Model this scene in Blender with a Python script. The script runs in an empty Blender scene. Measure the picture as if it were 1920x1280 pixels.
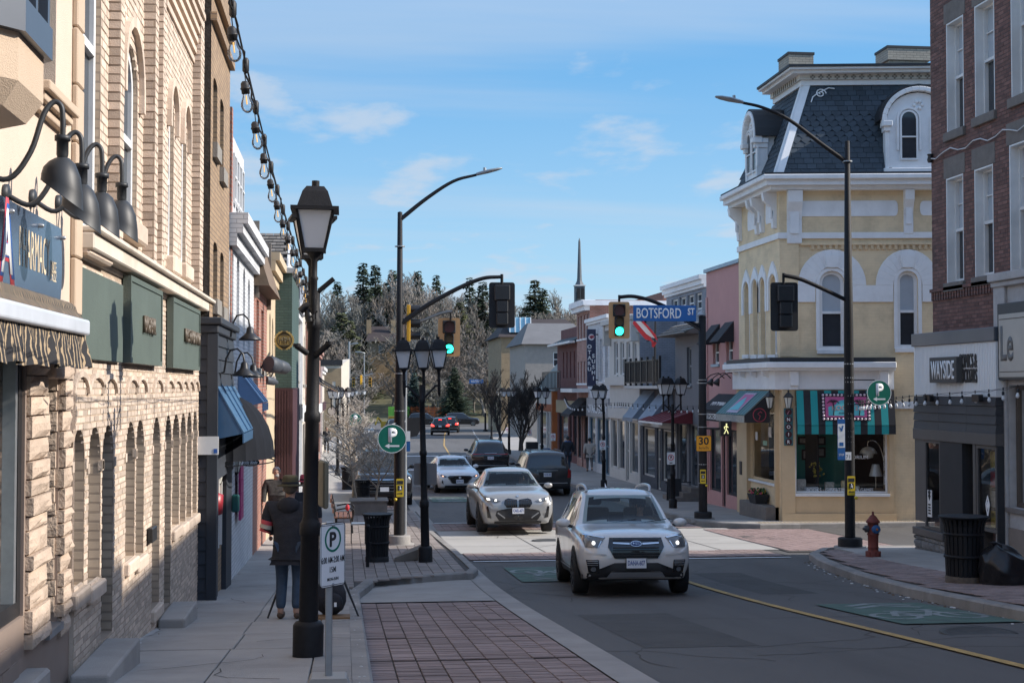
import bpy, bmesh, math, random
from mathutils import Vector as V, Matrix
from mathutils.bvhtree import BVHTree
rad=math.radians; pi=math.pi
rnd=random.Random(11)
sc=bpy.context.scene; COL=sc.collection
FPX=2667.; YAW=math.atan(310/FPX); PIT=math.atan(85/math.hypot(FPX,310))
cam=bpy.data.cameras.new('camera'); camo=bpy.data.objects.new('camera',cam); COL.objects.link(camo)
cam.sensor_width=36; cam.lens=FPX/1920*36; cam.clip_end=3000; cam.clip_start=.1
camo.rotation_euler=(pi/2+PIT,0,-YAW); sc.camera=camo
SUN_EL=rad(31); SUN_AZ=rad(98)     # azimuth clockwise from +Y (north); the sun stands over the right-hand roofs
sdir=V((math.sin(SUN_AZ)*math.cos(SUN_EL),math.cos(SUN_AZ)*math.cos(SUN_EL),math.sin(SUN_EL)))
w=bpy.data.worlds.new('World'); sc.world=w; w.use_nodes=True
nt=w.node_tree; nt.nodes.clear(); N=nt.nodes.new; L=nt.links.new
out=N('ShaderNodeOutputWorld'); bg=N('ShaderNodeBackground'); sky=N('ShaderNodeTexSky')
sky.sky_type='NISHITA'; sky.sun_disc=False; sky.sun_elevation=SUN_EL; sky.sun_rotation=SUN_AZ
sky.air_density=1.0; sky.dust_density=.6; sky.ozone_density=2.2; sky.altitude=200
bg.inputs[1].default_value=.15
tc=N('ShaderNodeTexCoord'); sep=N('ShaderNodeSeparateXYZ'); L(tc.outputs['Generated'],sep.inputs[0])
def wm(op,a,b=None,c=None):
 n=N('ShaderNodeMath'); n.operation=op
 for i,x in enumerate((a,b,c)):
  if x is None: continue
  if isinstance(x,(int,float)): n.inputs[i].default_value=x
  else: L(x,n.inputs[i])
 return n.outputs[0]
zz=wm('MAXIMUM',sep.outputs[2],.02); zz=wm('ADD',zz,.06)
ux=wm('DIVIDE',sep.outputs[0],zz); uy=wm('DIVIDE',sep.outputs[1],zz)
cmb=N('ShaderNodeCombineXYZ'); L(ux,cmb.inputs[0]); L(uy,cmb.inputs[1])
def wnoise(sx,sy,sc_,det,ofs=0):
 mp=N('ShaderNodeMapping'); mp.inputs['Scale'].default_value=(sx,sy,1); mp.inputs['Location'].default_value=(ofs,ofs*.7,ofs*.3)
 L(cmb.outputs[0],mp.inputs[0]); n=N('ShaderNodeTexNoise'); n.inputs['Scale'].default_value=sc_; n.inputs['Detail'].default_value=det; n.inputs['Roughness'].default_value=.55
 L(mp.outputs[0],n.inputs[0]); return n.outputs[0]
def wramp(x,a,b,hi):
 m=N('ShaderNodeMapRange'); m.interpolation_type='SMOOTHSTEP'; L(x,m.inputs[0])
 m.inputs[1].default_value=a; m.inputs[2].default_value=b; m.inputs[4].default_value=hi; return m.outputs[0]
puff=wramp(wnoise(1.9,1.1,1.15,6,7.9),.515,.66,.66)
wisp=wramp(wnoise(.30,1.3,.7,5,9.1),.42,.70,.46)
mask=wm('MAXIMUM',puff,wisp)
hor=wramp(sep.outputs[2],.50,.22,.93)
mx=N('ShaderNodeMix'); mx.data_type='RGBA'; L(mask,mx.inputs[0]); hs=N('ShaderNodeHueSaturation'); hs.inputs['Saturation'].default_value=1.0; hs.inputs['Value'].default_value=1.0; L(sky.outputs[0],hs.inputs['Color']); hm=N('ShaderNodeMix'); hm.data_type='RGBA'; L(hor,hm.inputs[0]); L(hs.outputs[0],hm.inputs[6]); gm=N('ShaderNodeMix'); gm.data_type='RGBA'; L(wramp(sep.outputs[2],.30,-.02,1.0),gm.inputs[0]); gm.inputs[6].default_value=(.30,1.13,2.25,1); gm.inputs[7].default_value=(1.25,1.98,2.52,1); L(gm.outputs[2],hm.inputs[7]); L(hm.outputs[2],mx.inputs[6]); mx.inputs[7].default_value=(1.75,1.98,2.3,1)
L(mx.outputs[2],bg.inputs[0]); L(bg.outputs[0],out.inputs[0])
sl=bpy.data.lights.new('sun','SUN'); sl.energy=2.75; sl.angle=rad(.53); sl.color=(1,.92,.82)
so=bpy.data.objects.new('sun',sl); COL.objects.link(so); so.rotation_euler=(-sdir).to_track_quat('-Z','Y').to_euler()
sc.view_settings.view_transform='Standard'; sc.view_settings.look='None'; sc.view_settings.exposure=1.22; sc.view_settings.gamma=1
sc.view_settings.use_curve_mapping=False
sc.cycles.max_bounces=6; sc.cycles.transparent_max_bounces=10
_cy,_sy,_cp,_sp=math.cos(YAW),math.sin(YAW),math.cos(PIT),math.sin(PIT)
FW=V((_sy*_cp,_cy*_cp,_sp)); RT=V((_cy,-_sy,0)); UP=V((-_sy*_sp,-_cy*_sp,_cp))
def ray(px,py): return FW+RT*((px-960)/FPX)-UP*((py-640)/FPX)
def atY(px,py,Y): r=ray(px,py); return r*(Y/r.y)
def atX(px,py,X): r=ray(px,py); return r*(X/r.x)
def YX(px,X): return atX(px,700,X).y
PROF=[(-30,.6),(-10,-.75),(0,-1.5),(12,-2.45),(23,-3.30),(30,-3.62),(37,-3.9),(45,-4.12),(57,-4.35),(80,-4.5),(126,-4.6),(170,-5.0),(185,-5.1),(205,-4.8),(230,-3.2),(300,7),(360,14),(430,18),(900,22)]
def gz(Y):
 for i in range(len(PROF)-1):
  a,b=PROF[i]; c,d=PROF[i+1]
  if Y<=c or i==len(PROF)-2:
   def sl(j):
    j0=max(0,j-1); j1=min(len(PROF)-1,j+1)
    return (PROF[j1][1]-PROF[j0][1])/(PROF[j1][0]-PROF[j0][0])
   h=c-a; t=min(1,max(0,(Y-a)/h)); m0,m1=sl(i)*h,sl(i+1)*h
   return (2*t**3-3*t*t+1)*b+(t**3-2*t*t+t)*m0+(-2*t**3+3*t*t)*d+(t**3-t*t)*m1
def G(px,py,off=0):
 r=ray(px,py); lo=1.;hi=500.
 for _ in range(60):
  m=(lo+hi)/2
  if r.z*m>gz(r.y*m)+off: lo=m
  else: hi=m
 return r*lo
MATS={}
def _lin(c): return tuple(c)+(1,)
def mat(name,col,rough=.6,metal=0,var=.12,vs=2.5,bump=0,bs=60,spec=.5,coat=0,isl=0,emit=None,es=1,stain=0,scol=(.05,.045,.04),streak=0,alpha=None):
 if name in MATS: return MATS[name]
 m=bpy.data.materials.new(name); m.use_nodes=True; t=m.node_tree; p=t.nodes['Principled BSDF']
 p.inputs['Roughness'].default_value=rough; p.inputs['Metallic'].default_value=metal
 p.inputs['Specular IOR Level'].default_value=spec
 if coat: p.inputs['Coat Weight'].default_value=coat; p.inputs['Coat Roughness'].default_value=.04
 n=t.nodes.new; l=t.links.new
 tcn=n('ShaderNodeTexCoord')
 cur=n('ShaderNodeRGB'); cur.outputs[0].default_value=_lin(col); cur=cur.outputs[0]
 if var or isl:
  hv=n('ShaderNodeHueSaturation'); l(cur,hv.inputs['Color']);
  val=None
  if var:
   no=n('ShaderNodeTexNoise'); no.inputs['Scale'].default_value=vs; no.inputs['Detail'].default_value=6; no.inputs['Roughness'].default_value=.65
   l(tcn.outputs['Object'],no.inputs[0])
   mr=n('ShaderNodeMapRange'); l(no.outputs[0],mr.inputs[0]); mr.inputs[1].default_value=.25; mr.inputs[2].default_value=.75
   mr.inputs[3].default_value=1-var; mr.inputs[4].default_value=1+var; val=mr.outputs[0]
  if isl:
   g=n('ShaderNodeNewGeometry'); mr2=n('ShaderNodeMapRange'); l(g.outputs['Random Per Island'],mr2.inputs[0])
   oi=n('ShaderNodeObjectInfo'); ad=n('ShaderNodeMath'); ad.operation='ADD'; l(g.outputs['Random Per Island'],ad.inputs[0]); l(oi.outputs['Random'],ad.inputs[1])
   fr=n('ShaderNodeMath'); fr.operation='FRACT'; l(ad.outputs[0],fr.inputs[0]); l(fr.outputs[0],mr2.inputs[0])
   mr2.inputs[3].default_value=1-isl; mr2.inputs[4].default_value=1+isl
   if val is None: val=mr2.outputs[0]
   else:
    mm=n('ShaderNodeMath'); mm.operation='MULTIPLY'; l(val,mm.inputs[0]); l(mr2.outputs[0],mm.inputs[1]); val=mm.outputs[0]
  l(val,hv.inputs['Value']); cur=hv.outputs[0]
 if stain:
  no=n('ShaderNodeTexNoise'); no.inputs['Scale'].default_value=1.1; no.inputs['Detail'].default_value=8; no.inputs['Roughness'].default_value=.7
  mp=n('ShaderNodeMapping'); mp.inputs['Scale'].default_value=(1,1,.35 if streak else 1); l(tcn.outputs['Object'],mp.inputs[0]); l(mp.outputs[0],no.inputs[0])
  mr=n('ShaderNodeMapRange'); l(no.outputs[0],mr.inputs[0]); mr.inputs[1].default_value=.52; mr.inputs[2].default_value=.72; mr.inputs[4].default_value=stain
  mi=n('ShaderNodeMix'); mi.data_type='RGBA'; l(mr.outputs[0],mi.inputs[0]); l(cur,mi.inputs[6]); mi.inputs[7].default_value=_lin(scol); cur=mi.outputs[2]
 l(cur,p.inputs['Base Color'])
 if bump:
  no=n('ShaderNodeTexNoise'); no.inputs['Scale'].default_value=bs; no.inputs['Detail'].default_value=5; l(tcn.outputs['Object'],no.inputs[0])
  b=n('ShaderNodeBump'); b.inputs['Strength'].default_value=bump; b.inputs['Distance'].default_value=.02; l(no.outputs[0],b.inputs['Height']); l(b.outputs[0],p.inputs['Normal'])
 if emit:
  p.inputs['Emission Color'].default_value=_lin(emit); p.inputs['Emission Strength'].default_value=es
 MATS[name]=m; return m
def brick(name,c1,c2,mortar,bw=.22,bh=.075,mo=.010,rough=.85,bump=.5,wear=0,wcol=(.1,.08,.07)):
 if name in MATS: return MATS[name]
 m=bpy.data.materials.new(name); m.use_nodes=True; t=m.node_tree; p=t.nodes['Principled BSDF']; n=t.nodes.new; l=t.links.new
 p.inputs['Roughness'].default_value=rough
 tcn=n('ShaderNodeTexCoord'); s=n('ShaderNodeSeparateXYZ'); l(tcn.outputs['Object'],s.inputs[0])
 g=n('ShaderNodeNewGeometry'); s2=n('ShaderNodeSeparateXYZ'); l(g.outputs['True Normal'],s2.inputs[0])
 ab=n('ShaderNodeMath'); ab.operation='ABSOLUTE'; l(s2.outputs[0],ab.inputs[0]); gt=n('ShaderNodeMath'); gt.operation='GREATER_THAN'; l(ab.outputs[0],gt.inputs[0]); gt.inputs[1].default_value=.6
 mi=n('ShaderNodeMix'); l(gt.outputs[0],mi.inputs[0]); l(s.outputs[0],mi.inputs[2]); l(s.outputs[1],mi.inputs[3])
 c=n('ShaderNodeCombineXYZ'); l(mi.outputs[0],c.inputs[0]); l(s.outputs[2],c.inputs[1])
 b=n('ShaderNodeTexBrick'); l(c.outputs[0],b.inputs[0]); b.inputs['Scale'].default_value=1; b.inputs['Brick Width'].default_value=bw; b.inputs['Row Height'].default_value=bh
 b.inputs['Mortar Size'].default_value=mo; b.inputs['Mortar Smooth'].default_value=.2; b.inputs['Bias'].default_value=-.1
 b.inputs['Color1'].default_value=_lin(c1); b.inputs['Color2'].default_value=_lin(c2); b.inputs['Mortar'].default_value=_lin(mortar)
 no=n('ShaderNodeTexNoise'); no.inputs['Scale'].default_value=1.3; no.inputs['Detail'].default_value=8; no.inputs['Roughness'].default_value=.7; l(tcn.outputs['Object'],no.inputs[0])
 mr=n('ShaderNodeMapRange'); l(no.outputs[0],mr.inputs[0]); mr.inputs[1].default_value=.3; mr.inputs[2].default_value=.7; mr.inputs[3].default_value=.8; mr.inputs[4].default_value=1.2
 hv=n('ShaderNodeHueSaturation'); l(b.outputs[0],hv.inputs['Color']); l(mr.outputs[0],hv.inputs['Value']); cur=hv.outputs[0]
 if wear:
  mr=n('ShaderNodeMapRange'); l(no.outputs[0],mr.inputs[0]); mr.inputs[1].default_value=.54; mr.inputs[2].default_value=.66; mr.inputs[4].default_value=wear
  mi2=n('ShaderNodeMix'); mi2.data_type='RGBA'; l(mr.outputs[0],mi2.inputs[0]); l(cur,mi2.inputs[6]); mi2.inputs[7].default_value=_lin(wcol); cur=mi2.outputs[2]
 l(cur,p.inputs['Base Color'])
 bu=n('ShaderNodeBump'); bu.inputs['Strength'].default_value=bump; bu.inputs['Distance'].default_value=.012; bu.invert=True; l(b.outputs[1],bu.inputs['Height']); l(bu.outputs[0],p.inputs['Normal'])
 MATS[name]=m; return m
def stripes(name,c1,c2,axis,width,rough=.8,duty=.5,wob=0):
 if name in MATS: return MATS[name]
 m=bpy.data.materials.new(name); m.use_nodes=True; t=m.node_tree; p=t.nodes['Principled BSDF']; n=t.nodes.new; l=t.links.new
 p.inputs['Roughness'].default_value=rough
 tcn=n('ShaderNodeTexCoord'); s=n('ShaderNodeSeparateXYZ'); l(tcn.outputs['Object'],s.inputs[0]); x=s.outputs[axis]
 if wob:
  no=n('ShaderNodeTexNoise'); no.inputs['Scale'].default_value=9; no.inputs['Detail'].default_value=3; l(tcn.outputs['Object'],no.inputs[0])
  ma=n('ShaderNodeMath'); ma.operation='MULTIPLY_ADD'; l(no.outputs[0],ma.inputs[0]); ma.inputs[1].default_value=wob; l(x,ma.inputs[2]); x=ma.outputs[0]
 d=n('ShaderNodeMath'); d.operation='DIVIDE'; l(x,d.inputs[0]); d.inputs[1].default_value=width
 f=n('ShaderNodeMath'); f.operation='FRACT'; l(d.outputs[0],f.inputs[0])
 gt=n('ShaderNodeMath'); gt.operation='GREATER_THAN'; l(f.outputs[0],gt.inputs[0]); gt.inputs[1].default_value=duty
 mi=n('ShaderNodeMix'); mi.data_type='RGBA'; l(gt.outputs[0],mi.inputs[0]); mi.inputs[6].default_value=_lin(c1); mi.inputs[7].default_value=_lin(c2); l(mi.outputs[2],p.inputs['Base Color'])
 MATS[name]=m; return m
def glass(name,tint=(.6,.65,.65),clear=.75,ior=1.5):
 if name in MATS: return MATS[name]
 m=bpy.data.materials.new(name); m.use_nodes=True; t=m.node_tree; t.nodes.clear(); n=t.nodes.new; l=t.links.new
 o=n('ShaderNodeOutputMaterial'); g=n('ShaderNodeBsdfGlossy'); g.inputs['Roughness'].default_value=.02; tr=n('ShaderNodeBsdfTransparent'); tr.inputs[0].default_value=tuple(c*clear for c in tint)+(1,)
 f=n('ShaderNodeFresnel'); f.inputs[0].default_value=ior; mr=n('ShaderNodeMapRange'); l(f.outputs[0],mr.inputs[0]); mr.inputs[3].default_value=.03; mr.inputs[4].default_value=.95
 mi=n('ShaderNodeMixShader'); l(mr.outputs[0],mi.inputs[0]); l(tr.outputs[0],mi.inputs[1]); l(g.outputs[0],mi.inputs[2]); l(mi.outputs[0],o.inputs[0])
 MATS[name]=m; return m
class MB:
 def __init__(s): s.v=[]; s.f=[]; s.m=[]; s.s=[]
 def add(s,vs,fs,m=0,smooth=False):
  o=len(s.v); s.v+=[tuple(a) for a in vs]
  for f in fs: s.f.append([i+o for i in f]); s.m.append(m); s.s.append(smooth)
 def hexa(s,p,m=0):  # p: 8 points, bottom 4 then top 4
  s.add(p,[(3,2,1,0),(4,5,6,7),(0,1,5,4),(1,2,6,5),(2,3,7,6),(3,0,4,7)],m)
 def box(s,x0,x1,y0,y1,z0,z1,m=0):
  s.hexa([(x0,y0,z0),(x1,y0,z0),(x1,y1,z0),(x0,y1,z0),(x0,y0,z1),(x1,y0,z1),(x1,y1,z1),(x0,y1,z1)],m)
 def cbox(s,c,sx,sy,sz,rz=0,m=0,mx=None):
  M=mx or Matrix.Rotation(rz,3,'Z'); c=V(c)
  s.hexa([c+M@V((a*sx/2,b*sy/2,d*sz/2)) for d in(-1,1) for a,b in((-1,-1),(1,-1),(1,1),(-1,1))],m)
 def prism(s,poly,fn,d0,d1,m=0,smooth=False):
  n=len(poly); vs=[fn(a,b,d0) for a,b in poly]+[fn(a,b,d1) for a,b in poly]
  s.add(vs,[tuple(range(n-1,-1,-1)),tuple(range(n,2*n))],m)
  s.add(vs,[(i,(i+1)%n,n+(i+1)%n,n+i) for i in range(n)],m,smooth)
 def quad(s,a,b,c,d,m=0): s.add([a,b,c,d],[(0,1,2,3)],m)
 def tube(s,pts,r,n=8,m=0,cap=True,smooth=True,up=None):
  pts=[V(p) for p in pts]; k=len(pts); rs=r if isinstance(r,(list,tuple)) else [r]*k
  vs=[]; T0=(pts[1]-pts[0]).normalized(); a=V((0,0,1)) if abs(T0.z)<.9 else V((1,0,0)); X=T0.cross(a).normalized()
  for i in range(k):
   T=((pts[min(i+1,k-1)]-pts[max(i-1,0)])).normalized()
   X=(X-T*X.dot(T)).normalized(); Y=T.cross(X)
   for j in range(n):
    an=2*pi*j/n+(pi/4 if n==4 else 0); vs.append(pts[i]+(X*math.cos(an)+Y*math.sin(an))*rs[i])
  fs=[(i*n+j,i*n+(j+1)%n,(i+1)*n+(j+1)%n,(i+1)*n+j) for i in range(k-1) for j in range(n)]
  s.add(vs,fs,m,smooth and n>4)
  if cap: s.add(vs[:n],[tuple(range(n-1,-1,-1))],m); s.add(vs[-n:],[tuple(range(n))],m)
 def lathe(s,prof,c,n=16,m=0,M=None,smooth=True,rot=0):
  c=V(c); vs=[]
  for r,z in prof:
   for j in range(n):
    a=2*pi*j/n+rot; p=V((r*math.cos(a),r*math.sin(a),z)); vs.append(c+(M@p if M else p))
  k=len(prof); s.add(vs,[(i*n+j,i*n+(j+1)%n,(i+1)*n+(j+1)%n,(i+1)*n+j) for i in range(k-1) for j in range(n)],m,smooth)
  if prof[0][0]>1e-4: s.add(vs[:n],[tuple(range(n-1,-1,-1))],m)
  if prof[-1][0]>1e-4: s.add(vs[-n:],[tuple(range(n))],m)
 def sphere(s,c,r,n=12,m=0,sc=(1,1,1),M=None):
  c=V(c); k=max(4,n//2); vs=[];
  for i in range(k+1):
   t=pi*i/k
   for j in range(n):
    a=2*pi*j/n; p=V((r*sc[0]*math.sin(t)*math.cos(a),r*sc[1]*math.sin(t)*math.sin(a),r*sc[2]*math.cos(t))); vs.append(c+(M@p if M else p))
  s.add(vs,[(i*n+j,(i+1)*n+j,(i+1)*n+(j+1)%n,i*n+(j+1)%n) for i in range(k) for j in range(n)],m,True)
 def build(s,name,mats,parent=None,bevel=0,seg=1,subsurf=0,recalc=True):
  off=ROOT.get(parent.name,V((0,0,0))) if parent else V((0,0,0))
  me=bpy.data.meshes.new(name); me.from_pydata([(a-off.x,b-off.y,c-off.z) for a,b,c in s.v],[],s.f)
  if not isinstance(mats,(list,tuple)): mats=[mats]
  for q in mats: me.materials.append(q)
  me.polygons.foreach_set('material_index',s.m); me.polygons.foreach_set('use_smooth',s.s)
  if recalc:
   bm=bmesh.new(); bm.from_mesh(me); bmesh.ops.remove_doubles(bm,verts=bm.verts,dist=1e-5) if recalc=='w' else None
   bmesh.ops.recalc_face_normals(bm,faces=bm.faces); bm.to_mesh(me); bm.free()
  o=bpy.data.objects.new(name,me); COL.objects.link(o)
  if parent: o.parent=parent; ROOT[o.name]=off
  if bevel:
   b=o.modifiers.new('bevel','BEVEL'); b.width=bevel; b.segments=seg; b.limit_method='ANGLE'; b.angle_limit=rad(40)
  if subsurf:
   b=o.modifiers.new('sub','SUBSURF'); b.levels=subsurf; b.render_levels=subsurf
  return o
ROOT={}
def tag(o,label=None,cat=None,group=None,kind=None):
 for k,x in (('label',label),('category',cat),('group',group),('kind',kind)):
  if x: o[k]=x
 return o
def thing(name,label,cat,loc=(0,0,0),group=None):
 o=bpy.data.objects.new(name,None); COL.objects.link(o); o.location=loc; o.empty_display_size=.2
 ROOT[o.name]=V(loc); return tag(o,label,cat,group)
def kids():
 d={}
 for o in COL.objects:
  if o.parent: d.setdefault(o.parent.name,[]).append(o)
 return d
def dup(o,loc=None,rz=None,label=None,group=None,scale=None,parent=None,_k=None):
 c=o.copy(); COL.objects.link(c); c.parent=parent
 if loc is not None: c.location=loc; ROOT[c.name]=V(loc)
 if rz is not None: c.rotation_euler=(0,0,rz)
 if scale is not None: c.scale=(scale,)*3 if not isinstance(scale,tuple) else scale
 if label: c['label']=label
 if group: c['group']=group
 for ch in o.children: dup(ch,parent=c)
 return c
def struct(mb,name,m,**k):
 o=mb.build(name,m,**k); o['kind']='structure'; return o
class Fr:
 def __init__(s,O,U,N): s.O=V(O); s.U=V(U).normalized(); s.N=V(N).normalized(); s.W=V((0,0,1))
 def pt(s,u,v,d=0): return s.O+s.U*u+s.W*v+s.N*d
 def fn(s,a,b,d): return s.pt(a,b,d)
 def px(s,px,py,d=0):
  r=ray(px,py); k=(s.O+s.N*d).dot(s.N)/r.dot(s.N); p=r*k-s.O; return p.dot(s.U),p.dot(s.W)
 def u(s,px,d=0): return s.px(px,700,d)[0]
 def v(s,px,py,d=0): return s.px(px,py,d)[1]
 def rect(s,x0,y0,x1,y1,d=0):
  a=s.px(x0,y0,d); b=s.px(x1,y1,d); c=s.px(x0,y1,d); u0,u1=sorted((a[0],b[0])); v0,v1=sorted((a[1],c[1])); return u0,u1,v0,v1
 def box(s,mb,u0,u1,v0,v1,d0,d1,m=0):
  mb.hexa([s.pt(u,v,d) for v in(v0,v1) for u,d in((u0,d0),(u1,d0),(u1,d1),(u0,d1))],m)
 def wall(s,mb,u0,u1,v0,v1,ops,rec=.12,m=0,d=0):
  us=sorted({u0,u1}|{min(max(x,u0),u1) for o in ops for x in o[:2]}); vs=sorted({v0,v1}|{min(max(x,v0),v1) for o in ops for x in o[2:4]})
  for i in range(len(us)-1):
   for j in range(len(vs)-1):
    a,b,c,e=us[i],us[i+1],vs[j],vs[j+1]; cu,cv=(a+b)/2,(c+e)/2
    if any(o[0]<cu<o[1] and o[2]<cv<o[3] for o in ops): continue
    mb.quad(s.pt(a,c,d),s.pt(b,c,d),s.pt(b,e,d),s.pt(a,e,d),m)
  for o in ops:
   a,b,c,e=o[:4]; rise=o[4] if len(o)>4 else 0; r=o[5] if len(o)>5 else rec
   P=arch(a,b,c,e,rise)
   for i in range(len(P)):
    p,q=P[i],P[(i+1)%len(P)]; mb.quad(s.pt(*p,d),s.pt(*q,d),s.pt(*q,d-r),s.pt(*p,d-r),m)
   if rise:
    k=len(P)-2; top=P[2:]  # from right spring to left spring
    half=len(top)//2
    mb.add([s.pt(b,e,d)]+[s.pt(*p,d) for p in top[:half+1]],[tuple(range(half+2))],m)
    mb.add([s.pt(a,e,d)]+[s.pt(*p,d) for p in top[half:]],[tuple(range(len(top)-half+1))],m)
def arch(a,b,c,e,rise,n=10):
 if not rise: return [(a,c),(b,c),(b,e),(a,e)]
 cu=(a+b)/2; hw=(b-a)/2
 return [(a,c),(b,c)]+[(cu+hw*math.cos(t*pi/n),e-rise+rise*math.sin(t*pi/n)) for t in range(0,n+1)]
def text(name,s,h,m,parent,O,U,W,al='C',depth=.006,bold=0,wid=1,sp=1,width=None,shear=0):
 """flat lettering: h = cap height in metres; O = anchor (centre/left on baseline); width = forced total width"""
 cu=bpy.data.curves.new(name,'FONT'); cu.body=s; cu.size=1; cu.offset=bold; cu.extrude=0; cu.space_character=sp; cu.resolution_u=3; cu.shear=shear
 to=bpy.data.objects.new(name+'_tmp',cu); me=bpy.data.meshes.new_from_object(to)
 bpy.data.objects.remove(to); bpy.data.curves.remove(cu)
 U=V(U).normalized(); W=V(W).normalized(); D=U.cross(W)
 xs=[v.co.x for v in me.vertices] or [0]; x0,x1=min(xs),max(xs); k=h/.69
 kx=k*wid if width is None else width/max(1e-6,(x1-x0))
 ax={'C':(x0+x1)/2,'L':x0,'R':x1}[al]
 off=ROOT.get(parent.name,V((0,0,0))) if parent else V((0,0,0))
 bm=bmesh.new(); bm.from_mesh(me)
 if depth:
  r=bmesh.ops.extrude_face_region(bm,geom=bm.faces[:]);
  for g in r['geom']:
   if isinstance(g,bmesh.types.BMVert): g.co.z+=1
 for v in bm.verts:
  x,y,z=v.co; v.co=V(O)+U*((x-ax)*kx)+W*(y*k)+D*(z*depth)-off
 bmesh.ops.recalc_face_normals(bm,faces=bm.faces); bm.to_mesh(me); bm.free()
 me.materials.clear(); me.materials.append(m)
 o=bpy.data.objects.new(name,me); COL.objects.link(o)
 if parent: o.parent=parent; ROOT[o.name]=off
 return o
# ================================================================ SETTING: ground
CURB=.14
def sheet(name,x0,x1,Y0,Y1,off,m,dy=1.0,nx=1):
 mb=MB(); n=max(1,int(math.ceil((Y1-Y0)/dy))); fx0=x0 if callable(x0) else (lambda y:x0); fx1=x1 if callable(x1) else (lambda y:x1)
 vs=[];
 for i in range(n+1):
  y=Y0+(Y1-Y0)*i/n
  for j in range(nx+1): vs.append((fx0(y)+(fx1(y)-fx0(y))*j/nx,y,gz(y)+off))
 k=nx+1
 mb.add(vs,[(i*k+j,i*k+j+1,(i+1)*k+j+1,(i+1)*k+j) for i in range(n) for j in range(nx)])
 return struct(mb,name,m)
def lerp(pts):
 def f(y):
  for (a,b),(c,d) in zip(pts,pts[1:]):
   if y<=c: return b+(d-b)*max(0,min(1,(y-a)/(c-a)))
  return pts[-1][1]
 return f
M_asph=mat('asphalt',(.105,.099,.094),.82,var=.22,vs=.55,bump=.5,bs=160,stain=.35,scol=(.06,.057,.055))
for _n in M_asph.node_tree.nodes:
 if _n.type=='TEX_NOISE' and _n.inputs['Scale'].default_value<2:
  _t=M_asph.node_tree; _m=_t.nodes.new('ShaderNodeMapping'); _m.inputs['Scale'].default_value=(2.4,.22,1); _s=_n.inputs[0].links[0].from_socket; _t.links.new(_s,_m.inputs[0]); _t.links.new(_m.outputs[0],_n.inputs[0])
M_conc=mat('concrete',(.335,.312,.288),.88,var=.2,vs=.8,bump=.3,bs=90,isl=.07,stain=.3,scol=(.14,.135,.13))
M_concL=mat('pale_concrete',(.37,.355,.33),.85,var=.12,vs=.5,bump=.2,bs=70,stain=.2,scol=(.30,.29,.27))
M_kerb=mat('kerb_concrete',(.26,.245,.23),.9,var=.28,vs=1.3,bump=.4,bs=60,isl=.1,stain=.5,scol=(.10,.095,.09))
M_gutter=mat('gutter_concrete',(.28,.262,.245),.9,var=.2,vs=1.1,bump=.3,bs=80,isl=.06)
M_pav=mat('paver_clay',(.27,.205,.19),.9,var=.22,vs=.8,bump=.3,bs=120,isl=.2)
M_pav2=mat('paver_rose',(.30,.215,.20),.9,var=.15,vs=1.2,bump=.3,bs=120,isl=.14)
M_joint=mat('joint_sand',(.06,.054,.05),.95,var=.3,vs=3)
M_yel=mat('road_paint_yellow',(.42,.27,.09),.8,var=.3,vs=6,stain=.8,scol=(.10,.09,.08))
M_wht=mat('road_paint_white',(.55,.56,.57),.8,var=.15,vs=6,stain=.35,scol=(.12,.12,.12))
M_grn=mat('road_paint_green',(.07,.125,.10),.85,var=.3,vs=4,stain=.95,scol=(.06,.065,.068)); M_bk=mat('worn_white_paint',(.22,.25,.25),.85,var=.3,vs=5,stain=.9,scol=(.07,.085,.083))
M_grass=mat('winter_grass',(.10,.095,.05),1,var=.4,vs=.4)
mb=MB(); Ys=[-30,-10,0,6,12,18,23,30,37,45,57,70,80,100,126,150,170,185,195,205,217,230,250,275,300,330,360,430,600,900,1500,2500]; Xs=[-1500,-500,-200,-100,-60,-30,-12,12,30,60,100,200,500,1500]
def terr(x,y):
 z=gz(min(y,900));
 if y>215: z*=1; z+=2.5*math.sin(x*.021+1)*min(1,(y-215)/80)+1.5*math.sin(x*.05+y*.03)*min(1,(y-215)/80)
 return z-.35*(1 if y<200 else 0)-.05
vs=[(x,y,terr(x,y)) for y in Ys for x in Xs]; k=len(Xs)
mb.add(vs,[(i*k+j,i*k+j+1,(i+1)*k+j+1,(i+1)*k+j) for i in range(len(Ys)-1) for j in range(k-1)],0,True)
struct(mb,'terrain',M_grass)
gutX=lerp([(0,2.5),(28,2.5),(33,2.35),(60,2.3),(120,3.0),(140,3.6),(190,5)])
curbR=lerp([(0,7.2),(16,8.0),(20.5,8.35),(24,8.75),(27.3,9.2),(29,9.6)])
curbR2=lerp([(38,10.15),(50,9.9),(70,9.9),(100,10.6),(130,13),(150,16.5),(172,20)])
sheet('main_road',-.2,24,-8,176,-.012,M_asph,1.5,6)
mb=MB(); mb.add([(-60,176,gz(176)-.01),(90,176,gz(176)-.01),(90,196,gz(196)),(-60,196,gz(196))],[(0,1,2,3)]); struct(mb,'cross_road',M_asph)
SK=math.tan(rad(9)); bY=lambda x,y:y-SK*(x-9.5)
mb=MB(); n=16; vs=[]
for i in range(n+1):
 x=9.0+i*3.2
 for y in (29.9,34,39.6): vs.append((x,bY(x,y),gz(y)-.03))
mb.add(vs,[(i*3+j,i*3+j+1,(i+1)*3+j+1,(i+1)*3+j) for i in range(n) for j in range(2)]); struct(mb,'side_street',M_concL)
sheet('junction_slab',2.45,10.6,31.4,39.2,.0,M_concL,1,2)
PAVER=None
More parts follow.
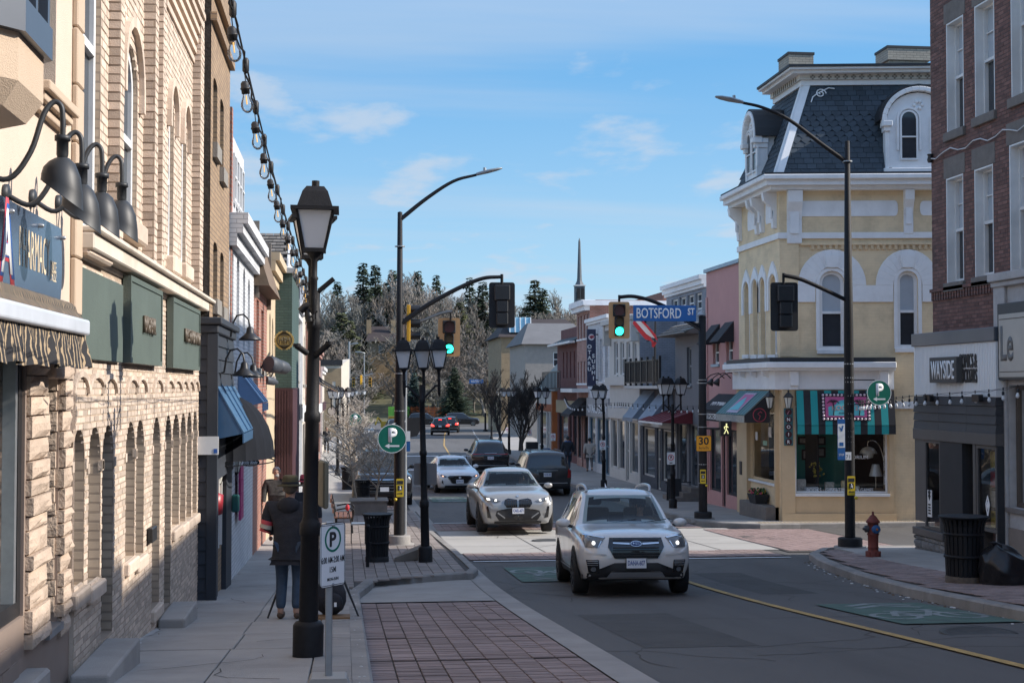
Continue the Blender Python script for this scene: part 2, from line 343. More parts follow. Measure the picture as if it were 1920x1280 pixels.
def pavers(name,x0,x1,Y0,Y1,off,m,pw,pl,joint=.008,ctx=lambda x,y:True,maxobj=0,parent=None,order=None,lab=None,skew=0,h=.03,bevelz=.004):
 """lay brick pavers (pl along X, pw along Y) on the road; nearest ones are objects, the rest one joined part"""
 cells=[]; ny=int((Y1-Y0)/pw); nx=int((x1-x0)/pl)
 for i in range(ny):
  for j in range(nx):
   x=x0+(j+.5)*pl; y=Y0+(i+.5)*pw
   if ctx(x,y): cells.append((x,y-skew*(x-x0)))
 cells.sort(key=lambda c:c[1]+.4*abs(c[0]-c[1]*.12))
 me=None; rest=MB()
 for k,(x,y) in enumerate(cells):
  dz=rnd.uniform(-.0035,.0035); z=gz(y)+off
  tilt=(gz(y+.5)-gz(y-.5))
  hx=(pl-joint)/2; hy=(pw-joint)/2
  if k<maxobj:
   if me is None:
    b=MB(); c=.006
    b.hexa([(-hx,-hy,-h),(hx,-hy,-h),(hx,hy,-h),(-hx,hy,-h),(-hx,-hy,-c),(hx,-hy,-c),(hx,hy,-c),(-hx,hy,-c)])
    b.hexa([(-hx,-hy,-c),(hx,-hy,-c),(hx,hy,-c),(-hx,hy,-c),(-hx+c,-hy+c,0),(hx-c,-hy+c,0),(hx-c,hy-c,0),(-hx+c,hy-c,0)])
    o=b.build('paver',m,parent); me=o.data
   else:
    o=bpy.data.objects.new('paver',me); COL.objects.link(o); o.parent=parent
   o.location=V((x,y,z+dz))-ROOT.get(parent.name,V()); o.rotation_euler=(math.atan(tilt),0,0)
  else:
   a=z-hy*tilt+dz; b_=z+hy*tilt+dz
   rest.add([(x-hx,y-hy,a-.01),(x+hx,y-hy,a-.01),(x+hx,y+hy,b_-.01),(x-hx,y+hy,b_-.01),(x-hx+.003,y-hy+.003,a),(x+hx-.003,y-hy+.003,a),(x+hx-.003,y+hy-.003,b_),(x-hx+.003,y+hy-.003,b_)],[(4,5,6,7),(0,1,5,4),(1,2,6,5),(2,3,7,6),(3,0,4,7)])
 if rest.v:
  o=rest.build('paving_field',m,parent,recalc=False); o['kind']='stuff'
bay=sheet('parking_bay',.2,lambda y:gutX(y)-.32,0,20.9,.0,M_joint,1)
GX=[.24+.44*i for i in range(6)]
pavers('bay',.215,2.178,7.5,20.7,.018,M_pav,.11,.218,.01,lambda x,y:(y%2.2)>.12,300,bay)
sheet('bay_apron',.2,lambda y:gutX(y)-.32,20.9,25.1,.018,M_conc,1)
sheet('gutter_band',lambda y:gutX(y)-.30,lambda y:gutX(y)+.02,0,31.4,.012,M_gutter,.9)
sheet('gutter_band_far',lambda y:gutX(y)-.15,lambda y:gutX(y)+.25,39,120,.006,M_gutter,2)
xa=sheet('crosswalk_paving',2.5,9.4,29.5,31.35,.0,M_joint,.6)
pavers('xa',2.55,9.4,29.55,31.35,.014,M_pav,.105,.21,.008,lambda x,y:abs(y-29.75)>.0,0,xa)
xb=sheet('crosswalk_paving',2.4,10.1,39.3,42,.0,M_joint,.6)
pavers('xb',2.5,10.0,39.35,41.9,.012,M_pav,.11,.22,.008,parent=xb)
mb=MB(); mb.add([(9.7,30.6,gz(30.6)+.002),(12.7,30.1,gz(30.1)+.002),(12.9,38.1,gz(38.1)+.002),(10.2,38.7,gz(38.7)+.002)],[(0,1,2,3)]); xc=struct(mb,'side_crosswalk_paving',M_joint)
pavers('xc',9.8,12.7,30.9,38.7,.018,M_pav2,.11,.22,.008,parent=xc,skew=SK)
sheet('white_stop_line',2.6,9.3,29.12,29.32,.004,M_wht,.2)
sheet('white_edge_line',2.6,9.8,42.3,42.5,.004,M_wht,.2)
for y in (76.5,92.5): sheet('white_stop_line',3.2,9.2,y,y+1.1,.0045,M_wht,.5)
sheet('centre_line',5.83,5.95,4,29.0,.004,M_yel,.8)
cx=lerp([(43,6.1),(80,6.2),(110,7.5),(140,9.6),(170,12)])
sheet('centre_line',lambda y:cx(y)-.06,lambda y:cx(y)+.06,54,168,.004,M_yel,2)
for y in range(100,166,6): sheet('lane_dash',lambda y:cx(y)+2.9,lambda y:cx(y)+3.03,y,y+2.5,.004,M_wht,1)
def bike(Xc,Yc,L_,W_,face):
 sheet('bike_lane_patch',Xc-W_/2,Xc+W_/2,Yc-L_/2,Yc+L_/2,.004,M_grn,.4)
 mb=MB(); z=lambda y:gz(y)+.0085
 def line(a,b,w=.045):
  a=V((a[0],a[1],0));b=V((b[0],b[1],0));d=(b-a).normalized();n=V((-d.y,d.x,0))*w
  mb.add([(p.x,p.y,z(p.y)) for p in(a+n,b+n,b-n,a-n)],[(0,1,2,3)])
 P=lambda u,v:(Xc+u*face,Yc+v*face)
 for cx_ in (-.42,.42):
  k=18
  for i in range(k):
   a,b=2*pi*i/k,2*pi*(i+1)/k
   line(P(cx_+.27*math.cos(a),-.55+.42*math.sin(a)),P(cx_+.27*math.cos(b),-.55+.42*math.sin(b)))
 for a,b in (((-.42,-.55),(-.2,.1)),((-.2,.1),(.28,.1)),((.28,.1),(.0,-.55)),((0,-.55),(-.42,-.55)),((0,-.55),(-.2,.1)),((.42,-.55),(.28,.35)),((.2,.35),(.42,.35)),((-.3,.2),(-.1,.2))): line(P(*a),P(*b))
 for s in (0,.35):
  line(P(-.45,.75+s),P(0,1.15+s),.07); line(P(.45,.75+s),P(0,1.15+s),.07)
 struct(mb,'bicycle_marking',M_bk)
bike(7.25,17.75,3.2,1.5,1); bike(3.8,26.2,3.0,1.5,-1); bike(3.9,54.5,3.0,1.4,-1)
def kerb(name,path,wdt=.16,piece=1.5,off0=CURB,m=M_kerb,lab='kerb_stone'):
 P=[V((a,b,0)) for a,b in path]; root=None; segs=[]
 for a,b in zip(P,P[1:]):
  n=max(1,round((b-a).length/piece))
  for i in range(n): segs.append((a+(b-a)*i/n,a+(b-a)*(i+1)/n))
 mbs=[]
 root=MB()
 for k,(a,b) in enumerate(segs):
  d=(b-a).normalized(); nn=V((-d.y,d.x,0)); g=d*.004
  A=[a+g,b-g,b-g+nn*wdt,a+g+nn*wdt]; t=MB()
  za=[gz(p.y) for p in A]; e=.025
  B=[A[0]+nn*e,A[1]+nn*e,A[2],A[3]]
  t.hexa([(p.x,p.y,z-.3) for p,z in zip(A,za)]+[(p.x,p.y,z+off0-e) for p,z in zip(A,za)])
  t.hexa([(p.x,p.y,z+off0-e) for p,z in zip(A,za)]+[(p.x,p.y,z+off0) for p,z in zip(B,za)])
  mbs.append(t)
 o=struct(mbs[0],name,m)
 for t in mbs[1:]: t.build('kerb_stone',m,o)
 return o
kerb('left_kerb',[(.22,2),(.20,21.5),(.5,24.2),(2.25,25.3)],.16)
kerb('corner_kerb',[(2.25,25.3),(2.42,26.2),(2.4,31),(2.3,37),(2.2,46.5),(.35,48)],.16,1.2,.13)
kerb('far_left_kerb',[(.35,48),(.25,74),(2.3,76.5),(2.6,96),(.6,98),(.7,128),(2.5,140),(3.3,170)],.16,3)
RC=[(7.2,0),(8.0,16),(8.35,20.5),(8.75,24),(9.15,27),(9.5,28.6),(10.2,29.9),(11.2,30.35),(12.6,30.35),(30,27.6)]
kerb('right_kerb',[(x,y) for x,y in RC][::-1],.2,1.4)
FC=[(30,36.6),(16,38.75),(12.6,38.6),(11.4,38.5),(10.5,39.3),(10.1,40.6),(9.9,50),(9.9,70),(10.6,100),(13,130),(16.5,150),(21,174)]
kerb('far_right_kerb',FC[::-1],.2,2.2)
def walk_under(name,path_left,path_right,off,m):
 """sheet between two polylines of equal length"""
 mb=MB(); vs=[];n=len(path_left)
 for a,b in zip(path_left,path_right):
  for t in (0,.5,1): x=a[0]+(b[0]-a[0])*t; y=a[1]+(b[1]-a[1])*t; vs.append((x,y,gz(y)+off))
 mb.add(vs,[(i*3+j,i*3+j+1,(i+1)*3+j+1,(i+1)*3+j) for i in range(n-1) for j in range(2)])
 return struct(mb,name,m)
XL=-2.05
Ya=[0,6,12,18,21.4,24,26,30,34,38,42,46.4]
swl=walk_under('left_sidewalk',[(XL-.6,y) for y in Ya],[(.06 if y<22 else (.3 if y<25 else 2.26),y) for y in Ya],CURB-.035,M_joint)
def slab(parent,x0,x1,y0,y1,off,m,name='paving_slab',g=.006,th=.06,dz=0):
 b=MB(); A=[(x0+g,y0+g),(x1-g,y0+g),(x1-g,y1-g),(x0+g,y1-g)]; e=.006
 B=[(x0+g+e,y0+g+e),(x1-g-e,y0+g+e),(x1-g-e,y1-g-e),(x0+g+e,y1-g-e)]
 b.hexa([(x,y,gz(y)+off-th) for x,y in A]+[(x,y,gz(y)+off-e+dz) for x,y in A]); b.hexa([(x,y,gz(y)+off-e+dz) for x,y in A]+[(x,y,gz(y)+off+dz) for x,y in B])
 return b.build(name,m,parent)
y=4.0
while y<31:
 d=1.55+rnd.uniform(-.06,.06); s=-1.05+rnd.uniform(-.02,.02)
 for a,b in ((XL-.25,s),(s,-.28)): slab(swl,a,b,y,y+d,CURB,M_conc,dz=rnd.uniform(-.004,.004))
 if y<22.5: slab(swl,-.28,.055,y,y+d/2,CURB,M_gutter); slab(swl,-.28,.055,y+d/2,y+d,CURB,M_gutter)
 y+=d
while y<47:
 d=1.6
 for a,b in ((XL-.25,-1.1),(-1.1,-.28)): slab(swl,a,b,y,y+d,CURB,M_concL)
 y+=d
M_pavg=mat('paver_grey',(.25,.215,.195),.9,var=.18,vs=1.4,bump=.3,bs=120,isl=.18)
def incorner(x,y):
 if y<22.6: return False
 if y<25.2: return x<.1+max(0,(y-23.6))*1.1 if y>23.6 else x<.1
 return x<2.2 if y<46 else x<1.5
pavers('corner',-.27,2.24,22.6,46.2,CURB,M_pavg,.2,.2,.008,incorner,300,swl)
Yb=[46.4,60,74,90,110,130,150,172]
walk_under('left_far_sidewalk',[(XL-.9,y) for y in Yb],[(.42 if y<75 else .8 if y<132 else 3,y) for y in Yb],CURB-.004,M_concL)
for yy in range(48,110,2): sheet('walk_joint',XL-.3,.3,yy,yy+.03,CURB,M_joint,.1)
pb=sheet('parking_bay',.4,2.2,48.5,74,-.002,M_joint,2)
pavers('bay2',.45,2.2,48.6,62,.012,M_pav,.11,.22,.008,parent=pb)
def rightwalk():
 yy=[0,8,16,20.5,24,27,28.6]
 return walk_under('right_sidewalk',[(curbR(y)+.19,y) for y in yy]+[(10.3,29.75),(12.6,30.1),(20,29)],[(13.2,y) for y in yy]+[(13.2,28.7),(13.2,29.0),(20,28)],CURB-.03,M_joint)
swr=rightwalk()
y=12.0
while y<28.2:
 d=1.5
 for a,b in ((10.35,11.3),(11.3,12.6)): slab(swr,a,b,y,y+d,CURB,M_conc)
 y+=d
b=MB(); A=[(10.45,28.2),(12.6,28.2),(12.6,30.05),(11.2,30.1),(10.45,29.75)]
b.prism(A,lambda x,y,d:(x,y,gz(y)+CURB+d),-.05,0); b.build('corner_slab',M_conc,swr)
pavers('rw',8.2,10.35,12,29.6,CURB,M_pav,.11,.215,.008,lambda x,y:x>curbR(y)+.34 and not(x>10.0 and y>29.3) and (y<28.4 or x>9.7+ (y-28.4)*.5),300,swr)
yy=[40.6,50,60,70,85,100,115,130,150,172]
swf=walk_under('right_far_sidewalk',[(10.1,40.6)]+[(curbR2(y)+.18,y) for y in yy[1:]],[(13.2,40.6)]+[(13.6+max(0,y-70)*.05,y) for y in yy[1:]],CURB-.004,M_conc)
walk_under('botsford_sidewalk',[(10.1,40.6),(10.7,39.35),(11.5,38.75),(12.6,38.8),(16,38.95),(30,36.8)],[(12.0,40.8),(12.4,40.6),(12.6,40.2),(14,40.0),(16,39.9),(30,38.5)],CURB-.004,M_conc)
mb=MB()
for i in range(60):
 for j in range(3):
  x=11.6+i*.115; yv=39.0-.09*(x-12)*.2+j*.115-(x-12.6)*.02; zc=gz(yv)+CURB
  mb.lathe([(.035,-.006),(.028,.014),(.012,.02)],(x,yv,zc),6)
mb.v=[(a,b_,c) for a,b_,c in mb.v]
tp=MB(); tp.prism([(11.5,38.92),(18.6,38.72),(18.6,39.08),(11.5,39.32)],lambda x,y,d:(x,y,gz(y)+CURB+d),-.03,.002)
M_tact=mat('tactile_pad',(.40,.33,.24),.85,var=.12)
o=struct(tp,'tactile_pad',M_tact); q=mb.build('raised_dome',M_tact,o); q['kind']='stuff'
for yy_ in range(42,100,2): sheet('walk_joint',10.3,12.5,yy_,yy_+.03,CURB,M_joint,.1)
rc=random.Random(21); mb=MB()
def crack(x,y,d,n,w_,zf):
 for i in range(n):
  d+=rc.gauss(0,.35); q=(x+math.sin(d)*.22,y+math.cos(d)*.22); w2=w_*rc.uniform(.5,1.3); nx,ny=math.cos(d)*w2,-math.sin(d)*w2
  mb.add([(x-nx,y-ny,zf(y)),(x+nx,y+ny,zf(y)),(q[0]+nx,q[1]+ny,zf(q[1])),(q[0]-nx,q[1]-ny,zf(q[1]))],[(0,1,2,3)]); x,y=q
for i in range(34): crack(rc.uniform(2.7,8.2),rc.uniform(12,29),rc.choice((0,0,1.57))+rc.uniform(-.3,.3),rc.randint(8,26),.008,lambda y:gz(y)-.0085)
for i in range(16): crack(rc.uniform(3,9.5),rc.uniform(43,75),rc.choice((0,1.57)),rc.randint(10,24),.014,lambda y:gz(y)-.0085)
for i in range(9): crack(rc.uniform(-1.9,-.4),rc.uniform(10,28),rc.uniform(0,3),rc.randint(4,9),.005,lambda y:gz(y)+CURB+.006)
for i in range(10): crack(rc.uniform(3,9),rc.uniform(32,39),rc.choice((0,1.57)),rc.randint(8,18),.009,lambda y:gz(y)+.004)
o=struct(mb,'road_cracks',M_joint)
M_patch=mat('asphalt_patch',(.075,.072,.069),.9,var=.2,vs=2,bump=.5,bs=170)
for x0,x1,y0,y1 in ((3.0,4.2,14.2,18.5),(6.4,7.3,21.5,26),(4.6,5.4,46,52),(7,8.6,62,66)): sheet('asphalt_patch',x0,x1,y0,y1,-.009,M_patch,.8)
for x,y,z_ in ((5.0,35.2,.0),(3.9,40.6,.012),(6.9,15.0,-.012)):
 b=MB(); b.lathe([(.42,.002),(.42,.008),(.34,.008),(.33,.004),(.0,.004)],(x,y,gz(y)+z_+.004),28); b.build('manhole_cover',mat('cast_iron',(.06,.058,.055),.7,.3,var=.3,vs=12))['kind']='structure'
mb=MB(); mb2=MB()
for i in range(150):
 y=rc.uniform(13,28.5); x=curbR(y)-abs(rc.gauss(0,.09))-.02; s=rc.uniform(.008,.03); (mb if i%3 else mb2).lathe([(s,0),(s*.7,s*.4),(0,s*.5)],(x,y,gz(y)-.01),5)
for i in range(120):
 y=rc.uniform(8,24); x=XL+.02+abs(rc.gauss(0,.05)) if i%2 else rc.uniform(.05,.24); s=rc.uniform(.005,.016); (mb if i%2 else mb2).lathe([(s,0),(s*.7,s*.4),(0,s*.5)],(x,y,gz(y)+(CURB if i%2 or x<.15 else 0)),5)
tag(struct(mb,'gutter_leaves',mat('dead_leaf',(.10,.065,.04),.9,var=.4)),kind='stuff'); tag(struct(mb2,'gutter_grit',mat('salt_grit',(.50,.50,.50),.9,var=.2)),kind='stuff')
sheet('salt_line',XL+.001,lambda y:XL+.05+.03*math.sin(y*5)+.02*math.sin(y*13),10.8,20,CURB+.0055,mat('salt_crust',(.42,.41,.40),.95,var=.3,vs=9),.15)
for yy_ in (33.6,36.2): sheet('slab_joint',2.5,10.4,yy_,yy_+.025,.004,M_joint,.1)
for xx_ in (4.4,6.4,8.4): sheet('slab_joint',xx_,xx_+.025,31.5,39.1,.0045,M_joint,.8)
def smooth_pts(P,n=5):
 P=[V(p) for p in P]; Q=[P[0]+(P[0]-P[1])]+P+[P[-1]+(P[-1]-P[-2])]; out=[]
 for i in range(1,len(Q)-2):
  for t in range(n):
   t/=n; a,b_,c_,d=Q[i-1],Q[i],Q[i+1],Q[i+2]; out.append(.5*((2*b_)+(c_-a)*t+(2*a-5*b_+4*c_-d)*t*t+(3*b_-a-3*c_+d)*t**3))
 return out+[P[-1]]
# ================================================================ building helpers
M_pane=mat('window_glass',(.035,.042,.05),.05,var=.3,vs=.8,spec=.6)
M_paneL=mat('pale_blind',(.42,.46,.50),.25,var=.12,vs=.7,spec=.5)
M_white=mat('white_paint',(.70,.70,.69),.5,var=.10,vs=2,stain=.25,scol=(.42,.40,.37))
M_black=mat('black_metal',(.018,.018,.02),.42,var=.25,vs=8)
M_blackm=mat('black_matte',(.022,.023,.026),.75,var=.2)
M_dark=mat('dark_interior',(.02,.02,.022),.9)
M_galv=mat('galvanised_steel',(.36,.38,.40),.42,.7,var=.15,vs=9)
M_stone=mat('stone_sill',(.25,.235,.21),.9,var=.2,vs=4,bump=.4,stain=.4,scol=(.12,.11,.10))
M_seeglass=glass('clear_shop_glass',(.95,.97,.96),.96)
def poly_ring(fr,mb,P,inset,d0,d1,m=0):
 n=len(P); c=(sum(p[0] for p in P)/n,sum(p[1] for p in P)/n); Q=[]
 for i in range(n):
  a,b,e=V(P[i-1]),V(P[i]),V(P[(i+1)%n]); n1=(b-a).normalized(); n2=(e-b).normalized()
  bis=V((-(n1.y+n2.y),n1.x+n2.x));
  if bis.length<1e-6: bis=V((-n1.y,n1.x))
  bis.normalize(); k=inset/max(.35,bis.dot(V((-n1.y,n1.x)))); Q.append(tuple(b+bis*k))
 for d in (d1,d0):
  for i in range(n): j=(i+1)%n; mb.quad(fr.pt(*P[i],d),fr.pt(*P[j],d),fr.pt(*Q[j],d),fr.pt(*Q[i],d),m)
 for R_ in (P,Q):
  for i in range(n): j=(i+1)%n; mb.quad(fr.pt(*R_[i],d0),fr.pt(*R_[j],d0),fr.pt(*R_[j],d1),fr.pt(*R_[i],d1),m)
 return Q
def win(fr,root,o,rec=.12,fw=.06,fm=None,pm=None,rail=True,sill=None,sm=None,mull=(),name='window',th=.05,bars=(),lower=None):
 u0,u1,v0,v1=o[:4]; rise=o[4] if len(o)>4 else 0; fm=fm or M_white; pm=pm or M_pane
 P=arch(u0+.004,u1-.004,v0+.004,v1-.004,rise); mb=MB()
 Q=poly_ring(fr,mb,P,fw,-rec,-rec+th)
 vm=(v0+v1-rise*.4)/2
 if rail: fr.box(mb,u0+fw,u1-fw,vm-fw*.4,vm+fw*.4,-rec+.005,-rec+th+.01)
 for k in mull: uu=u0+(u1-u0)*k; fr.box(mb,uu-.018,uu+.018,v0+fw,v1-fw-rise*.3,-rec+.004,-rec+th*.7)
 for k in bars: vv=v0+(v1-v0)*k; fr.box(mb,u0+fw,u1-fw,vv-.012,vv+.012,-rec+.004,-rec+th*.6)
 f=mb.build(name,fm,root)
 p=MB();
 if lower and rail:
  a=[q for q in Q]; up=[(max(min(x,u1),u0),max(y,vm)) for x,y in Q]; lo=[(x,min(y,vm)) for x,y in Q]
  p.add([fr.pt(x,y,-rec+.012) for x,y in up],[tuple(range(len(up)))]); p.build('pane',pm,f)
  p=MB(); p.add([fr.pt(x,y,-rec+.012) for x,y in lo],[tuple(range(len(lo)))]); p.build('pane',lower,f)
 else:
  p.add([fr.pt(x,y,-rec+.012) for x,y in Q],[tuple(range(len(Q)))]); p.build('pane',pm,f)
 if sill:
  s=MB(); fr.box(s,u0-.08,u1+.08,v0-sill,v0-.002,-rec+.02,.07); s.build('sill',sm or M_stone,f,bevel=.008)
 return f
def shell(fr,mb,u0,u1,v0,v1,depth,m=0,roof=True,d=0):
 for u in (u0,u1): mb.quad(fr.pt(u,v0,d),fr.pt(u,v1,d),fr.pt(u,v1,-depth),fr.pt(u,v0,-depth),m)
 mb.quad(fr.pt(u0,v0,-depth),fr.pt(u1,v0,-depth),fr.pt(u1,v1,-depth),fr.pt(u0,v1,-depth),m)
 if roof: mb.quad(fr.pt(u0,v1-.02,d),fr.pt(u1,v1-.02,d),fr.pt(u1,v1-.02,-depth),fr.pt(u0,v1-.02,-depth),m)
def bricks(fr,u0,u1,v0,v1,ops,m,root,bw=.225,bh=.078,mo=.010,proud=.004,maxobj=0,name='brick',d=0,key=None,rv=.0025):
 out=[]; nr=int((v1-v0)/bh)
 for r in range(nr):
  a=v0+r*bh; b=a+bh-mo; off=(r%2)*bw/2; uu=u0-off
  while uu<u1-.02:
   x0,x1=max(uu,u0),min(uu+bw-mo,u1); uu+=bw
   if x1-x0<.03: continue
   ok=True
   for o in ops:
    if o[2]<(a+b)/2<o[3]:
     l,h=o[0],o[1]
     if len(o)>4 and o[4] and b>o[3]-o[4]:
      t=((a+b)/2-(o[3]-o[4]))/o[4]
      if t>0: hw=(h-l)/2*math.sqrt(max(0,1-t*t)); c=(l+h)/2; l,h=c-hw,c+hw
     if x0>=l and x1<=h: ok=False; break
     if x0<l<x1<=h+.3 and x1>l: x1=min(x1,l)
     elif l-.3<=x0<h<x1: x0=max(x0,h)
     if x1-x0<.03: ok=False; break
   if ok: out.append((x0,x1,a,b))
 if key: out.sort(key=key)
 rest=MB()
 for k,(x0,x1,a,b) in enumerate(out):
  pr=proud+rnd.uniform(-rv,rv); t=MB() if k<maxobj else rest
  e=.004
  t.add([fr.pt(x0,a,d-.02),fr.pt(x1,a,d-.02),fr.pt(x1,b,d-.02),fr.pt(x0,b,d-.02),fr.pt(x0+e,a+e,d+pr),fr.pt(x1-e,a+e,d+pr),fr.pt(x1-e,b-e,d+pr),fr.pt(x0+e,b-e,d+pr)],
   [(4,5,6,7),(0,1,5,4),(1,2,6,5),(2,3,7,6),(3,0,4,7)])
  if k<maxobj: t.build(name,m,root,recalc=False)
 if rest.v: q=rest.build('brickwork',m,root,recalc=False); q['kind']='stuff'
def rock(mb,fr,u0,u1,v0,v1,d0,d1,n=4):
 us=[u0+(u1-u0)*i/n for i in range(n+1)]; vs_=[v0+(v1-v0)*i/3 for i in range(4)]; P=[]
 for j,vv in enumerate(vs_):
  for i,uu in enumerate(us):
   e=i in(0,n) or j in(0,3); P.append(fr.pt(uu,vv,d1-(.022 if e else 0)+ (0 if e else rnd.uniform(-.018,.018))))
 k=n+1; mb.add(P,[(j*k+i,j*k+i+1,(j+1)*k+i+1,(j+1)*k+i) for j in range(3) for i in range(n)])
 c=[fr.pt(u,v,d0) for u,v in((u0,v0),(u1,v0),(u1,v1),(u0,v1))]; q=[fr.pt(u,v,d1-.022) for u,v in((u0,v0),(u1,v0),(u1,v1),(u0,v1))]
 mb.add(c+q,[(0,1,5,4),(1,2,6,5),(2,3,7,6),(3,0,4,7)])
def hood(fr,mb,u0,u1,v,rise,w=.07,pr=.05,n=10,legs=0):
 cu=(u0+u1)/2; hw=(u1-u0)/2
 I=[(cu+hw*math.cos(pi*t/n),v+rise*math.sin(pi*t/n)) for t in range(n+1)]; O_=[(cu+(hw+w)*math.cos(pi*t/n),v+(rise+w)*math.sin(pi*t/n)) for t in range(n+1)]
 if legs: I=[(u1,v-legs)]+I+[(u0,v-legs)]; O_=[(u1+w,v-legs)]+O_+[(u0-w,v-legs)]
 for i in range(len(I)-1):
  a,b,c,e=I[i],I[i+1],O_[i+1],O_[i]
  mb.hexa([fr.pt(*p,0) for p in(a,b,c,e)]+[fr.pt(*p,pr) for p in(a,b,c,e)])
def Xat(px,Y): return atY(px,700,Y).x
def LF(X): return Fr((X,0,0),(0,1,0),(1,0,0))
def RF(X): return Fr((X,0,0),(0,1,0),(-1,0,0))
# ================================================================ LEFT 1: stucco pharmacy
M_stucco=mat('cream_stucco',(.65,.53,.425),.95,var=.06,vs=1.5,bump=.5,bs=140)
M_stucco2=mat('tan_stucco',(.54,.42,.31),.95,var=.06,vs=1.5,bump=.4,bs=140)
M_bslate=mat('slate_metal',(.085,.10,.125),.35,.3,var=.1)
M_rockb=mat('sandstone_block',(.48,.375,.29),.95,var=.14,vs=5,bump=.7,bs=35,isl=.12)
M_tile=mat('taupe_tile',(.26,.20,.165),.6,var=.1,isl=.1)
f=LF(XL); gl=gz(10)+CURB
B=thing('pharmacy_building','cream stucco shop building with bay window and quoins at left edge','building',(XL,9,gz(9)))
Yq=f.u(142)
wb=f.rect(68,-200,104,158); shop=(5.0,f.u(57),f.v(57,1150),f.v(57,640)); alc=(f.u(93),f.u(119),f.v(93,1195),f.v(93,672))
mb=MB(); f.wall(mb,0,Yq-.004,f.v(130,586),8.5,[wb],.22); shell(f,mb,0,Yq-.004,-3,8.5,9)
mb.build('wall',M_stucco,B)
mb=MB(); f.wall(mb,0,Yq-.01,-3.4,f.v(130,586)-.002,[shop,alc],.12,d=-.03)
mb.quad(f.pt(alc[0],alc[2],-.5),f.pt(alc[1],alc[2],-.5),f.pt(alc[1],alc[3],-.5),f.pt(alc[0],alc[3],-.5))
mb.build('lower_wall',M_tile,B)
v=f.v(136,590);
while v<5.5:
 mb=MB(); f.box(mb,f.u(129),Yq-.002,v,v+.42,.0,.045); mb.build('quoin',M_stucco2,B,bevel=.01); v+=.432
win(f,B,wb,.22,.05,M_bslate,M_pane,rail=False,mull=(.5,))
mb=MB(); a,b_=wb[0]-.12,wb[1]+.22
f.box(mb,a,b_,wb[2]-.07,wb[2]-.003,-.05,.13); f.box(mb,a+.03,b_-.03,wb[2]-.13,wb[2]-.072,-.01,.09); f.box(mb,a+.06,b_-.06,wb[2]-.19,wb[2]-.132,-.01,.05)
mb.build('window_sill',M_stucco2,B,bevel=.012,seg=2)
bx=-1.62; y1=atX(82,100,bx).y; y0=atX(35,60,bx).y; zt=atX(82,112,bx).z; zb=atX(76,190,bx).z
BP=[(XL,y0-.55),(bx,y0),(bx,y1),(XL,y1+.55)]
mb=MB();
lo=[(XL,y0-.3),(bx-.08,y0+.04),(bx-.08,y1-.04),(XL,y1+.3)]
mb.add([(x,y,zt) for x,y in BP]+[(x,y,zb) for x,y in BP]+[(x,y,zb-.12) for x,y in lo],[(i,i+1,i+5,i+4) for i in range(3)]+[(i+4,i+5,i+9,i+8) for i in range(3)]+[(8,9,10,11)])
mb.build('bay_base',M_stucco2,B)
mb=MB(); E=[(XL,y0-.6),(bx+.04,y0-.03),(bx+.04,y1+.03),(XL,y1+.6)]
mb.prism(E,lambda x,y,d:(x,y,zt+d),0,.17); mb.build('bay_flashing',M_bslate,B,bevel=.01)
mb=MB(); mb.prism([(x-.03,y) for x,y in BP],lambda x,y,d:(x,y,zt+d),.17,3); mb.build('bay_glazing',M_pane,B)
mb=MB()
for (x,y) in BP[1:3]+[(bx,(y0+y1)/2)]: mb.tube([(x,y,zt+.16),(x,y,zt+3)],.035,4)
mb.build('bay_mullion',M_bslate,B)
win(f,B,shop,.14,.10,M_black,M_seeglass,rail=False,name='shop_window',th=.09)
mb=MB(); f.box(mb,shop[1]-.19,shop[1]-.13,shop[2]+.1,shop[3]-.1,-.13,-.05); mb.build('window_post',M_galv,B)
def rockpier(fr,u0,u1,vb,vt,hb,d0,d1,n=4):
 v=vb
 while v<vt-.05:
  h=hb*rnd.uniform(.75,1.25); h=min(h,vt-v); mb=MB(); j=rnd.uniform(-.012,.012)
  rock(mb,fr,u0+j,u1+j,v,v+h-.012,d0,d1+rnd.uniform(-.015,.02),n); mb.build('stone_block',M_rockb,B,recalc=False); v+=h
rockpier(f,f.u(58)+.02,alc[0]-.005,f.v(62,1210),f.v(80,655),.125,-.05,.028)
rockpier(f,alc[1]+.005,f.u(133),f.v(119,1190),f.v(125,655),.125,-.05,.028,3)
fj=Fr((XL-.5,alc[1],0),(1,0,0),(0,-1,0)); rockpier(fj,.0,.46,alc[2]+.12,alc[3]-.12,.125,-.02,.05,4)
mb=MB(); f.box(mb,alc[0]-.02,alc[1]+.02,alc[3]-.14,alc[3]+.05,-.13,.05); mb.build('stone_lintel',M_rockb,B,bevel=.02,seg=2)
mb=MB(); f.box(mb,alc[0],alc[1],alc[2],alc[2]+.05,-.45,.02); mb.build('threshold',M_galv,B)
for r in range(6):
 for c in range(5):
  u=6.9+c*.46+(r%2)*.23;
  if u+.45>f.u(57): continue
  mb=MB(); f.box(mb,u+.006,u+.454,shop[2]-.12-(r+1)*.13,shop[2]-.13-r*.13,-.05,-.015); mb.build('wall_tile',M_tile,B)
mb=MB(); f.box(mb,6.5,f.u(60)+.1,-3.2,gz(9.3)+CURB+.25,-.1,.12); mb.build('plinth',M_conc,B,bevel=.02)
M_slat=mat('slatwall_grey',(.30,.33,.32),.7,var=.1)
D=thing('display_backdrop','pale slatted display wall behind the pharmacy window glass','shop display',(XL-.9,8,shop[2]))
for k in range(16):
 mb=MB(); z=shop[2]+.05+k*.16; mb.box(XL-.9,XL-.85,5.2,shop[1]+.3,z,z+.145); mb.build('slat',M_slat,D)
o=MB(); o.sphere((XL-.5,8.9,shop[2]+.16),.16,12,0,(1,1.3,.6)); o.sphere((XL-.5,9.15,shop[2]+.12),.12,10,0,(1,1.2,.7))
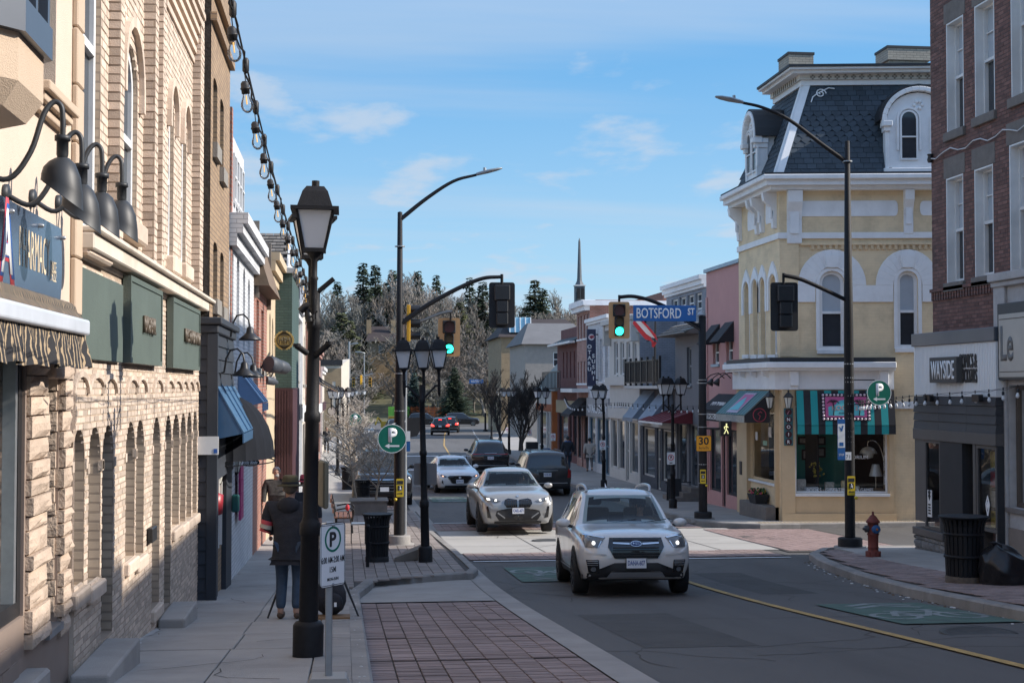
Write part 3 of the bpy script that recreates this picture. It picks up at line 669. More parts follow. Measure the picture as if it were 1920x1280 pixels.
tag(o.build('cushion',mat('white_fabric',(.6,.62,.6),.9)),'white bundled fabric lying in the pharmacy window corner','cushion')
M_navy=mat('navy_panel',(.055,.08,.125),.22,var=.08,vs=1.2)
M_cream=mat('cream_letter',(.70,.58,.40),.5,var=.03); M_red=mat('letter_red',(.60,.07,.09),.45,var=.05); M_wl=mat('letter_white',(.80,.81,.82),.45,var=.03); M_blue=mat('letter_blue',(.03,.11,.38),.45)
fs=LF(XL+.06); S=thing('pharmacy_sign','dark navy sign board with cream lettering on cream stucco','sign',(XL+.06,9,.9))
u0,u1=6.4,fs.u(106); zb,zt=fs.v(106,573),fs.v(106,427)
mb=MB(); P=[(u0,zb),(u1-.02,zb)]+[(u1+.05*math.sin(pi*i/6),zb+(zt-zb)*i/6) for i in range(7)]+[(u0,zt)]
mb.prism(P,fs.fn,-.02,.02); mb.build('panel',M_navy,S,bevel=.004)
for pxx,pyy in ((9,396),(66,423),(108,446),(9,541),(66,556),(105,566)):
 uu,vv=fs.px(pxx,pyy); mb=MB(); mb.lathe([(.014,0),(.014,.03),(.006,.036)],fs.pt(uu,vv,.02),8,M=Matrix.Rotation(pi/2,3,'Y')); mb.build('standoff',M_galv,S)
ua,ub=fs.u(27),fs.u(85); text('lettering','PHARMACY',.24,M_cream,S,fs.pt((ua+ub)/2,fs.v(60,508),.021),(0,1,0),(0,0,1),width=ub-ua,bold=.0,depth=.0015)
ua,ub=fs.u(86.5),fs.u(97.5)
text('lettering','SINCE',.07,M_cream,S,fs.pt((ua+ub)/2,fs.v(90,508),.021),(0,1,0),(0,0,1),width=ub-ua,bold=0,depth=.0015)
text('lettering','1922',.07,M_cream,S,fs.pt((ua+ub)/2,fs.v(90,526),.021),(0,1,0),(0,0,1),width=ub-ua,bold=0,depth=.0015)
text('lettering','A',.44,M_red,S,fs.pt(fs.u(5)-.02,fs.v(8,512)-.03,.0203),(0,1,0),(0,0,1),width=.40,bold=.05,depth=.0015)
text('lettering','A',.40,M_blue,S,fs.pt(fs.u(5)-.01,fs.v(8,512)-.01,.0225),(0,1,0),(0,0,1),width=.36,bold=.03,depth=.0015)
text('lettering','A',.36,M_wl,S,fs.pt(fs.u(5)-.03,fs.v(8,510),.0245),(0,1,0),(0,0,1),width=.28,bold=.02,depth=.0015)
M_awn=stripes('black_tan_stripe',(.022,.022,.025),(.36,.27,.17),1,.062,.85,.72,.09)
A=thing('striped_awning','black and tan striped awning rolled above pharmacy window','awning',(XL+.2,9,.2))
ye=10.35; xb=Xat(158,ye); zb=atX(150,612,xb).z
mb=MB(); mb.lathe([(.085,6),(.085,ye)],(XL+.07,0,zb+.10),12,M=Matrix.Rotation(-pi/2,3,'X'));
mb.quad((XL+.1,6,zb+.17),(XL+.1,ye,zb+.17),(xb,ye,zb+.05),(xb,6,zb+.05)); mb.build('awning_fabric',M_awn,A)
mb=MB(); mb.box(xb-.05,xb+.03,5.8,ye+.05,zb-.055,zb+.055); mb.build('front_bar',mat('white_bar',(.66,.70,.76),.3,.2),A,bevel=.02,seg=3)
mb=MB(); n=60; vs=[]
for i in range(n+1):
 y=6+(ye-6+.1)*i/n; wv=.018*math.sin(i*1.3)+.012*math.sin(i*2.9)
 vs+=[(xb-.01,y,zb-.05),(xb+.0+wv,y,zb-.17),(xb+.01+wv*1.6,y,zb-.285+.012*math.sin(i*.9))]
mb.add(vs,[(i*3+j,i*3+3+j,i*3+4+j,i*3+1+j) for i in range(n) for j in range(2)],0,True); mb.build('valance',M_awn,A)
mb=MB(); uu,vv=f.px(106,660); mb.box(XL-.05,XL+.03,uu-.03,uu+.03,vv-.15,vv+.1); mb.build('wall_bracket',M_galv,A)
def goose(name,label,pts,shade_c,r,h,tilt,mm,group=None,wall=None,sub=True,axis='Y'):
 g=thing(name,label,'wall lamp',pts[0],group)
 mb=MB(); mb.tube(smooth_pts(pts),.016 if r>.1 else .012,8); mb.build('arm',mm,g)
 mb=MB(); M=Matrix.Rotation(tilt,3,axis)
 mb.lathe([(.028,.0),(.034,.02),(.034,.10),(.045,.10),(.045,.13),(.03,.13)],shade_c,12,M=M); mb.build('socket',mm,g)
 mb=MB(); mb.lathe([(.04,0),(r*.62,-h*.12),(r*.88,-h*.38),(r*.98,-h*.7),(r,-h*.98),(r*1.02,-h),(r*.97,-h),(r*.9,-h*.5),(r*.5,-h*.2),(.0,-h*.1)],shade_c,20,M=M); mb.v=[(a,b,c-.75*(a-shade_c[0])*max(0,(shade_c[2]-c)/h)) for a,b,c in mb.v]; mb.build('lamp_shade',mm,g)
 mb=MB(); mb.lathe([(.06,0),(.06,.025),(.02,.03)],pts[0],12,M=Matrix.Rotation(pi/2,3,'Y')); mb.build('wall_plate',mm,g)
 return g
M_lamp=mat('charcoal_enamel',(.028,.031,.035),.5,.1,var=.12)
for k,(px_,py_,nm) in enumerate([(121,285,'nearest camera, over the pharmacy lettering'),(157,335,'second from the camera'),(195,350,'third from the camera'),(232,365,'farthest from the camera, by the brick wall')]):
 X=-1.62; c=atX(px_-4,py_+12,X); y=c.y
 pts=[(XL+.005,y-.14,c.z-.10+.02*k),(XL+.16,y-.12,c.z-.14),(XL+.27,y-.08,c.z+.02),(XL+.33,y-.04,c.z+.24),(XL+.38,y-.01,c.z+.32),(XL+.42,y,c.z+.30),(X,y,c.z+.22),(X,y,c.z+.12)]
 goose('gooseneck_lamp',f'charcoal gooseneck wall lamp on cream stucco, {nm}',pts,(X,y,c.z),.118,.215,0,M_lamp,'gooseneck lamps above the pharmacy sign')
# ================================================================ LEFT 2: beige brick building
M_bbr=mat('beige_brick',(.61,.495,.395),.92,var=.12,vs=6,bump=.3,bs=70,isl=.15,stain=.25,scol=(.33,.23,.16),streak=1)
M_bmort=brick('tan_mortar',(.46,.36,.27),(.38,.29,.215),(.30,.235,.18),.2,.078,.011,.95,.5)
M_bbr2=mat('weathered_brick',(.535,.435,.35),.92,var=.16,vs=4,bump=.3,bs=70,isl=.26,stain=.28,scol=(.27,.20,.15))
M_woodw=mat('weathered_white_wood',(.62,.55,.46),.8,var=.12,vs=3,stain=.5,scol=(.32,.27,.21))
M_gpan=mat('sage_green_panel',(.092,.118,.100),.6,var=.14,vs=1.5,stain=.25,scol=(.08,.10,.09),streak=1,bump=.2)
M_gtxt=mat('bronze_letter',(.10,.075,.05),.5)
Y0,Y1=Yq,f.u(373); vc=f.v(145,452)
B=thing('beige_brick_building','pale beige brick building with narrow arched windows and white ledge','building',(XL,15,gz(15)))
lowpx=[(138,160,803,1109,'w'),(167,190,799,1098,'w'),(193,214,796,1188,'d'),(237,254,790,1052,'w'),(256,271,786,1046,'w'),(287,301,781,1131,'d'),(310,322,778,1131,'d'),(324,337,776,992,'w'),(339,349,774,983,'w'),(351,360,772,974,'w'),(362,370,770,966,'w')]
low=[]
for a,b_,t,bt,k in lowpx:
 u0,u1=f.u(a),f.u(b_); r=(u1-u0)*.5
 low.append((u0,u1,f.v(a,bt)-(.05 if k=='d' else 0),f.v((a+b_)/2,t),min(r,.3),.17))
uppx=[(147,183,-330,430),(225,253,72,400),(312,322,178,478),(337,346,214,492)]
up=[]
for a,b_,t,bt in uppx:
 u0,u1=f.u(a),f.u(b_); up.append((u0,u1,f.v(a,bt),f.v((a+b_)/2,t),(u1-u0)*.42,.09))
ZT=6.6
mb=MB(); f.wall(mb,Y0,Y1,-3.6,ZT,low+up,.17); shell(f,mb,Y0,Y1,-3.6,ZT,9); mb.build('wall',M_bmort,B)
key=lambda b:b[0]-(.6*b[2] if b[2]<0 else 0)
bricks(f,Y0,Y1,-3.2,vc-.1,low,M_bbr2,B,bw=.2,bh=.054,mo=.007,maxobj=150,key=lambda b:abs(b[0]-12.2))
ups=[(o[0]-.0,o[1],o[2],o[3],o[4]) for o in up]
bricks(f,Y0,Y1,vc+.25,ZT,ups,M_bbr,B,maxobj=150,key=lambda b:abs(b[0]-12)+.3*abs(b[2]-2.5))
for o in low:
 dd=(o[2]<gz(o[0])+.35)
 win(f,B,o[:5],.17,.05,M_white if not dd else M_blackm,M_pane,rail=not dd,name='door' if dd else 'window',th=.04)
 if not dd:
  mb=MB(); f.box(mb,o[0]-.05,o[1]+.04,o[2]-.13,o[2]-.003,-.2,.055); mb.build('stone_sill',M_bbr2,B,bevel=.015)
 mb=MB(); hood(f,mb,o[0]-.05,o[1]+.05,o[3]+.27,.13,.045,.03,8);
 mb.build('hood_mould',M_bbr2,B)
 for uu,ub in ((o[0]-.085,o[0]-.004),(o[1]+.004,o[1]+.085)): mb=MB(); f.box(mb,uu,ub,o[3]-o[4]-.08,o[3]-o[4],-.02,.016); mb.build('impost',M_bbr2,B)
for o in up:
 win(f,B,o[:5],.09,.09,M_white,M_pane,name='window',lower=None)
 mb=MB(); f.box(mb,o[0]-.12,o[1]+.12,o[2]-.2,o[2]-.004,-.2,.1); mb.build('stone_sill',M_bbr,B,bevel=.02)
 mb=MB(); hood(f,mb,o[0]-.08,o[1]+.08,o[3]-o[4],o[4]+.14,.09,.06,10,.18); mb.build('hood_mould',M_bbr,B)
def pil(u0,u1,v0,v1,d1):
 mb=MB(); f.box(mb,u0,u1,v0,v1,-.01,d1); p=mb.build('pilaster',M_bmort,B)
 fa=LF(XL+d1); bricks(fa,u0,u1,v0,v1,[],M_bbr,p)
 fb=Fr((XL,u0,0),(1,0,0),(0,-1,0)); bricks(fb,0,d1+.008,v0,v1,[],M_bbr2,p,bw=.22)
pil(f.u(198),f.u(198)+.22,vc+.1,ZT,.10); pil(f.u(264),f.u(264)+.24,vc+.1,ZT,.117); pil(f.u(289),f.u(289)+.22,vc+.1,ZT,.068); pil(f.u(357),f.u(357)+.45,vc+.1,ZT,.105)
for k in range(6):
 mb=MB(); v=f.v(340,75)+k*.13; f.box(mb,f.u(303)+.02,f.u(362)-.02,v,v+.075,-.01,.03+.022*k); mb.build('corbel_course',M_bbr,B)
pr=Xat(176,Y0)-XL
mb=MB(); za,zb2=f.v(145,430),f.v(145,467)
f.box(mb,Y0-.02,f.u(386),zb2,zb2+.13,-.01,pr); f.box(mb,Y0-.02,f.u(386),zb2+.132,za+.03,-.01,pr+.05); f.box(mb,Y0-.02,f.u(386),zb2-.06,zb2-.002,-.01,pr-.12)
mb.build('ledge',M_woodw,B,bevel=.012)
for (a,b_,t,bt,dd,tx,tpx) in ((143,220,500,672,.03,None,None),(228,288,520,676,.06,'BAR & GRILL',(251,272,622,598)),(311,362,560,686,.06,'RESTAURANT',(332,361,640,620))):
 r=f.rect(a,t,b_,bt); S=thing('fascia_sign',{143:'large faded sage green fascia panel without lettering under white ledge',228:'square sage green fascia panel in the middle with small bronze letters',311:'sage green fascia panel farthest along the brick wall with bronze letters'}[a],'sign',f.pt(r[0],r[2],.02),'green fascia panels on the beige brick wall')
 mb=MB(); f.box(mb,r[0],r[1],r[2],r[3],.018,.018+dd); mb.build('panel',M_gpan,S,bevel=.006)
 if dd>.05:
  mb=MB(); poly_ring(f,mb,[(r[0]-.02,r[2]-.02),(r[1]+.02,r[2]-.02),(r[1]+.02,r[3]+.02),(r[0]-.02,r[3]+.02)],.05,.016,.09); mb.build('frame',M_gpan,S)
  u0,u1=f.u(tpx[0]),f.u(tpx[1]); v=f.v(tpx[0],tpx[2]); text('lettering',tx,.16,M_gtxt,S,f.pt((u0+u1)/2,v,.081),(0,1,0),(0,0,1),width=u1-u0,depth=.03,bold=.01)
for (a,b_,t,bt,lab) in ((88,196,1225,1290,'low concrete doorstep block nearest the camera'),(287,344,1136,1172,'low concrete doorstep block farther along the beige brick wall')):
 y0=f.u(a) if a>200 else 10.75; y1=f.u(b_) if a>200 else 12.1
 y0,y1=(10.9,12.5) if a<200 else (15.9,17.2)
 mb=MB(); z=gz((y0+y1)/2)+CURB; mb.box(XL+.02,XL+.31,y0,y1,z-.3,z+.15); tag(mb.build('doorstep',M_conc,bevel=.02,seg=2),lab,'doorstep',group='concrete doorsteps')
mb=MB(); z=gz(13.4)+CURB; mb.box(XL-.2,XL+.06,low[2][0]+.01,low[2][1]-.01,z-.3,z+.16); mb.build('door_sill',M_conc,B,bevel=.015)
r=f.rect(274,990,282,1018); mb=MB(); f.box(mb,r[0],r[1],r[2],r[3],.01,.07); tag(mb.build('meter_box',M_black,bevel=.01),'small black box mounted low on beige brick wall','wall box')
# ================================================================ LEFT 3: brown brick over navy shopfront
M_brown=brick('brown_brick',(.36,.25,.15),(.27,.185,.115),(.19,.14,.10),wear=.6,wcol=(.12,.085,.06))
M_shadewall=mat('shaded_party_wall',(.03,.027,.025),.95,var=.6,vs=5,bump=.8,bs=20,stain=.4,scol=(.14,.11,.08))  # near-black colour paints in the shade on the building's side away from the sun
M_nav=mat('navy_siding',(.028,.034,.045),.6,var=.12,isl=.1)
Xb=Xat(392,Y1); fb=LF(Xb); Y2=fb.u(428)
B=thing('brown_brick_building','weathered brown brick building with tall narrow upper windows','building',(Xb,22,gz(22)))
ops=[fb.rect(400,140,407,268)+(.1,.2),fb.rect(413,180,419,315)+(.1,.2),fb.rect(400,450,407,560)+(.1,.2),fb.rect(413,470,419,575)+(.1,.2)]
vt=7.4; mb=MB(); fb.wall(mb,Y1,Y2-.003,-4,vt,ops,.2); mb.build('wall',M_brown,B)
mb=MB(); shell(fb,mb,Y1+.002,Y2-.003,-4,vt,9); mb.build('party_wall',M_shadewall,B)
for o in ops: win(fb,B,o[:5],.2,.05,M_blackm,M_pane); mb=MB(); fb.box(mb,o[0]-.05,o[1]+.05,o[2]-.22,o[2]-.004,-.1,.07); mb.build('stone_sill',M_stone,B)
for v in (fb.v(410,75),fb.v(410,20)): mb=MB(); fb.box(mb,Y1-.02,Y2,v,v+.12,-.01,.08); mb.build('string_course',M_brown,B)
Xn=Xat(402,Y1)+.0; fn_=LF(Xn); Yn=fn_.u(436); vt=fn_.v(402,608)
B=thing('navy_shopfront','dark navy boarded shopfront with cornice below brown brick','shopfront',(Xn,22,gz(22)))
door=(fn_.u(411),fn_.u(426),-3.15,fn_.v(405,780))
mb=MB(); fn_.wall(mb,Y1-.02,Yn,-4,vt,[door],.3); shell(fn_,mb,Y1-.02,Yn,-4,vt,.9); mb.build('wall',M_nav,B)
v=vt-.1;
while v>-3.1:
 mb=MB(); v-=.19
 g=Fr((XL,Y1-.02,0),(1,0,0),(0,-1,0)); mb.hexa([g.pt(u,vv,d) for vv,dd in((v,.035),(v+.185,.012)) for u,d in((0,0),(Xn-XL-.09,0),(Xn-XL-.09,dd),(0,dd))]); mb.build('siding_board',M_nav,B)
 if v>-1.35:
  mb=MB(); mb.hexa([fn_.pt(u,vv,d) for vv,dd in((v,.03),(v+.185,.01)) for u,d in((Y1+.1,0),(Yn,0),(Yn,dd),(Y1+.1,dd))]); mb.build('siding_board',M_nav,B)
mb=MB(); fn_.box(mb,Y1-.12,Yn+.02,vt,vt+.1,-.2,.11); fn_.box(mb,Y1-.08,Yn+.02,vt-.12,vt-.002,-.2,.06); mb.build('cornice',M_nav,B,bevel=.015)
mb=MB(); fn_.box(mb,Y1-.07,Y1+.06,-4,vt-.13,-.09,.05); mb.build('corner_post',M_nav,B)
win(fn_,B,door,.3,.07,M_nav,M_pane,rail=False,name='shop_window',mull=(.33,.66))
mb=MB()
for pxx in (413,418,423): u=fn_.u(pxx); fn_.box(mb,u-.03,u+.03,-2.4,door[3],-.1,-.04)
mb.build('white_mullion',M_white,B)
def steel_lamp(pp,cx,lab,grp='black warehouse lamps over the shopfronts',r=.2):
 X=pp[0]; y=pp[1]; z=pp[2]
 pts=[(X,y,z),(X+.07,y,z+.02),(X+.10,y,z+.22),(X+.16,y,z+.34),(X+.26,y,z+.36),(X+.34,y,z+.28),(X+.36,y,z+.17)]
 g=thing('warehouse_lamp',lab,'wall lamp',pp,grp)
 mb=MB(); mb.tube(pts,.016,6); mb.build('arm',M_black,g)
 mb=MB(); mb.lathe([(.03,.09),(.05,.07),(.06,.0),(r*.5,-.03),(r,-.10),(r,-.12),(.0,-.09)],(X+.36,y,z+.08),14); mb.build('lamp_shade',M_black,g)
 mb=MB(); mb.lathe([(.07,0),(.07,.03)],(X-.005,y,z),10,M=Matrix.Rotation(pi/2,3,'Y')); mb.build('wall_plate',M_black,g)
for (a,b_,s) in ((424,633,'upper lamp over navy boards'),(411,700,'near lamp of the lower pair above the blue awning'),(432,703,'far lamp of the lower pair above the blue awning')):
 p=fn_.pt(*fn_.px(a,b_),0); steel_lamp(p,0,'black warehouse lamp on curved arm, '+s,r=.17)
def wedge(name,label,cat,fr,u0,u1,vt,vb,out,mm,rim=None,lip=.15,side=True,n=0,d0=0):
 A=thing(name,label,cat,fr.pt((u0+u1)/2,vt,d0))
 mb=MB(); mb.hexa([fr.pt(u0,vb,d0+out-.02),fr.pt(u1,vb,d0+out-.02),fr.pt(u1,vt-.02,d0+.005),fr.pt(u0,vt-.02,d0+.005),fr.pt(u0,vb+.02,d0+out),fr.pt(u1,vb+.02,d0+out),fr.pt(u1,vt,d0+.01),fr.pt(u0,vt,d0+.01)])
 if side:
  for u in (u0+.004,u1-.004): mb.add([fr.pt(u,vt-.03,d0+.006),fr.pt(u,vb-lip*.6,d0+.006),fr.pt(u,vb,d0+out-.025)],[(0,1,2)])
 mb.build('canopy',mm,A,recalc=True)
 if lip:
  mb=MB(); fr.box(mb,u0,u1,vb-lip,vb-.003,d0+out-.018,d0+out); mb.build('valance',rim or mm,A)
 if n:
  for i in range(1,n):
   u=u0+(u1-u0)*i/n; mb=MB(); a=fr.pt(u,vt+.012,d0+.01);b=fr.pt(u,vb+.03,d0+out); mb.tube([a,b],.014,4); mb.build('seam',mm,A)
 return A
M_bawn=mat('blue_awning',(.055,.13,.24),.35,.1,var=.1,coat=.2); M_bawn2=mat('pale_blue_awning',(.17,.27,.43),.45,var=.1)
u0,u1=fn_.u(404),fn_.u(437); wedge('blue_awning','steep blue metal awning with seams on navy shopfront','awning',fn_,u0,u1,fn_.v(404,720),fn_.v(404,720)-.70,.40,M_bawn,None,.13,True,4)
S=thing('blade_sign','blank white rounded sign panel fixed to navy siding','sign',(XL+.1,Y1-.1,-.8)); g=Fr((0,Y1-.10,0),(1,0,0),(0,-1,0))
r=g.rect(371,818,410,852); mb=MB(); mb.prism([(r[0],r[2]),(r[1],r[2]),(r[1],r[3]),(r[0],r[3])],g.fn,0,.03); mb.build('panel',M_white,S,bevel=.02,seg=3)
mb=MB(); g.box(mb,r[0]-.3,r[0]+.05,r[3]-.08,r[3]-.04,-.03,.0); mb.build('bracket',M_black,S)
mb=MB(); uu,vv=g.px(405,845); g.box(mb,uu-.03,uu+.02,vv-.03,vv+.03,.031,.034); mb.build('print_mark',M_blue,S)
# ================================================================ LEFT 4..: the sunlit row beyond
def row(name,label,Xp,pa,pb,topy,m,ops=(),oprise=0,depth=9,base=None,fm=None,pm=None,rec=.14,corn=None,cm=None,yx=None,rail=True,sill=.1,side='L'):
 fr=LF(Xp) if side=='L' else RF(Xp); u0,u1=(fr.u(pa),fr.u(pb)) if yx is None else yx; u0,u1=sorted((u0,u1))
 vt=max(fr.v(pa,topy[0]),fr.v(pb,topy[1])) if not isinstance(topy,float) else topy
 B=thing(name,label,'building',(Xp,(u0+u1)/2,gz((u0+u1)/2)))
 O=[]
 for o in ops:
  a,t,b_,bt=o[:4]; r=fr.rect(a,t,b_,bt); rr=o[4] if len(o)>4 else oprise
  r=(max(r[0],u0+.05),min(r[1],u1-.05),r[2],min(r[3],vt-.1)); O.append(r+((r[1]-r[0])*.5*rr,rec))
 mb=MB(); fr.wall(mb,u0+.003,u1-.003,-5.2,vt,O,rec); shell(fr,mb,u0+.003,u1-.003,-5.2,vt,depth); mb.build('wall',m,B)
 for o in O: win(fr,B,o[:5],rec,.07,fm,pm,rail=rail,sill=sill,sm=cm)
 if corn:
  for k,(h,p) in enumerate(corn):
   v=vt-sum(c[0] for c in corn[:k])-k*.002; mb=MB(); fr.box(mb,u0-.02,u1+.02,v-h,v-.002,-.3,p); mb.build('cornice',cm or m,B)
 return B,fr,u0,u1,vt
M_wbr=brick('white_painted_brick',(.62,.63,.64),(.55,.56,.58),(.42,.43,.45),wear=.35,wcol=(.38,.38,.40))
M_rbr=brick('red_brick',(.33,.13,.09),(.26,.10,.075),(.30,.24,.20))
M_rbrl=brick('rose_brick',(.36,.175,.14),(.30,.14,.11),(.34,.29,.26))
M_creamst=mat('cream_stone',(.50,.40,.27),.85,var=.12,vs=2,stain=.3,scol=(.28,.21,.14),streak=1)
M_cut=mat('lit_plaster',(.52,.47,.40),.85,var=.12,vs=1.5,stain=.25,scol=(.30,.26,.22))
M_maroon=mat('maroon_siding',(.055,.018,.022),.6,var=.1); M_teal=brick('green_painted_brick',(.055,.095,.085),(.042,.078,.07),(.035,.06,.055))
X4=Xb+.0
B4,f4,a4,b4,t4=row('white_brick_building','tall white painted brick building with dark slit windows',X4,429,475,(395,480),M_wbr,[(433,455,437,640),(444,472,448,648),(456,500,459,655),(465,520,468,660)],1,corn=[(.18,.30),(.16,.22),(.2,.12)],sill=None)
mb=MB(); f4.box(mb,f4.u(431),f4.u(457),t4+.01,f4.v(445,268),-5,-.02); mb.build('attic_wall',M_wbr,B4)
for a in (435,440,445,450):
 r=f4.rect(a,330,a+3,400);
 r=(r[0],r[1],t4+.25,f4.v(445,268)-.35); win(f4,B4,r,.0,.04,M_white,M_pane,rail=True)
mb=MB(); f4.box(mb,f4.u(430),f4.u(432),-4,f4.v(431,195),-.3,.02); mb.build('brick_pier',M_rbr,B4)
B5,f5,a5,b5,t5=row('red_brick_building','red brick building with wooden slanted parapet and ivy-like wires',X4,475,500,(520,560),M_rbr,[(481,560,485,690),(490,580,494,695)],0,sill=.12,cm=M_stone)
mb=MB(); mb.hexa([f5.pt(u,v,d) for v,(d0,d1) in((t5-.15,(-.1,.32)),(t5+.95,(-.1,-.02))) for u,d in((a5,d0),(b5,d0),(b5,d1),(a5,d1))]); mb.build('wooden_parapet',mat('brown_shingle',(.16,.115,.08),.9,var=.35,vs=5),B5)
for u in (a5+.1,b5-.15): mb=MB(); f5.box(mb,u,u+.1,t5-.4,t5+1.2,-.05,.1); mb.build('timber_post',mat('grey_wood',(.20,.17,.14),.9,var=.25),B5)
B6,f6,a6,b6,t6=row('cream_stone_building','cream stone building with moulded cornice beyond red brick',X4,500,515.5,(470,505),M_creamst,[(505,585,507,700),(510,595,512,705)],1,corn=[(.2,.30),(.25,.2),(.2,.1)],sill=.1)
Yg=b6+.01; Xg=Xat(547,Yg); zt=atY(530,512,Yg).z; zm=atY(530,727,Yg).z
B=thing('green_brick_building','dark green painted brick building with grey shingle roof','building',(Xg,Yg+2,gz(Yg)))
mb=MB(); mb.box(XL-8,Xg,Yg,Yg+5.5,zm,zt); mb.build('wall',M_teal,B)
mb=MB(); mb.box(XL-8,Xg+.03,Yg-.03,Yg+5.4,-4.6,zm-.003); mb.build('shopfront_wall',M_maroon,B)
for k in range(7):
 x=XL+.02+k*.075; mb=MB(); mb.box(x,x+.05,Yg-.055,Yg-.028,-4.5,zm-.05); mb.build('siding_board',M_maroon,B)
mb=MB(); mb.box(XL-.3,Xg+.12,Yg-.1,Yg+5.6,zt+.002,zt+.14); mb.build('eave_flashing',mat('grey_flashing',(.34,.36,.38),.5,.3),B)
zr=atY(520,438,Yg+1.6).z; xr=Xat(541,Yg+1.6)
M_shg=mat('grey_shingle',(.17,.155,.14),.95,var=.15,vs=3,isl=.2)
mb=MB(); mb.hexa([(XL-7,Yg+.1,zt+.15),(xr,Yg+.1,zt+.15),(xr,Yg+4,zt+.15),(XL-7,Yg+4,zt+.15),(XL-7,Yg+1.6,zr-.06),(xr,Yg+1.6,zr-.06),(xr,Yg+2.4,zr-.06),(XL-7,Yg+2.4,zr-.06)]); rf=mb.build('roof',M_shg,B)
n=11
for i in range(n):
 t0,t1=i/n,(i+1)/n; p0=V((0,Yg+.06,zt+.16)).lerp(V((0,Yg+1.58,zr)),t0); p1=V((0,Yg+.06,zt+.16)).lerp(V((0,Yg+1.58,zr)),t1); x=xr
 x-=.12*(i%2)
 while x>XL-1.4:
  b=MB(); b.hexa([(x-.21,p0.y-.03,p0.z),(x-.005,p0.y-.03,p0.z),(x-.005,p1.y,p1.z-.02),(x-.21,p1.y,p1.z-.02),(x-.21,p0.y-.035,p0.z+.025),(x-.005,p0.y-.035,p0.z+.025),(x-.005,p1.y,p1.z+.005),(x-.21,p1.y,p1.z+.005)]); b.build('shingle',M_shg,rf,recalc=False); x-=.215
mb=MB(); mb.box(xr,xr+.05,Yg+.05,Yg+3.9,zt+.15,zt+.4); mb.hexa([(xr,Yg+.0,zt+.15),(xr+.06,Yg+.0,zt+.15),(xr+.06,Yg+.3,zt+.15),(xr,Yg+.3,zt+.15),(xr,Yg+1.5,zr),(xr+.06,Yg+1.5,zr),(xr+.06,Yg+1.8,zr),(xr,Yg+1.8,zr)]); mb.build('gable_trim',M_white,B)
Xf=Xat(549,Yg+5.5)
ypos=Yg+5.52; specs=[('white_shop_building','narrow white shop building with pale parapet next to green brick',5.5,M_wbr,2.6),('beige_terrace_building','beige plastered terrace building with cornice on sunny side',7,M_cut,3.4),('pink_brick_terrace','pale red brick terrace building with white lintels on sunny side',9,M_rbrl,3.9),('white_terrace_building','white plastered building with thin pilasters on sunny side',9,M_wbr,4.3),('red_brick_terrace','red brick terrace building with dark shopfront on sunny side',11,M_rbrl,2.0),('tan_terrace_building','tan plaster terrace building towards the far crossing',14,M_cut,1.2)]
for k,(nm,lab,ln,mm,zt) in enumerate(specs):
 X=Xf+.02*k; fr=LF(X); nwin=max(2,int(ln/2.2)); y0=ypos; y1=ypos+ln; zg=gz(y0)
 B=thing(nm,lab,'building',(X,(y0+y1)/2,zg)); ops=[]
 for i in range(nwin):
  c=y0+(i+.5)*ln/nwin; ops.append((c-.45,c+.45,zg+4.3,zg+6.2,.2,.14))
 shp=[(y0+.5+i*ln/2,y0+ln/2-.3+i*ln/2,zg+.6,zg+2.8,0,.2) for i in range(2)]
 ops=[o for o in ops if o[3]<zt-.3]
 mb=MB(); fr.wall(mb,y0,y1-.004,-5.5,zt,ops+shp,.14); shell(fr,mb,y0,y1-.004,-5.5,zt,9); mb.build('wall',mm,B)
 for o in ops: win(fr,B,o[:5],.14,.07,M_white,M_pane,sill=.1)
 for o in shp: win(fr,B,o[:4],.2,.08,M_blackm if k%2 else M_white,M_pane,rail=False,name='shop_window')
 for h,p,o_ in ((.2,.22,0),(.18,.12,.21)): mb=MB(); fr.box(mb,y0,y1,zt-o_-h,zt-o_,-.2,p); mb.build('cornice',M_white if k%2 else mm,B)
 mb=MB(); fr.box(mb,y0+.1,y1-.1,zg+3.0,zg+3.5,.0,.14); mb.build('fascia_board',[M_blackm,M_white,M_maroon][k%3],B,bevel=.01)
 mb=MB(); fr.box(mb,y0-.0,y0+.35,zg,zt-.4,0,.1); mb.build('pilaster',M_white if k%2 else mm,B)
 ypos=y1
Yk=128; x0,x1=Xat(612,Yk),Xat(640,Yk); z1=atY(620,690,Yk).z
B=thing('far_corner_shop','low tan brick corner shop with black canopy edge far away','building',(x1,Yk+4,gz(Yk)))
M_tanbr=brick('tan_brick',(.36,.26,.15),(.31,.22,.13),(.26,.2,.14))
g=Fr((0,Yk,0),(1,0,0),(0,-1,0)); o=g.rect(623,715,629,775); s=g.rect(632,735,639,800)
mb=MB(); g.wall(mb,x0-4,x1,-5.4,z1,[o,s],.2); mb.build('wall',M_tanbr,B); win(g,B,o,.2,.06); win(g,B,s,.2,.06,M_blackm,rail=False,name='shop_window')
x2=Xat(655,Yk+8); mb=MB(); mb.hexa([(x0-4,Yk+.02,-5.4),(x1,Yk+.02,-5.4),(x2,Yk+9,-5.4),(x0-4,Yk+9,-5.4),(x0-4,Yk+.02,z1+.25),(x1,Yk+.02,z1+.25),(x2,Yk+9,z1+1.0),(x0-4,Yk+9,z1+.25)]); mb.build('side_wall',M_cut,B)
mb=MB(); mb.box(x0-4,x1+.1,Yk-.15,Yk+.3,z1+.26,z1+.75); mb.build('parapet',M_blackm,B)
wedge('pale_blue_awning','pale blue cloth awning with peaked side beyond navy shopfront','awning',f4,f4.u(446),f4.u(446)+1.6,f4.v(446,692),f4.v(446,692)-.6,.45,M_bawn2,None,.14,True,3)
M_umb=mat('black_umbrella_cloth',(.010,.012,.017),.9,var=.15,spec=.2)
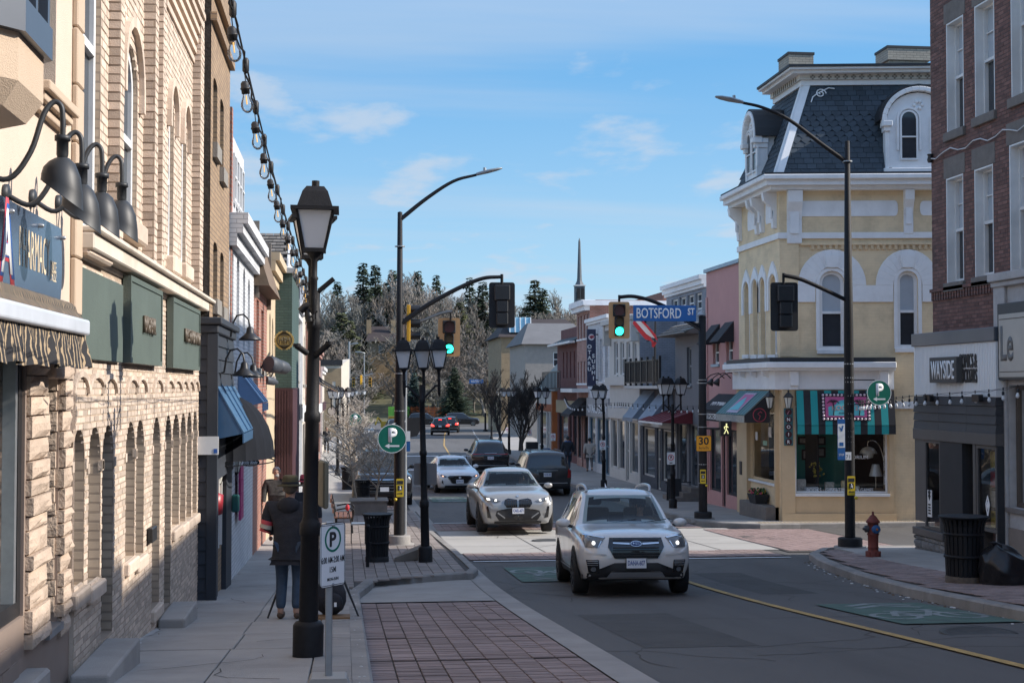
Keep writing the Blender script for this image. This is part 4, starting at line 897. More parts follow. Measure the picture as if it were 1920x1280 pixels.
A=thing('dome_awning','large black ribbed dome awning over the sunny sidewalk','awning',(X4,26,-.4)); c=atX(490,858,-1.35); Rr=.95; ng=12
ctr=V((X4+.02,c.y+.2,c.z))
for i in range(ng):
 a0,a1=-pi/2+pi*i/ng,-pi/2+pi*(i+1)/ng; mb=MB(); vs=[]
 for j in range(7):
  t=pi/2*j/6
  for a in (a0,(a0+a1)/2,a1):
   q=.965 if a==(a0+a1)/2 else 1; vs.append(ctr+V((Rr*.78*q*math.cos(a)*math.cos(t),Rr*1.5*q*math.sin(a)*math.cos(t),1.0*math.sin(t))))
 mb.add(vs,[(j*3+k,j*3+k+1,j*3+k+4,j*3+k+3) for j in range(6) for k in range(2)],0,True); mb.build('gore',M_umb,A)
mb=MB()
for i in range(ng):
 a=-pi/2+pi*(i+.5)/ng; mb.tube([ctr+V((Rr*.78*math.cos(a+d),Rr*1.5*math.sin(a+d),-.06)) for d in(-.12,0,.12)],.012,4)
mb.build('rim',M_umb,A)
S=thing('oval_sign','black oval hanging sign with white script under dome awning','sign',(X4+.5,Yn+3.6,-.9)); yv=27.0; g=Fr((0,yv,0),(1,0,0),(0,-1,0)); r=g.rect(449,859,487,874)
mb=MB(); cu,cv=(r[0]+r[1])/2,(r[2]+r[3])/2; mb.prism([(cu+(r[1]-r[0])/2*math.cos(t*pi/10),cv+(r[3]-r[2])/2*math.sin(t*pi/10)) for t in range(20)],g.fn,0,.03); mb.build('panel',M_blackm,S)
text('lettering','Trade Body',.07,M_wl,S,g.pt(cu,cv-.03,.031),(1,0,0),(0,0,1),width=(r[1]-r[0])*.8,shear=.3)
mb=MB(); mb.tube([g.pt(cu,cv+.05,.015),g.pt(cu,cv+.3,.015)],.008,5); mb.build('hanger',M_black,S)
yv=b6-.45; g=Fr((0,yv,0),(1,0,0),(0,-1,0)); cu,cv=g.px(533,638); rr=(g.px(552,638)[0]-cu)
M_gold=mat('gold_paint',(.42,.30,.10),.5,.2,var=.1); M_goldd=mat('gold_dark',(.06,.045,.02),.5)
S=thing('cap_sign','round yellow bottle cap sign lettered HBH on green wall','sign',g.pt(cu,cv,0)); n=44
mb=MB(); mb.prism([(cu+rr*(1 if i%2 else .92)*math.cos(2*pi*i/n),cv+rr*(1 if i%2 else .92)*math.sin(2*pi*i/n)) for i in range(n)],g.fn,-.05,.04); mb.build('cap_disc',M_gold,S,bevel=.006)
mb=MB(); P=[(cu+rr*.78*math.cos(2*pi*i/32),cv+rr*.78*math.sin(2*pi*i/32)) for i in range(32)]; poly_ring(g,mb,P,.03,.041,.06); mb.build('ring',M_goldd,S)
text('lettering','HBH',.17,M_goldd,S,g.pt(cu,cv-.085,.042),(1,0,0),(0,0,1),width=rr*1.05,bold=.02,depth=.02)
for s in (1,-1):
 mb=MB(); mb.prism([(cu-.16,cv+s*.12),(cu+.16,cv+s*.12),(cu,cv+s*.27)],g.fn,.041,.06); mb.build('star_point',M_goldd,S)
 mb=MB(); mb.prism([(cu-rr-.12,cv+s*.12-.07),(cu-rr*.9,cv+s*.12),(cu-rr-.12,cv+s*.12+.07)],g.fn,-.02,.02); mb.build('bracket',M_black,S)
for k,(a,b_,sx) in enumerate(((503,682,.19),(520,686,.16),(498,712,.10))):
 yv=32+k*1.2; c=atY(a,b_,yv); g=thing('flood_lamp','%s grey drum flood lamp on a long bracket beside cap sign'%['nearest round','middle','lowest small'][k],'wall lamp',c,'drum flood lamps over the sunny shopfront')
 M=Matrix.Rotation(.9,3,'Z')@Matrix.Rotation(pi/2*1.1,3,'Y'); mb=MB(); mb.lathe([(sx*.9,.0),(sx,.03),(sx,.1),(sx*.85,.3),(sx*.4,.42),(0,.44)],c,18,M=M); mb.build('lamp_drum',mat('slate_enamel',(.06,.07,.085),.6,.2),g)
 mb=MB(); mb.tube([V((X4,yv+.3,c.z-.1)),V((X4+.2,yv+.2,c.z+.25)),c+V((-.1,.1,.05))],.02,6); mb.build('arm',M_black,g)
def lantern_small(c,lab,mm=M_black,s=1,grp=None):
 g=thing('wall_lantern',lab,'wall lamp',c,grp); c=V(c)
 mb=MB(); mb.lathe([(.055*s,-.30*s),(.11*s,-.04*s)],c,6,smooth=False); mb.build('glass_body',mat('lantern_glass',(.55,.55,.50),.3,var=.15),g)
 mb=MB(); mb.lathe([(.13*s,-.04*s),(.13*s,-.02*s),(.06*s,.06*s),(.02*s,.09*s),(.03*s,.12*s),(0,.15*s)],c,6,smooth=False)
 for i in range(6): a=pi*i/3; mb.tube([c+V((.058*s*math.cos(a),.058*s*math.sin(a),-.3*s)),c+V((.113*s*math.cos(a),.113*s*math.sin(a),-.04*s))],.008*s,4)
 mb.lathe([(0,-.37*s),(.03*s,-.34*s),(.06*s,-.30*s)],c,6); mb.build('lantern_frame',mm,g)
 return g
for k,(a,b_,yv,s) in enumerate(((409,872,22,.9),(443,855,25,.9),(516,768,40,1.3),(524,755,42,1.3),(528,815,43,1.4))):
 lantern_small(atY(a,b_,yv),'small black wall lantern '+['on navy post','under the dome awning','nearer of the pair on maroon wall','farther of the pair on maroon wall','hanging lowest on maroon wall'][k],s=s)
mp=mat('magenta_panel',(.42,.03,.16),.5)
S=thing('pink_poster_strip','column of four bright pink posters in sunny shop window','poster',(X4,29,-2));
for k in range(4):
 r=f4.rect(451.5,879+k*25,459,900+k*25,.1); mb=MB(); f4.box(mb,r[0],r[0]+.7,r[2],r[2]+.22,.06,.1); mb.build('poster',mp,S)
mb=MB(); mb.lathe([(.02,-.18),(.12,-.14),(.13,.14),(.02,.18)],atY(402,945,21.3),10); tag(mb.build('mailbox',mat('letterbox_red',(.30,.02,.03),.4)),'small red rounded box on navy shop wall','wall box')
mb=MB(); c=atY(437,943,23.6); mb.box(c.x-.02,c.x+.1,c.y-.1,c.y+.1,c.z-.14,c.z+.14); tag(mb.build('notice_box',mat('teal_box',(.02,.12,.12),.5),bevel=.02),'teal box projecting from shop wall near navy post','wall box')
yv=82; g=Fr((0,yv,0),(1,0,0),(0,-1,0)); cu,cv=g.px(622,770); S=thing('round_sign','round cream hanging sign on the sunny side far along','sign',g.pt(cu,cv)); mb=MB(); mb.prism([(cu+.25*math.cos(t*pi/12),cv+.25*math.sin(t*pi/12)) for t in range(24)],g.fn,0,.05); mb.build('panel',M_cut,S); mb=MB(); P=[(cu+.27*math.cos(t*pi/12),cv+.27*math.sin(t*pi/12)) for t in range(24)]; poly_ring(g,mb,P,.04,-.01,.06); mb.build('rim',M_goldd,S); mb=MB(); mb.tube([g.pt(cu,cv+.26,.02),g.pt(cu,cv+.45,.02),g.pt(cu-.6,cv+.45,.02)],.015,5); mb.build('bracket',M_black,S)
# ================================================================ RIGHT: brick building with comic shop, next shop, and the row out of frame
M_dbr=brick('dark_red_brick',(.20,.092,.072),(.125,.064,.055),(.075,.056,.052),.215,.078,.010,.85,.6,wear=.45,wcol=(.05,.042,.042))
M_lint=mat('grey_lintel_stone',(.17,.15,.135),.9,var=.18,vs=5,bump=.3,stain=.4,scol=(.09,.08,.075))
M_corr=stripes('pale_corrugated_panel',(.74,.75,.75),(.66,.67,.67),1,.07,.5,.8)
M_chs=mat('charcoal_siding',(.040,.041,.047),.6,var=.12,isl=.14)
M_chf=mat('charcoal_frame',(.075,.07,.068),.55,var=.1)
XR=12.5; fr=RF(XR); yA=21.6; yB=fr.u(1750)
B=thing('dark_brick_building','three storey dark red brick building with white framed windows at right','building',(XR,26,gz(26)))
ops=[]
for a,b_,t,bt in ((1776,1806,45,250),(1829,1864,12,222),(1897,1945,-90,185),(1776,1806,335,531),(1829,1862,318,520),(1895,1945,272,512)):
 r=fr.rect(b_,t,a,bt); r=(r[0],r[1],fr.v(a,bt),fr.v(a,t)); ops.append(r+(0,.26))
for y in (22.3,):
 for o in (ops[2],ops[5]): ops.append((y,y+.95,o[2],o[3],0,.26))
ZB=9.7; vw=fr.v(1750,640)
mb=MB(); fr.wall(mb,yA,yB,-4,ZB,ops,.26); mb.build('wall',M_dbr,B)
mb=MB();
SKX=lambda x,y:(x,y-SK*(x-XR))
for (x0,y0),(x1,y1) in (((XR,yB),SKX(XR+14,yB)),(SKX(XR+14,yB),(XR+14,yA-2)),((XR+14,yA-2),(XR,yA))): mb.quad((x0,y0,-4.5),(x1,y1,-4.5),(x1,y1,ZB),(x0,y0,ZB))
mb.add([(XR,yA,ZB),(XR,yB,ZB),SKX(XR+14,yB)+(ZB,),(XR+14,yA-2,ZB)],[(0,1,2,3)]); mb.build('side_wall',M_dbr,B)
for k,o in enumerate(ops):
 f_=win(fr,B,o[:4],.26,.075,M_white,M_paneL,sill=None,lower=M_pane,bars=(.75,),th=.09)
 mb=MB(); fr.box(mb,o[1]-.035,o[1]-.003,o[2],o[3],-.17,.004); fr.box(mb,o[0]+.003,o[0]+.03,o[2],o[3],-.17,.004); fr.box(mb,o[0]+.03,o[1]-.035,o[3]-.035,o[3]-.003,-.17,.004); mb.build('white_lining',M_white,f_)
 mb=MB(); fr.box(mb,o[0]-.07,o[1]+.07,o[2]-.19,o[2]-.004,-.2,.07); mb.build('stone_sill',M_lint,f_,bevel=.012)
 mb=MB(); fr.box(mb,o[0]-.1,o[1]+.1,o[3]+.004,o[3]+.42,-.05,.012); mb.build('stone_lintel',M_lint,f_)
bricks(fr,25.4,yB-.002,vw+.1,8.2,[(o[0]-.1,o[1]+.1,o[2]-.2,o[3]+.43) for o in ops],mat('dark_brick_piece',(.165,.085,.070),.85,var=.2,vs=3,isl=.34,stain=.45,scol=(.05,.042,.042)),B,bw=.215,bh=.078,maxobj=0)
mb=MB(); v=fr.v(1800,552)
for i in range(30): u=yB-.12-i*.13; fr.box(mb,u,u+.075,v-.06,v+.12,-.01,.05)
q=mb.build('brick_dentil',M_dbr,B); q['kind']='stuff'
mb=MB(); fr.box(mb,yA,yB,v+.121,v+.19,-.01,.07); mb.build('string_course',M_dbr,B)
mb=MB(); fr.box(mb,yA,yB+.1,ZB-.35,ZB+.05,-.3,.25); mb.build('cornice',M_lint,B)
pts=[fr.pt(*fr.px(1740+i*14,297-62*i/13+6*math.sin(i*1.7),.06),.06) for i in range(14)]
mb=MB(); mb.tube(pts,.014,5); tag(mb.build('utility_cable',mat('pale_cable',(.55,.55,.56),.5)),'pale twisted cable strung along dark red brick wall','cable')
mb=MB(); c=fr.pt(*fr.px(1744,298,.06),.06); mb.lathe([(.05,-.08),(.07,-.02),(.05,.05),(.07,.1)],c,8); tag(mb.build('insulator',M_black),'dark cable insulator at the corner of red brick wall','insulator')
XW=12.08; fw=RF(XW); wA,wB=fw.u(1868),fw.u(1714); W=thing('comic_shopfront','grey shopfront with white corrugated fascia, charcoal boards and stone base','shopfront',(XW,27.5,gz(27.5)))
vt=fw.v(1714,650); vs0=fw.v(1714,742); vs1=fw.v(1714,802); vs2=fw.v(1714,822); vb=fw.v(1714,985)
depth=XR-XW+.02
mb=MB(); fw.box(mb,wA,wB,vs0+.003,vt,-depth,0); mb.build('corrugated_fascia',M_corr,W)
mb=MB(); n=int((wB-wA)/.07)
for i in range(n): u=wA+i*.07; fw.box(mb,u,u+.035,vs0+.01,vt-.01,-.001,.012)
q=mb.build('corrugation',M_corr,W); q['kind']='stuff'
mb=MB(); fw.box(mb,wA-.02,wB+.03,vt+.002,vt+.27,-depth-.2,.05); mb.build('parapet_flashing',M_bslate,W,bevel=.01)
nb=4; h=(vs0-vs1)/nb
for i in range(nb):
 for a,b_ in ((wA,wA+(wB-wA)*.33),(wA+(wB-wA)*.33,wA+(wB-wA)*.67),(wA+(wB-wA)*.67,wB)):
  mb=MB(); v=vs1+i*h; mb.hexa([fw.pt(u,vv,d) for vv,dd in((v+.003,.03),(v+h-.004,.008)) for u,d in((a+.004,-.2),(b_-.004,-.2),(b_-.004,dd),(a+.004,dd))]); mb.build('siding_board',M_chs,W)
mb=MB(); fw.box(mb,wA-.01,wB+.02,vs2,vs1,-depth,.035); mb.build('fascia',M_chf,W,bevel=.006)
u1,u2,u3,u4,u5=fw.u(1732),fw.u(1762),fw.u(1803),fw.u(1826),fw.u(1862)
mb=MB(); fw.box(mb,u1,wB,gz(29)+CURB+.6,vs2-.003,-depth,.0); mb.build('corner_post',M_chf,W)
win(fw,W,(u2+.02,u1-.003,vb,vs2-.004),.05,.05,M_chf,M_seeglass,rail=False,name='shop_window')
mb=MB(); fw.box(mb,u3,u2+.018,-3.35,vs2-.004,-.55,.01); mb.build('dark_pier',M_blackm,W)
mb=MB(); fw.box(mb,u4-.03,u4+.09,-3.3,vs2-.004,-.35,.0); mb.build('door_post',M_chf,W)
win(fw,W,(wA+.05,u4-.035,-2.75,vs2-.004),.06,.06,M_chf,M_seeglass,rail=False,name='shop_window')
mb=MB(); fw.box(mb,wA,wA+.045,-3.4,vs2-.004,-depth,.0); mb.build('end_post',M_blackm,W)
mb=MB(); fw.box(mb,u2-.2,wB+.03,vb-.16,vb-.003,-depth,.06); mb.build('window_ledge',M_chf,W,bevel=.01)
M_rub=mat('rubble_stone',(.21,.20,.19),.95,var=.2,vs=6,bump=.7,bs=30,isl=.25)
v=gz(28.5)+CURB-.35
while v<vb-.17:
 h=min(rnd.uniform(.14,.2),vb-.17-v); u=u2-.2
 while u<wB:
  L_=min(rnd.uniform(.18,.36),wB+.02-u); mb=MB(); rock(mb,fw,u+.005,u+L_-.01,v+.005,v+h-.008,-.25,.035,3); mb.build('stone',M_rub,W,recalc=False); u+=L_
 v+=h
g2=Fr((XW,wB,0),(1,0,0),(0,1,0)); mb=MB(); mb.box(XW+.01,XR+.3,wB-.06,wB+.01,-4,vb-.17); mb.build('base_end',M_rub,W)
I=thing('comic_rack','shop interior wall with shelves of bright comics and posters behind comic shop glass','shop display',(13.6,27.5,-3))
M_int=mat('warm_interior',(.40,.34,.22),.9,var=.1)
mb=MB(); mb.box(14.2,14.25,wA-.2,wB,-3.6,-.2); mb.box(XR+.0,14.2,wA-.3,wA-.25,-3.6,-.2); mb.build('back_wall',M_int,I)
cols=[(.45,.05,.06),(.05,.2,.45),(.5,.4,.1),(.08,.3,.2),(.5,.5,.5),(.3,.1,.35)]
for i in range(5):
 for j in range(4):
  mb=MB(); y=wA+.15+j*.28; z=-2.7+i*.38; mb.box(XW+.30,XW+.33,y,y+.22,z,z+.31); mb.build('comic',mat('comic_print_%s'%'abcdef'[(i*2+j)%6],cols[(i*2+j)%6],.5,var=.5,vs=14),I)
mb=MB()
for i in range(5): mb.box(XW+.28,XW+.42,wA+.08,u4-.05,-2.74+i*.38,-2.715+i*.38)
mb.build('shelf',M_dark,I)
S=thing('window_decal','white rectangular window decal strip in left comic shop window','sticker',fw.pt(u1-.1,-2.4)); r=fw.rect(1739,917,1729.5,967,.0); r=(u1-.30,u1-.08,fw.v(1734,967),fw.v(1734,917))
mb=MB(); fw.box(mb,r[0],r[1],r[2],r[3],-.03,-.02); mb.build('sheet',M_white,S)
mb=MB(); cu=(r[0]+r[1])/2;
for vv in (.52,.44): mb.prism([(cu-.07,r[2]+vv),(cu,r[2]+vv-.1),(cu+.07,r[2]+vv),(cu,r[2]+vv+.05)],fw.fn,-.019,-.015)
for i in range(4): fw.box(mb,cu-.06,cu+.06,r[2]+.06+i*.06,r[2]+.095+i*.06,-.019,-.015)
mb.build('print',M_blackm,S)
S=thing('diamond_decal','white diamond decal on right comic shop window glass','sticker',fw.pt(wA+.5,-2.2)); c=fw.px(1851,945,-.02); mb=MB()
poly_ring(fw,mb,[(c[0]-.09,c[1]),(c[0],c[1]-.28),(c[0]+.09,c[1]),(c[0],c[1]+.17)],.03,-.035,-.025); mb.prism([(c[0]-.04,c[1]-.02),(c[0],c[1]-.1),(c[0]+.04,c[1]-.02),(c[0],c[1]+.06)],fw.fn,-.035,-.025); mb.build('print',M_wl,S)
S=thing('wayside_sign','dark grey box sign reading WAYSIDE with flat letters beside it','sign',fw.pt(27.8,.2)); r=fw.rect(1798,668,1748,717,.1)
mb=MB(); fw.box(mb,r[0],r[1],r[2],r[3],.02,.16); mb.build('sign_box',mat('sign_grey',(.075,.07,.066),.7),S,bevel=.008)
text('lettering','WAYSIDE',.36,M_wl,S,fw.pt((r[0]+r[1])/2,(r[2]+r[3])/2-.18,.161),(0,-1,0),(0,0,1),width=(r[1]-r[0])*.86,bold=.01,depth=.01)
M_let=mat('letter_charcoal',(.045,.042,.040),.5)
ua,ub=fw.u(1834),fw.u(1801)
text('lettering','COMICS &',.27,M_let,S,fw.pt((ua+ub)/2,fw.v(1815,689),.013),(0,-1,0),(0,0,1),width=ub-ua,bold=.0,depth=.025)
text('lettering','COCKTAILS',.27,M_let,S,fw.pt((ua+ub)/2,fw.v(1815,717),.013),(0,-1,0),(0,0,1),width=ub-ua,bold=.0,depth=.025)
for k,px_ in enumerate((1738,1829)):
 c=fw.pt(*fw.px(px_,746,.15),.15); g=thing('floodlight','small black floodlight over charcoal boards, %s'%['near the corner','below the lettering'][k],'floodlight',c); mb=MB(); mb.cbox(c+V((0,-.08,0)),.12,.2,.14,.3); mb.build('lamp_head',M_black,g,bevel=.01); mb=MB(); mb.cbox(c+V((.07,.1,0)),.14,.12,.12); mb.build('junction_box',mat('grey_box',(.25,.26,.27),.5),g)
XS=12.28; fs=RF(XS); S_=thing('corner_salon_front','shopfront with peeling white pilaster and dark window at right edge','shopfront',(XS,24,gz(24)))
M_peel=mat('peeling_white',(.40,.39,.385),.85,var=.15,vs=3,stain=.55,scol=(.22,.20,.19))
sA=21.6; uP=fs.u(1869); uQ=fs.u(1889); vtop=fs.v(1868,530)
wn=(sA+.3,uQ-.05,fs.v(1892,950),fs.v(1892,722))
mb=MB(); fs.wall(mb,sA,uP,-3.8,vtop,[wn],.2); shell(fs,mb,sA,uP,-3.8,vtop,.25); mb.build('wall',M_peel,S_)
mb=MB(); fs.box(mb,uQ-.02,uP-.002,-3.5,vtop-.02,0,.06); mb.build('pilaster',M_peel,S_,bevel=.01)
mb=MB(); fs.box(mb,sA,uP+.05,vtop+.002,vtop+.16,-.3,.16); fs.box(mb,sA,uP+.03,vtop-.1,vtop,-.3,.10); mb.build('cornice',M_peel,S_,bevel=.015)
win(fs,S_,wn,.18,.09,mat('brown_frame',(.09,.07,.055),.6),M_seeglass,rail=False,name='shop_window',sill=.09,sm=M_lint)
mb=MB(); fs.box(mb,sA,uQ-.04,-3.6,-2.62,.0,.03); mb.build('plinth',mat('taupe_plinth',(.20,.165,.14),.9,var=.15),S_)
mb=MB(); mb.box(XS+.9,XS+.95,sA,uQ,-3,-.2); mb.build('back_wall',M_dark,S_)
r=(sA+.2,fs.u(1886),fs.v(1886,712),fs.v(1886,570)); G_=thing('salon_sign','large framed shop sign starting with letters Le at right edge','sign',fs.pt(r[0],r[2]))
mb=MB(); fs.box(mb,r[0],r[1],r[2],r[3],.004,.16); mb.build('sign_case',mat('dark_case',(.04,.042,.046),.5),G_,bevel=.01)
q=(r[0],fs.u(1890.5),fs.v(1890,707),fs.v(1890,590)); mb=MB(); fs.box(mb,*q,.161,.18); mb.build('panel',mat('sign_cream',(.40,.385,.35),.4,var=.08),G_)
mb=MB(); fs.box(mb,q[0],q[1]-.03,q[2]+.09,q[2]+.105,.181,.186); fs.box(mb,q[0],q[1]-.03,q[3]-.1,q[3]-.085,.181,.186); mb.build('rule_line',M_let,G_)
text('lettering','Le',.62,mat('letter_grey',(.13,.125,.12),.5),G_,fs.pt(q[1]-.08,q[2]+.32,.181),(0,-1,0),(0,0,1),al='L',wid=.62,bold=.02)
for nm,lab,y0,y1,z,m in (('corner_block_building','plain two storey brick block standing out of frame at right',11.5,21.5,7.0,M_dbr),('plain_brick_block','long plain brick block behind the camera on the right',-26,11.4,7.3,M_dbr)):
 B=thing(nm,lab,'building',(12.6,(y0+y1)/2,gz(y0))); f_=RF(12.6); ops=[]
 for i in range(int((y1-y0)/2.4)): ops.append((y0+.7+i*2.4,y0+1.7+i*2.4,2.4,4.4,0,.15))
 mb=MB(); f_.wall(mb,y0,y1-.004,-4,z,ops,.15); shell(f_,mb,y0,y1-.004,-4,z,12); mb.build('wall',m,B)
 for o in ops: win(f_,B,o[:4],.15,.07,sill=.1)
# ================================================================ RIGHT: yellow corner building with mansard roof
M_yb=brick('yellow_painted_brick',(.73,.575,.37),(.70,.55,.355),(.67,.525,.335),.225,.08,.005,.8,.25,.3,(.60,.48,.31))
M_yp=mat('tan_painted_panel',(.60,.45,.275),.7,var=.08,vs=2,stain=.2,scol=(.36,.26,.16),streak=1)
M_wp=mat('white_trim',(.76,.765,.77),.6,var=.07,vs=3,stain=.25,scol=(.36,.35,.34))
M_slate=mat('slate_shingle',(.045,.060,.075),.7,var=.15,vs=4,isl=.22,spec=.4)
M_trim=mat('dark_roof_edge',(.022,.024,.028),.6)
C0=V((12.42,39.85,0)); A9=rad(9); UF=V((math.cos(A9),-math.sin(A9),0)); NF=V((-math.sin(A9),-math.cos(A9),0))
fF=Fr(C0,UF,NF); fS=Fr(C0,(0,1,0),(-1,0,0)); LF_=11.0; LS=fS.u(1386)
Y=thing('yellow_corner_building','yellow painted brick corner building with slate mansard roof and white trim','building',(12.42,39.85,gz(40)))
zL0=fF.v(1500,668); zC=fF.v(1500,345)   # top of shopfront roof, main cornice
zc1=fF.v(1500,358)
wins=[]
for a,b_,t,bt in ((1536,1584,508,655),(1682,1722,508,652),(1790,1830,506,652)):
 r=fF.rect(a,t,b_,bt); wins.append(r+((r[1]-r[0])*.45,.14))
sw=fF.rect(1490,815,1665,925)
swin=(sw[0],sw[1],fF.v(1490,924),fF.v(1490,760),0,.1)
mb=MB(); fF.wall(mb,0,LF_,-4.6,zC+.2,wins+[swin],.16); fF_=fF
wS=[]
for a,b_,t,bt in ((1396,1406,532,665),(1412,1422,527,665),(1426,1436,524,665),(1444,1457,518,665)):
 r=fS.rect(a,t,b_,bt); wS.append((r[0],r[1],r[2],r[3],(r[1]-r[0])*.5,.22))
ss=fS.rect(1407,800,1459,905); ssw=(ss[0],ss[1],fS.v(1459,908),fS.v(1459,770),0,.12)
fS.wall(mb,0.002,LS,-4.6,zC+.2,wS+[ssw],.2)
b1=fF.pt(LF_,0); b2=V((b1.x+1.2,b1.y+LS,0)); b3=fS.pt(LS,0)
for p,q in ((b1,b2),(b2,b3)): mb.quad(p+V((0,0,-4.6)),q+V((0,0,-4.6)),q+V((0,0,zC+.2)),p+V((0,0,zC+.2)))
mb.build('wall',M_yb,Y)
for o in wins:
 f_=win(fF,Y,o[:5],.14,.09,M_wp,M_paneL,sill=.13,sm=M_wp,lower=M_pane,th=.08)
 mb=MB(); poly_ring(fF,mb,arch(o[0]-.1,o[1]+.1,o[2]-.02,o[3]+.1,o[4]+.1),.098,.001,.035); mb.build('casing',M_wp,f_)
 c=(o[0]+o[1])/2; hw=fF.u(1582)-fF.u(1547); sp=fF.v(1600,535)
 r0=(o[1]-o[0])/2+.12; top=fF.v(1560,480); mb=MB(); hood(fF,mb,c-r0,c+r0,sp,o[3]-sp+.12,.5,.05,14,.0)
 mb.build('label_mould',M_wp,Y,bevel=.008)
 mb=MB(); mb.prism([(c-.14,o[3]+.1),(c+.14,o[3]+.1),(c+.22,top+.02),(c-.22,top+.02)],fF.fn,0,.09); mb.build('keystone',M_wp,Y,bevel=.01)
bs0,bs1=fF.v(1620,566)+.0,fF.v(1620,535)
cur=-.0
edges=[0.0]
for o in wins: c=(o[0]+o[1])/2; r0=(o[1]-o[0])/2+.12; edges+=[c-r0-.001,c+r0+.001]
edges.append(LF_)
for i in range(0,len(edges),2):
 mb=MB(); fF.box(mb,edges[i],edges[i+1],bs0,bs1,-.01,.045); mb.build('band_course',M_wp,Y)
for k,o in enumerate(wS):
 f_=win(fS,Y,o[:5],.2,.07,M_wp,M_paneL,th=.06)
 mb=MB(); c=(o[0]+o[1])/2; hw=(o[1]-o[0])/2+.06; sp=fS.v(1420,562); tp=o[3]+ (fS.v(1400,505)-fS.v(1400,535))
 P=[(c+hw*math.cos(pi*i/10),o[3]-o[4]+(o[4]+.05)*math.sin(pi*i/10)) for i in range(11)]
 Q=[(c+(hw+.14)*(1-(i/5)**2 if i<=5 else -(1-((10-i)/5)**2)),o[3]-o[4]+(o[4]+.42)*(i/5 if i<=5 else (10-i)/5)) for i in range(11)]
 P=[(c+hw,sp-.4)]+P+[(c-hw,sp-.4)]; Q=[(c+hw+.14,sp-.4)]+Q+[(c-hw-.14,sp-.4)]
 for i in range(len(P)-1): mb.hexa([fS.pt(*p,0) for p in(P[i],P[i+1],Q[i+1],Q[i])]+[fS.pt(*p,.05) for p in(P[i],P[i+1],Q[i+1],Q[i])])
 mb.build('label_mould',M_wp,Y)
 mb=MB(); fS.box(mb,o[0]-.06,o[1]+.06,o[2]-.12,o[2]-.003,-.05,.08); mb.build('sill',M_wp,f_)
def swp(name,z0,z1,pr,m,nm=None,bev=0,lF=LF_,lS=LS,back=-.25):
 mb=MB(); a=fF.pt(lF,0,pr); c=V((C0.x-pr,C0.y,0));
 k=(c.x-(C0+NF*pr).x)/UF.x; cm=C0+NF*pr+UF*k
 e=V((C0.x-pr,C0.y+lS,0)); ai=fF.pt(lF,0,back); ki=((C0.x-back)-(C0+NF*back).x)/UF.x; ci=C0+NF*back+UF*ki; ei=V((C0.x-back,C0.y+lS,0))
 P=[a,cm,e,ei,ci,ai]
 mb.add([V((p.x,p.y,z0)) for p in P]+[V((p.x,p.y,z1)) for p in P],[(0,1,7,6),(1,2,8,7),(2,3,9,8),(5,0,6,11),(0,1,4,5),(1,2,3,4),(6,7,10,11),(7,8,9,10)]); o=mb.build(name,m,Y,bevel=bev); return o
swp('main_cornice',zC+.06,zC+.20,.62,M_wp,bev=.02); swp('main_cornice',zC-.09,zC+.058,.50,M_wp); swp('main_cornice',zC-.2,zC-.093,.34,M_wp)
swp('gutter_edge',zC+.202,zC+.26,.58,M_trim)
zs=fF.v(1600,447); swp('string_course',zs-.0,zs+.17,.06,M_wp)
zdn=fF.v(1600,468); mb=MB()
n=int((LF_-1.0)/.17)
for i in range(n): u=.9+i*.17; fF.box(mb,u,u+.085,zdn,zdn+.13,-.01,.05)
q=mb.build('dentil',M_yp,Y); q['kind']='stuff'
mb=MB(); fF.box(mb,.6,LF_,zdn+.131,zdn+.2,-.01,.065); mb.build('dentil_course',M_yb,Y)
mb=MB(); fF.box(mb,.0,.55,fF.v(1480,600)-.0,zdn+.2,.0,.03); fF.box(mb,.0,.55,zL0,fF.v(1480,600)-.0,.0,.028); mb.build('corner_pier',M_yb,Y)
def scroll(fr_,u,zt,zb,w_,dep,nm='bracket'):
 mb=MB(); n=10; P=[]
 pts=[(0,zb),(dep*.25,zb+.02),(dep*.30,zb+(zt-zb)*.25),(dep*.22,zb+(zt-zb)*.45),(dep*.45,zb+(zt-zb)*.62),(dep*.9,zb+(zt-zb)*.78),(dep,zt),(0,zt)]
 mb.prism(pts,lambda a,b,d:fr_.pt(u+d,b,a),-w_/2,w_/2); mb.build(nm,M_wp,Y,bevel=.012)
 mb=MB(); fr_.box(mb,u-w_*.3,u+w_*.3,zb+.3,zt-.12,dep*.3,dep*.42); mb.build('bracket_panel',M_wp,Y)
zt_=zC-.21
scroll(fF,.42,zt_,fF.v(1480,458),.42,.30); scroll(fF,fF.u(1705),zt_,fF.v(1700,440),.26,.30); scroll(fF,fF.u(1705)+4.2,zt_,fF.v(1700,440),.26,.3)
for u,w_ in ((.35,.2),(1.55,.2),(2.05,.2),(LS-.3,.22)): scroll(fS,u,zt_,zt_-1.05,w_,.42)
def lozenge(fr_,u0,u1,v0,v1):
 e=min(.16,(u1-u0)*.2); mb=MB(); P=[]
 for cx_,cy_,a0 in ((u1-e,v0+e,-90),(u1-e,v1-e,0),(u0+e,v1-e,90),(u0+e,v0+e,180)):
  P+=[(cx_+e*.55*math.cos(rad(a0+t))+ (0),cy_+e*math.sin(rad(a0+t))) for t in (0,30,60,90)]
 mb.prism(P,fr_.fn,-.005,.02); mb.build('frieze_panel',M_wp,Y)
r=fF.rect(1490,377,1688,406); lozenge(fF,*r); r=fF.rect(1720,377,1800,404); lozenge(fF,*r)
lozenge(fS,.62,1.38,zt_-.82,zt_-.2); lozenge(fS,2.3,3.3,zt_-.82,zt_-.2)
zR0=zC+.26; zR1=fF.v(1525,160)+.02; inb=1.15   # base z, top z, inset at the top
zR1=atY(1525,160,40.6).z
base0=.25
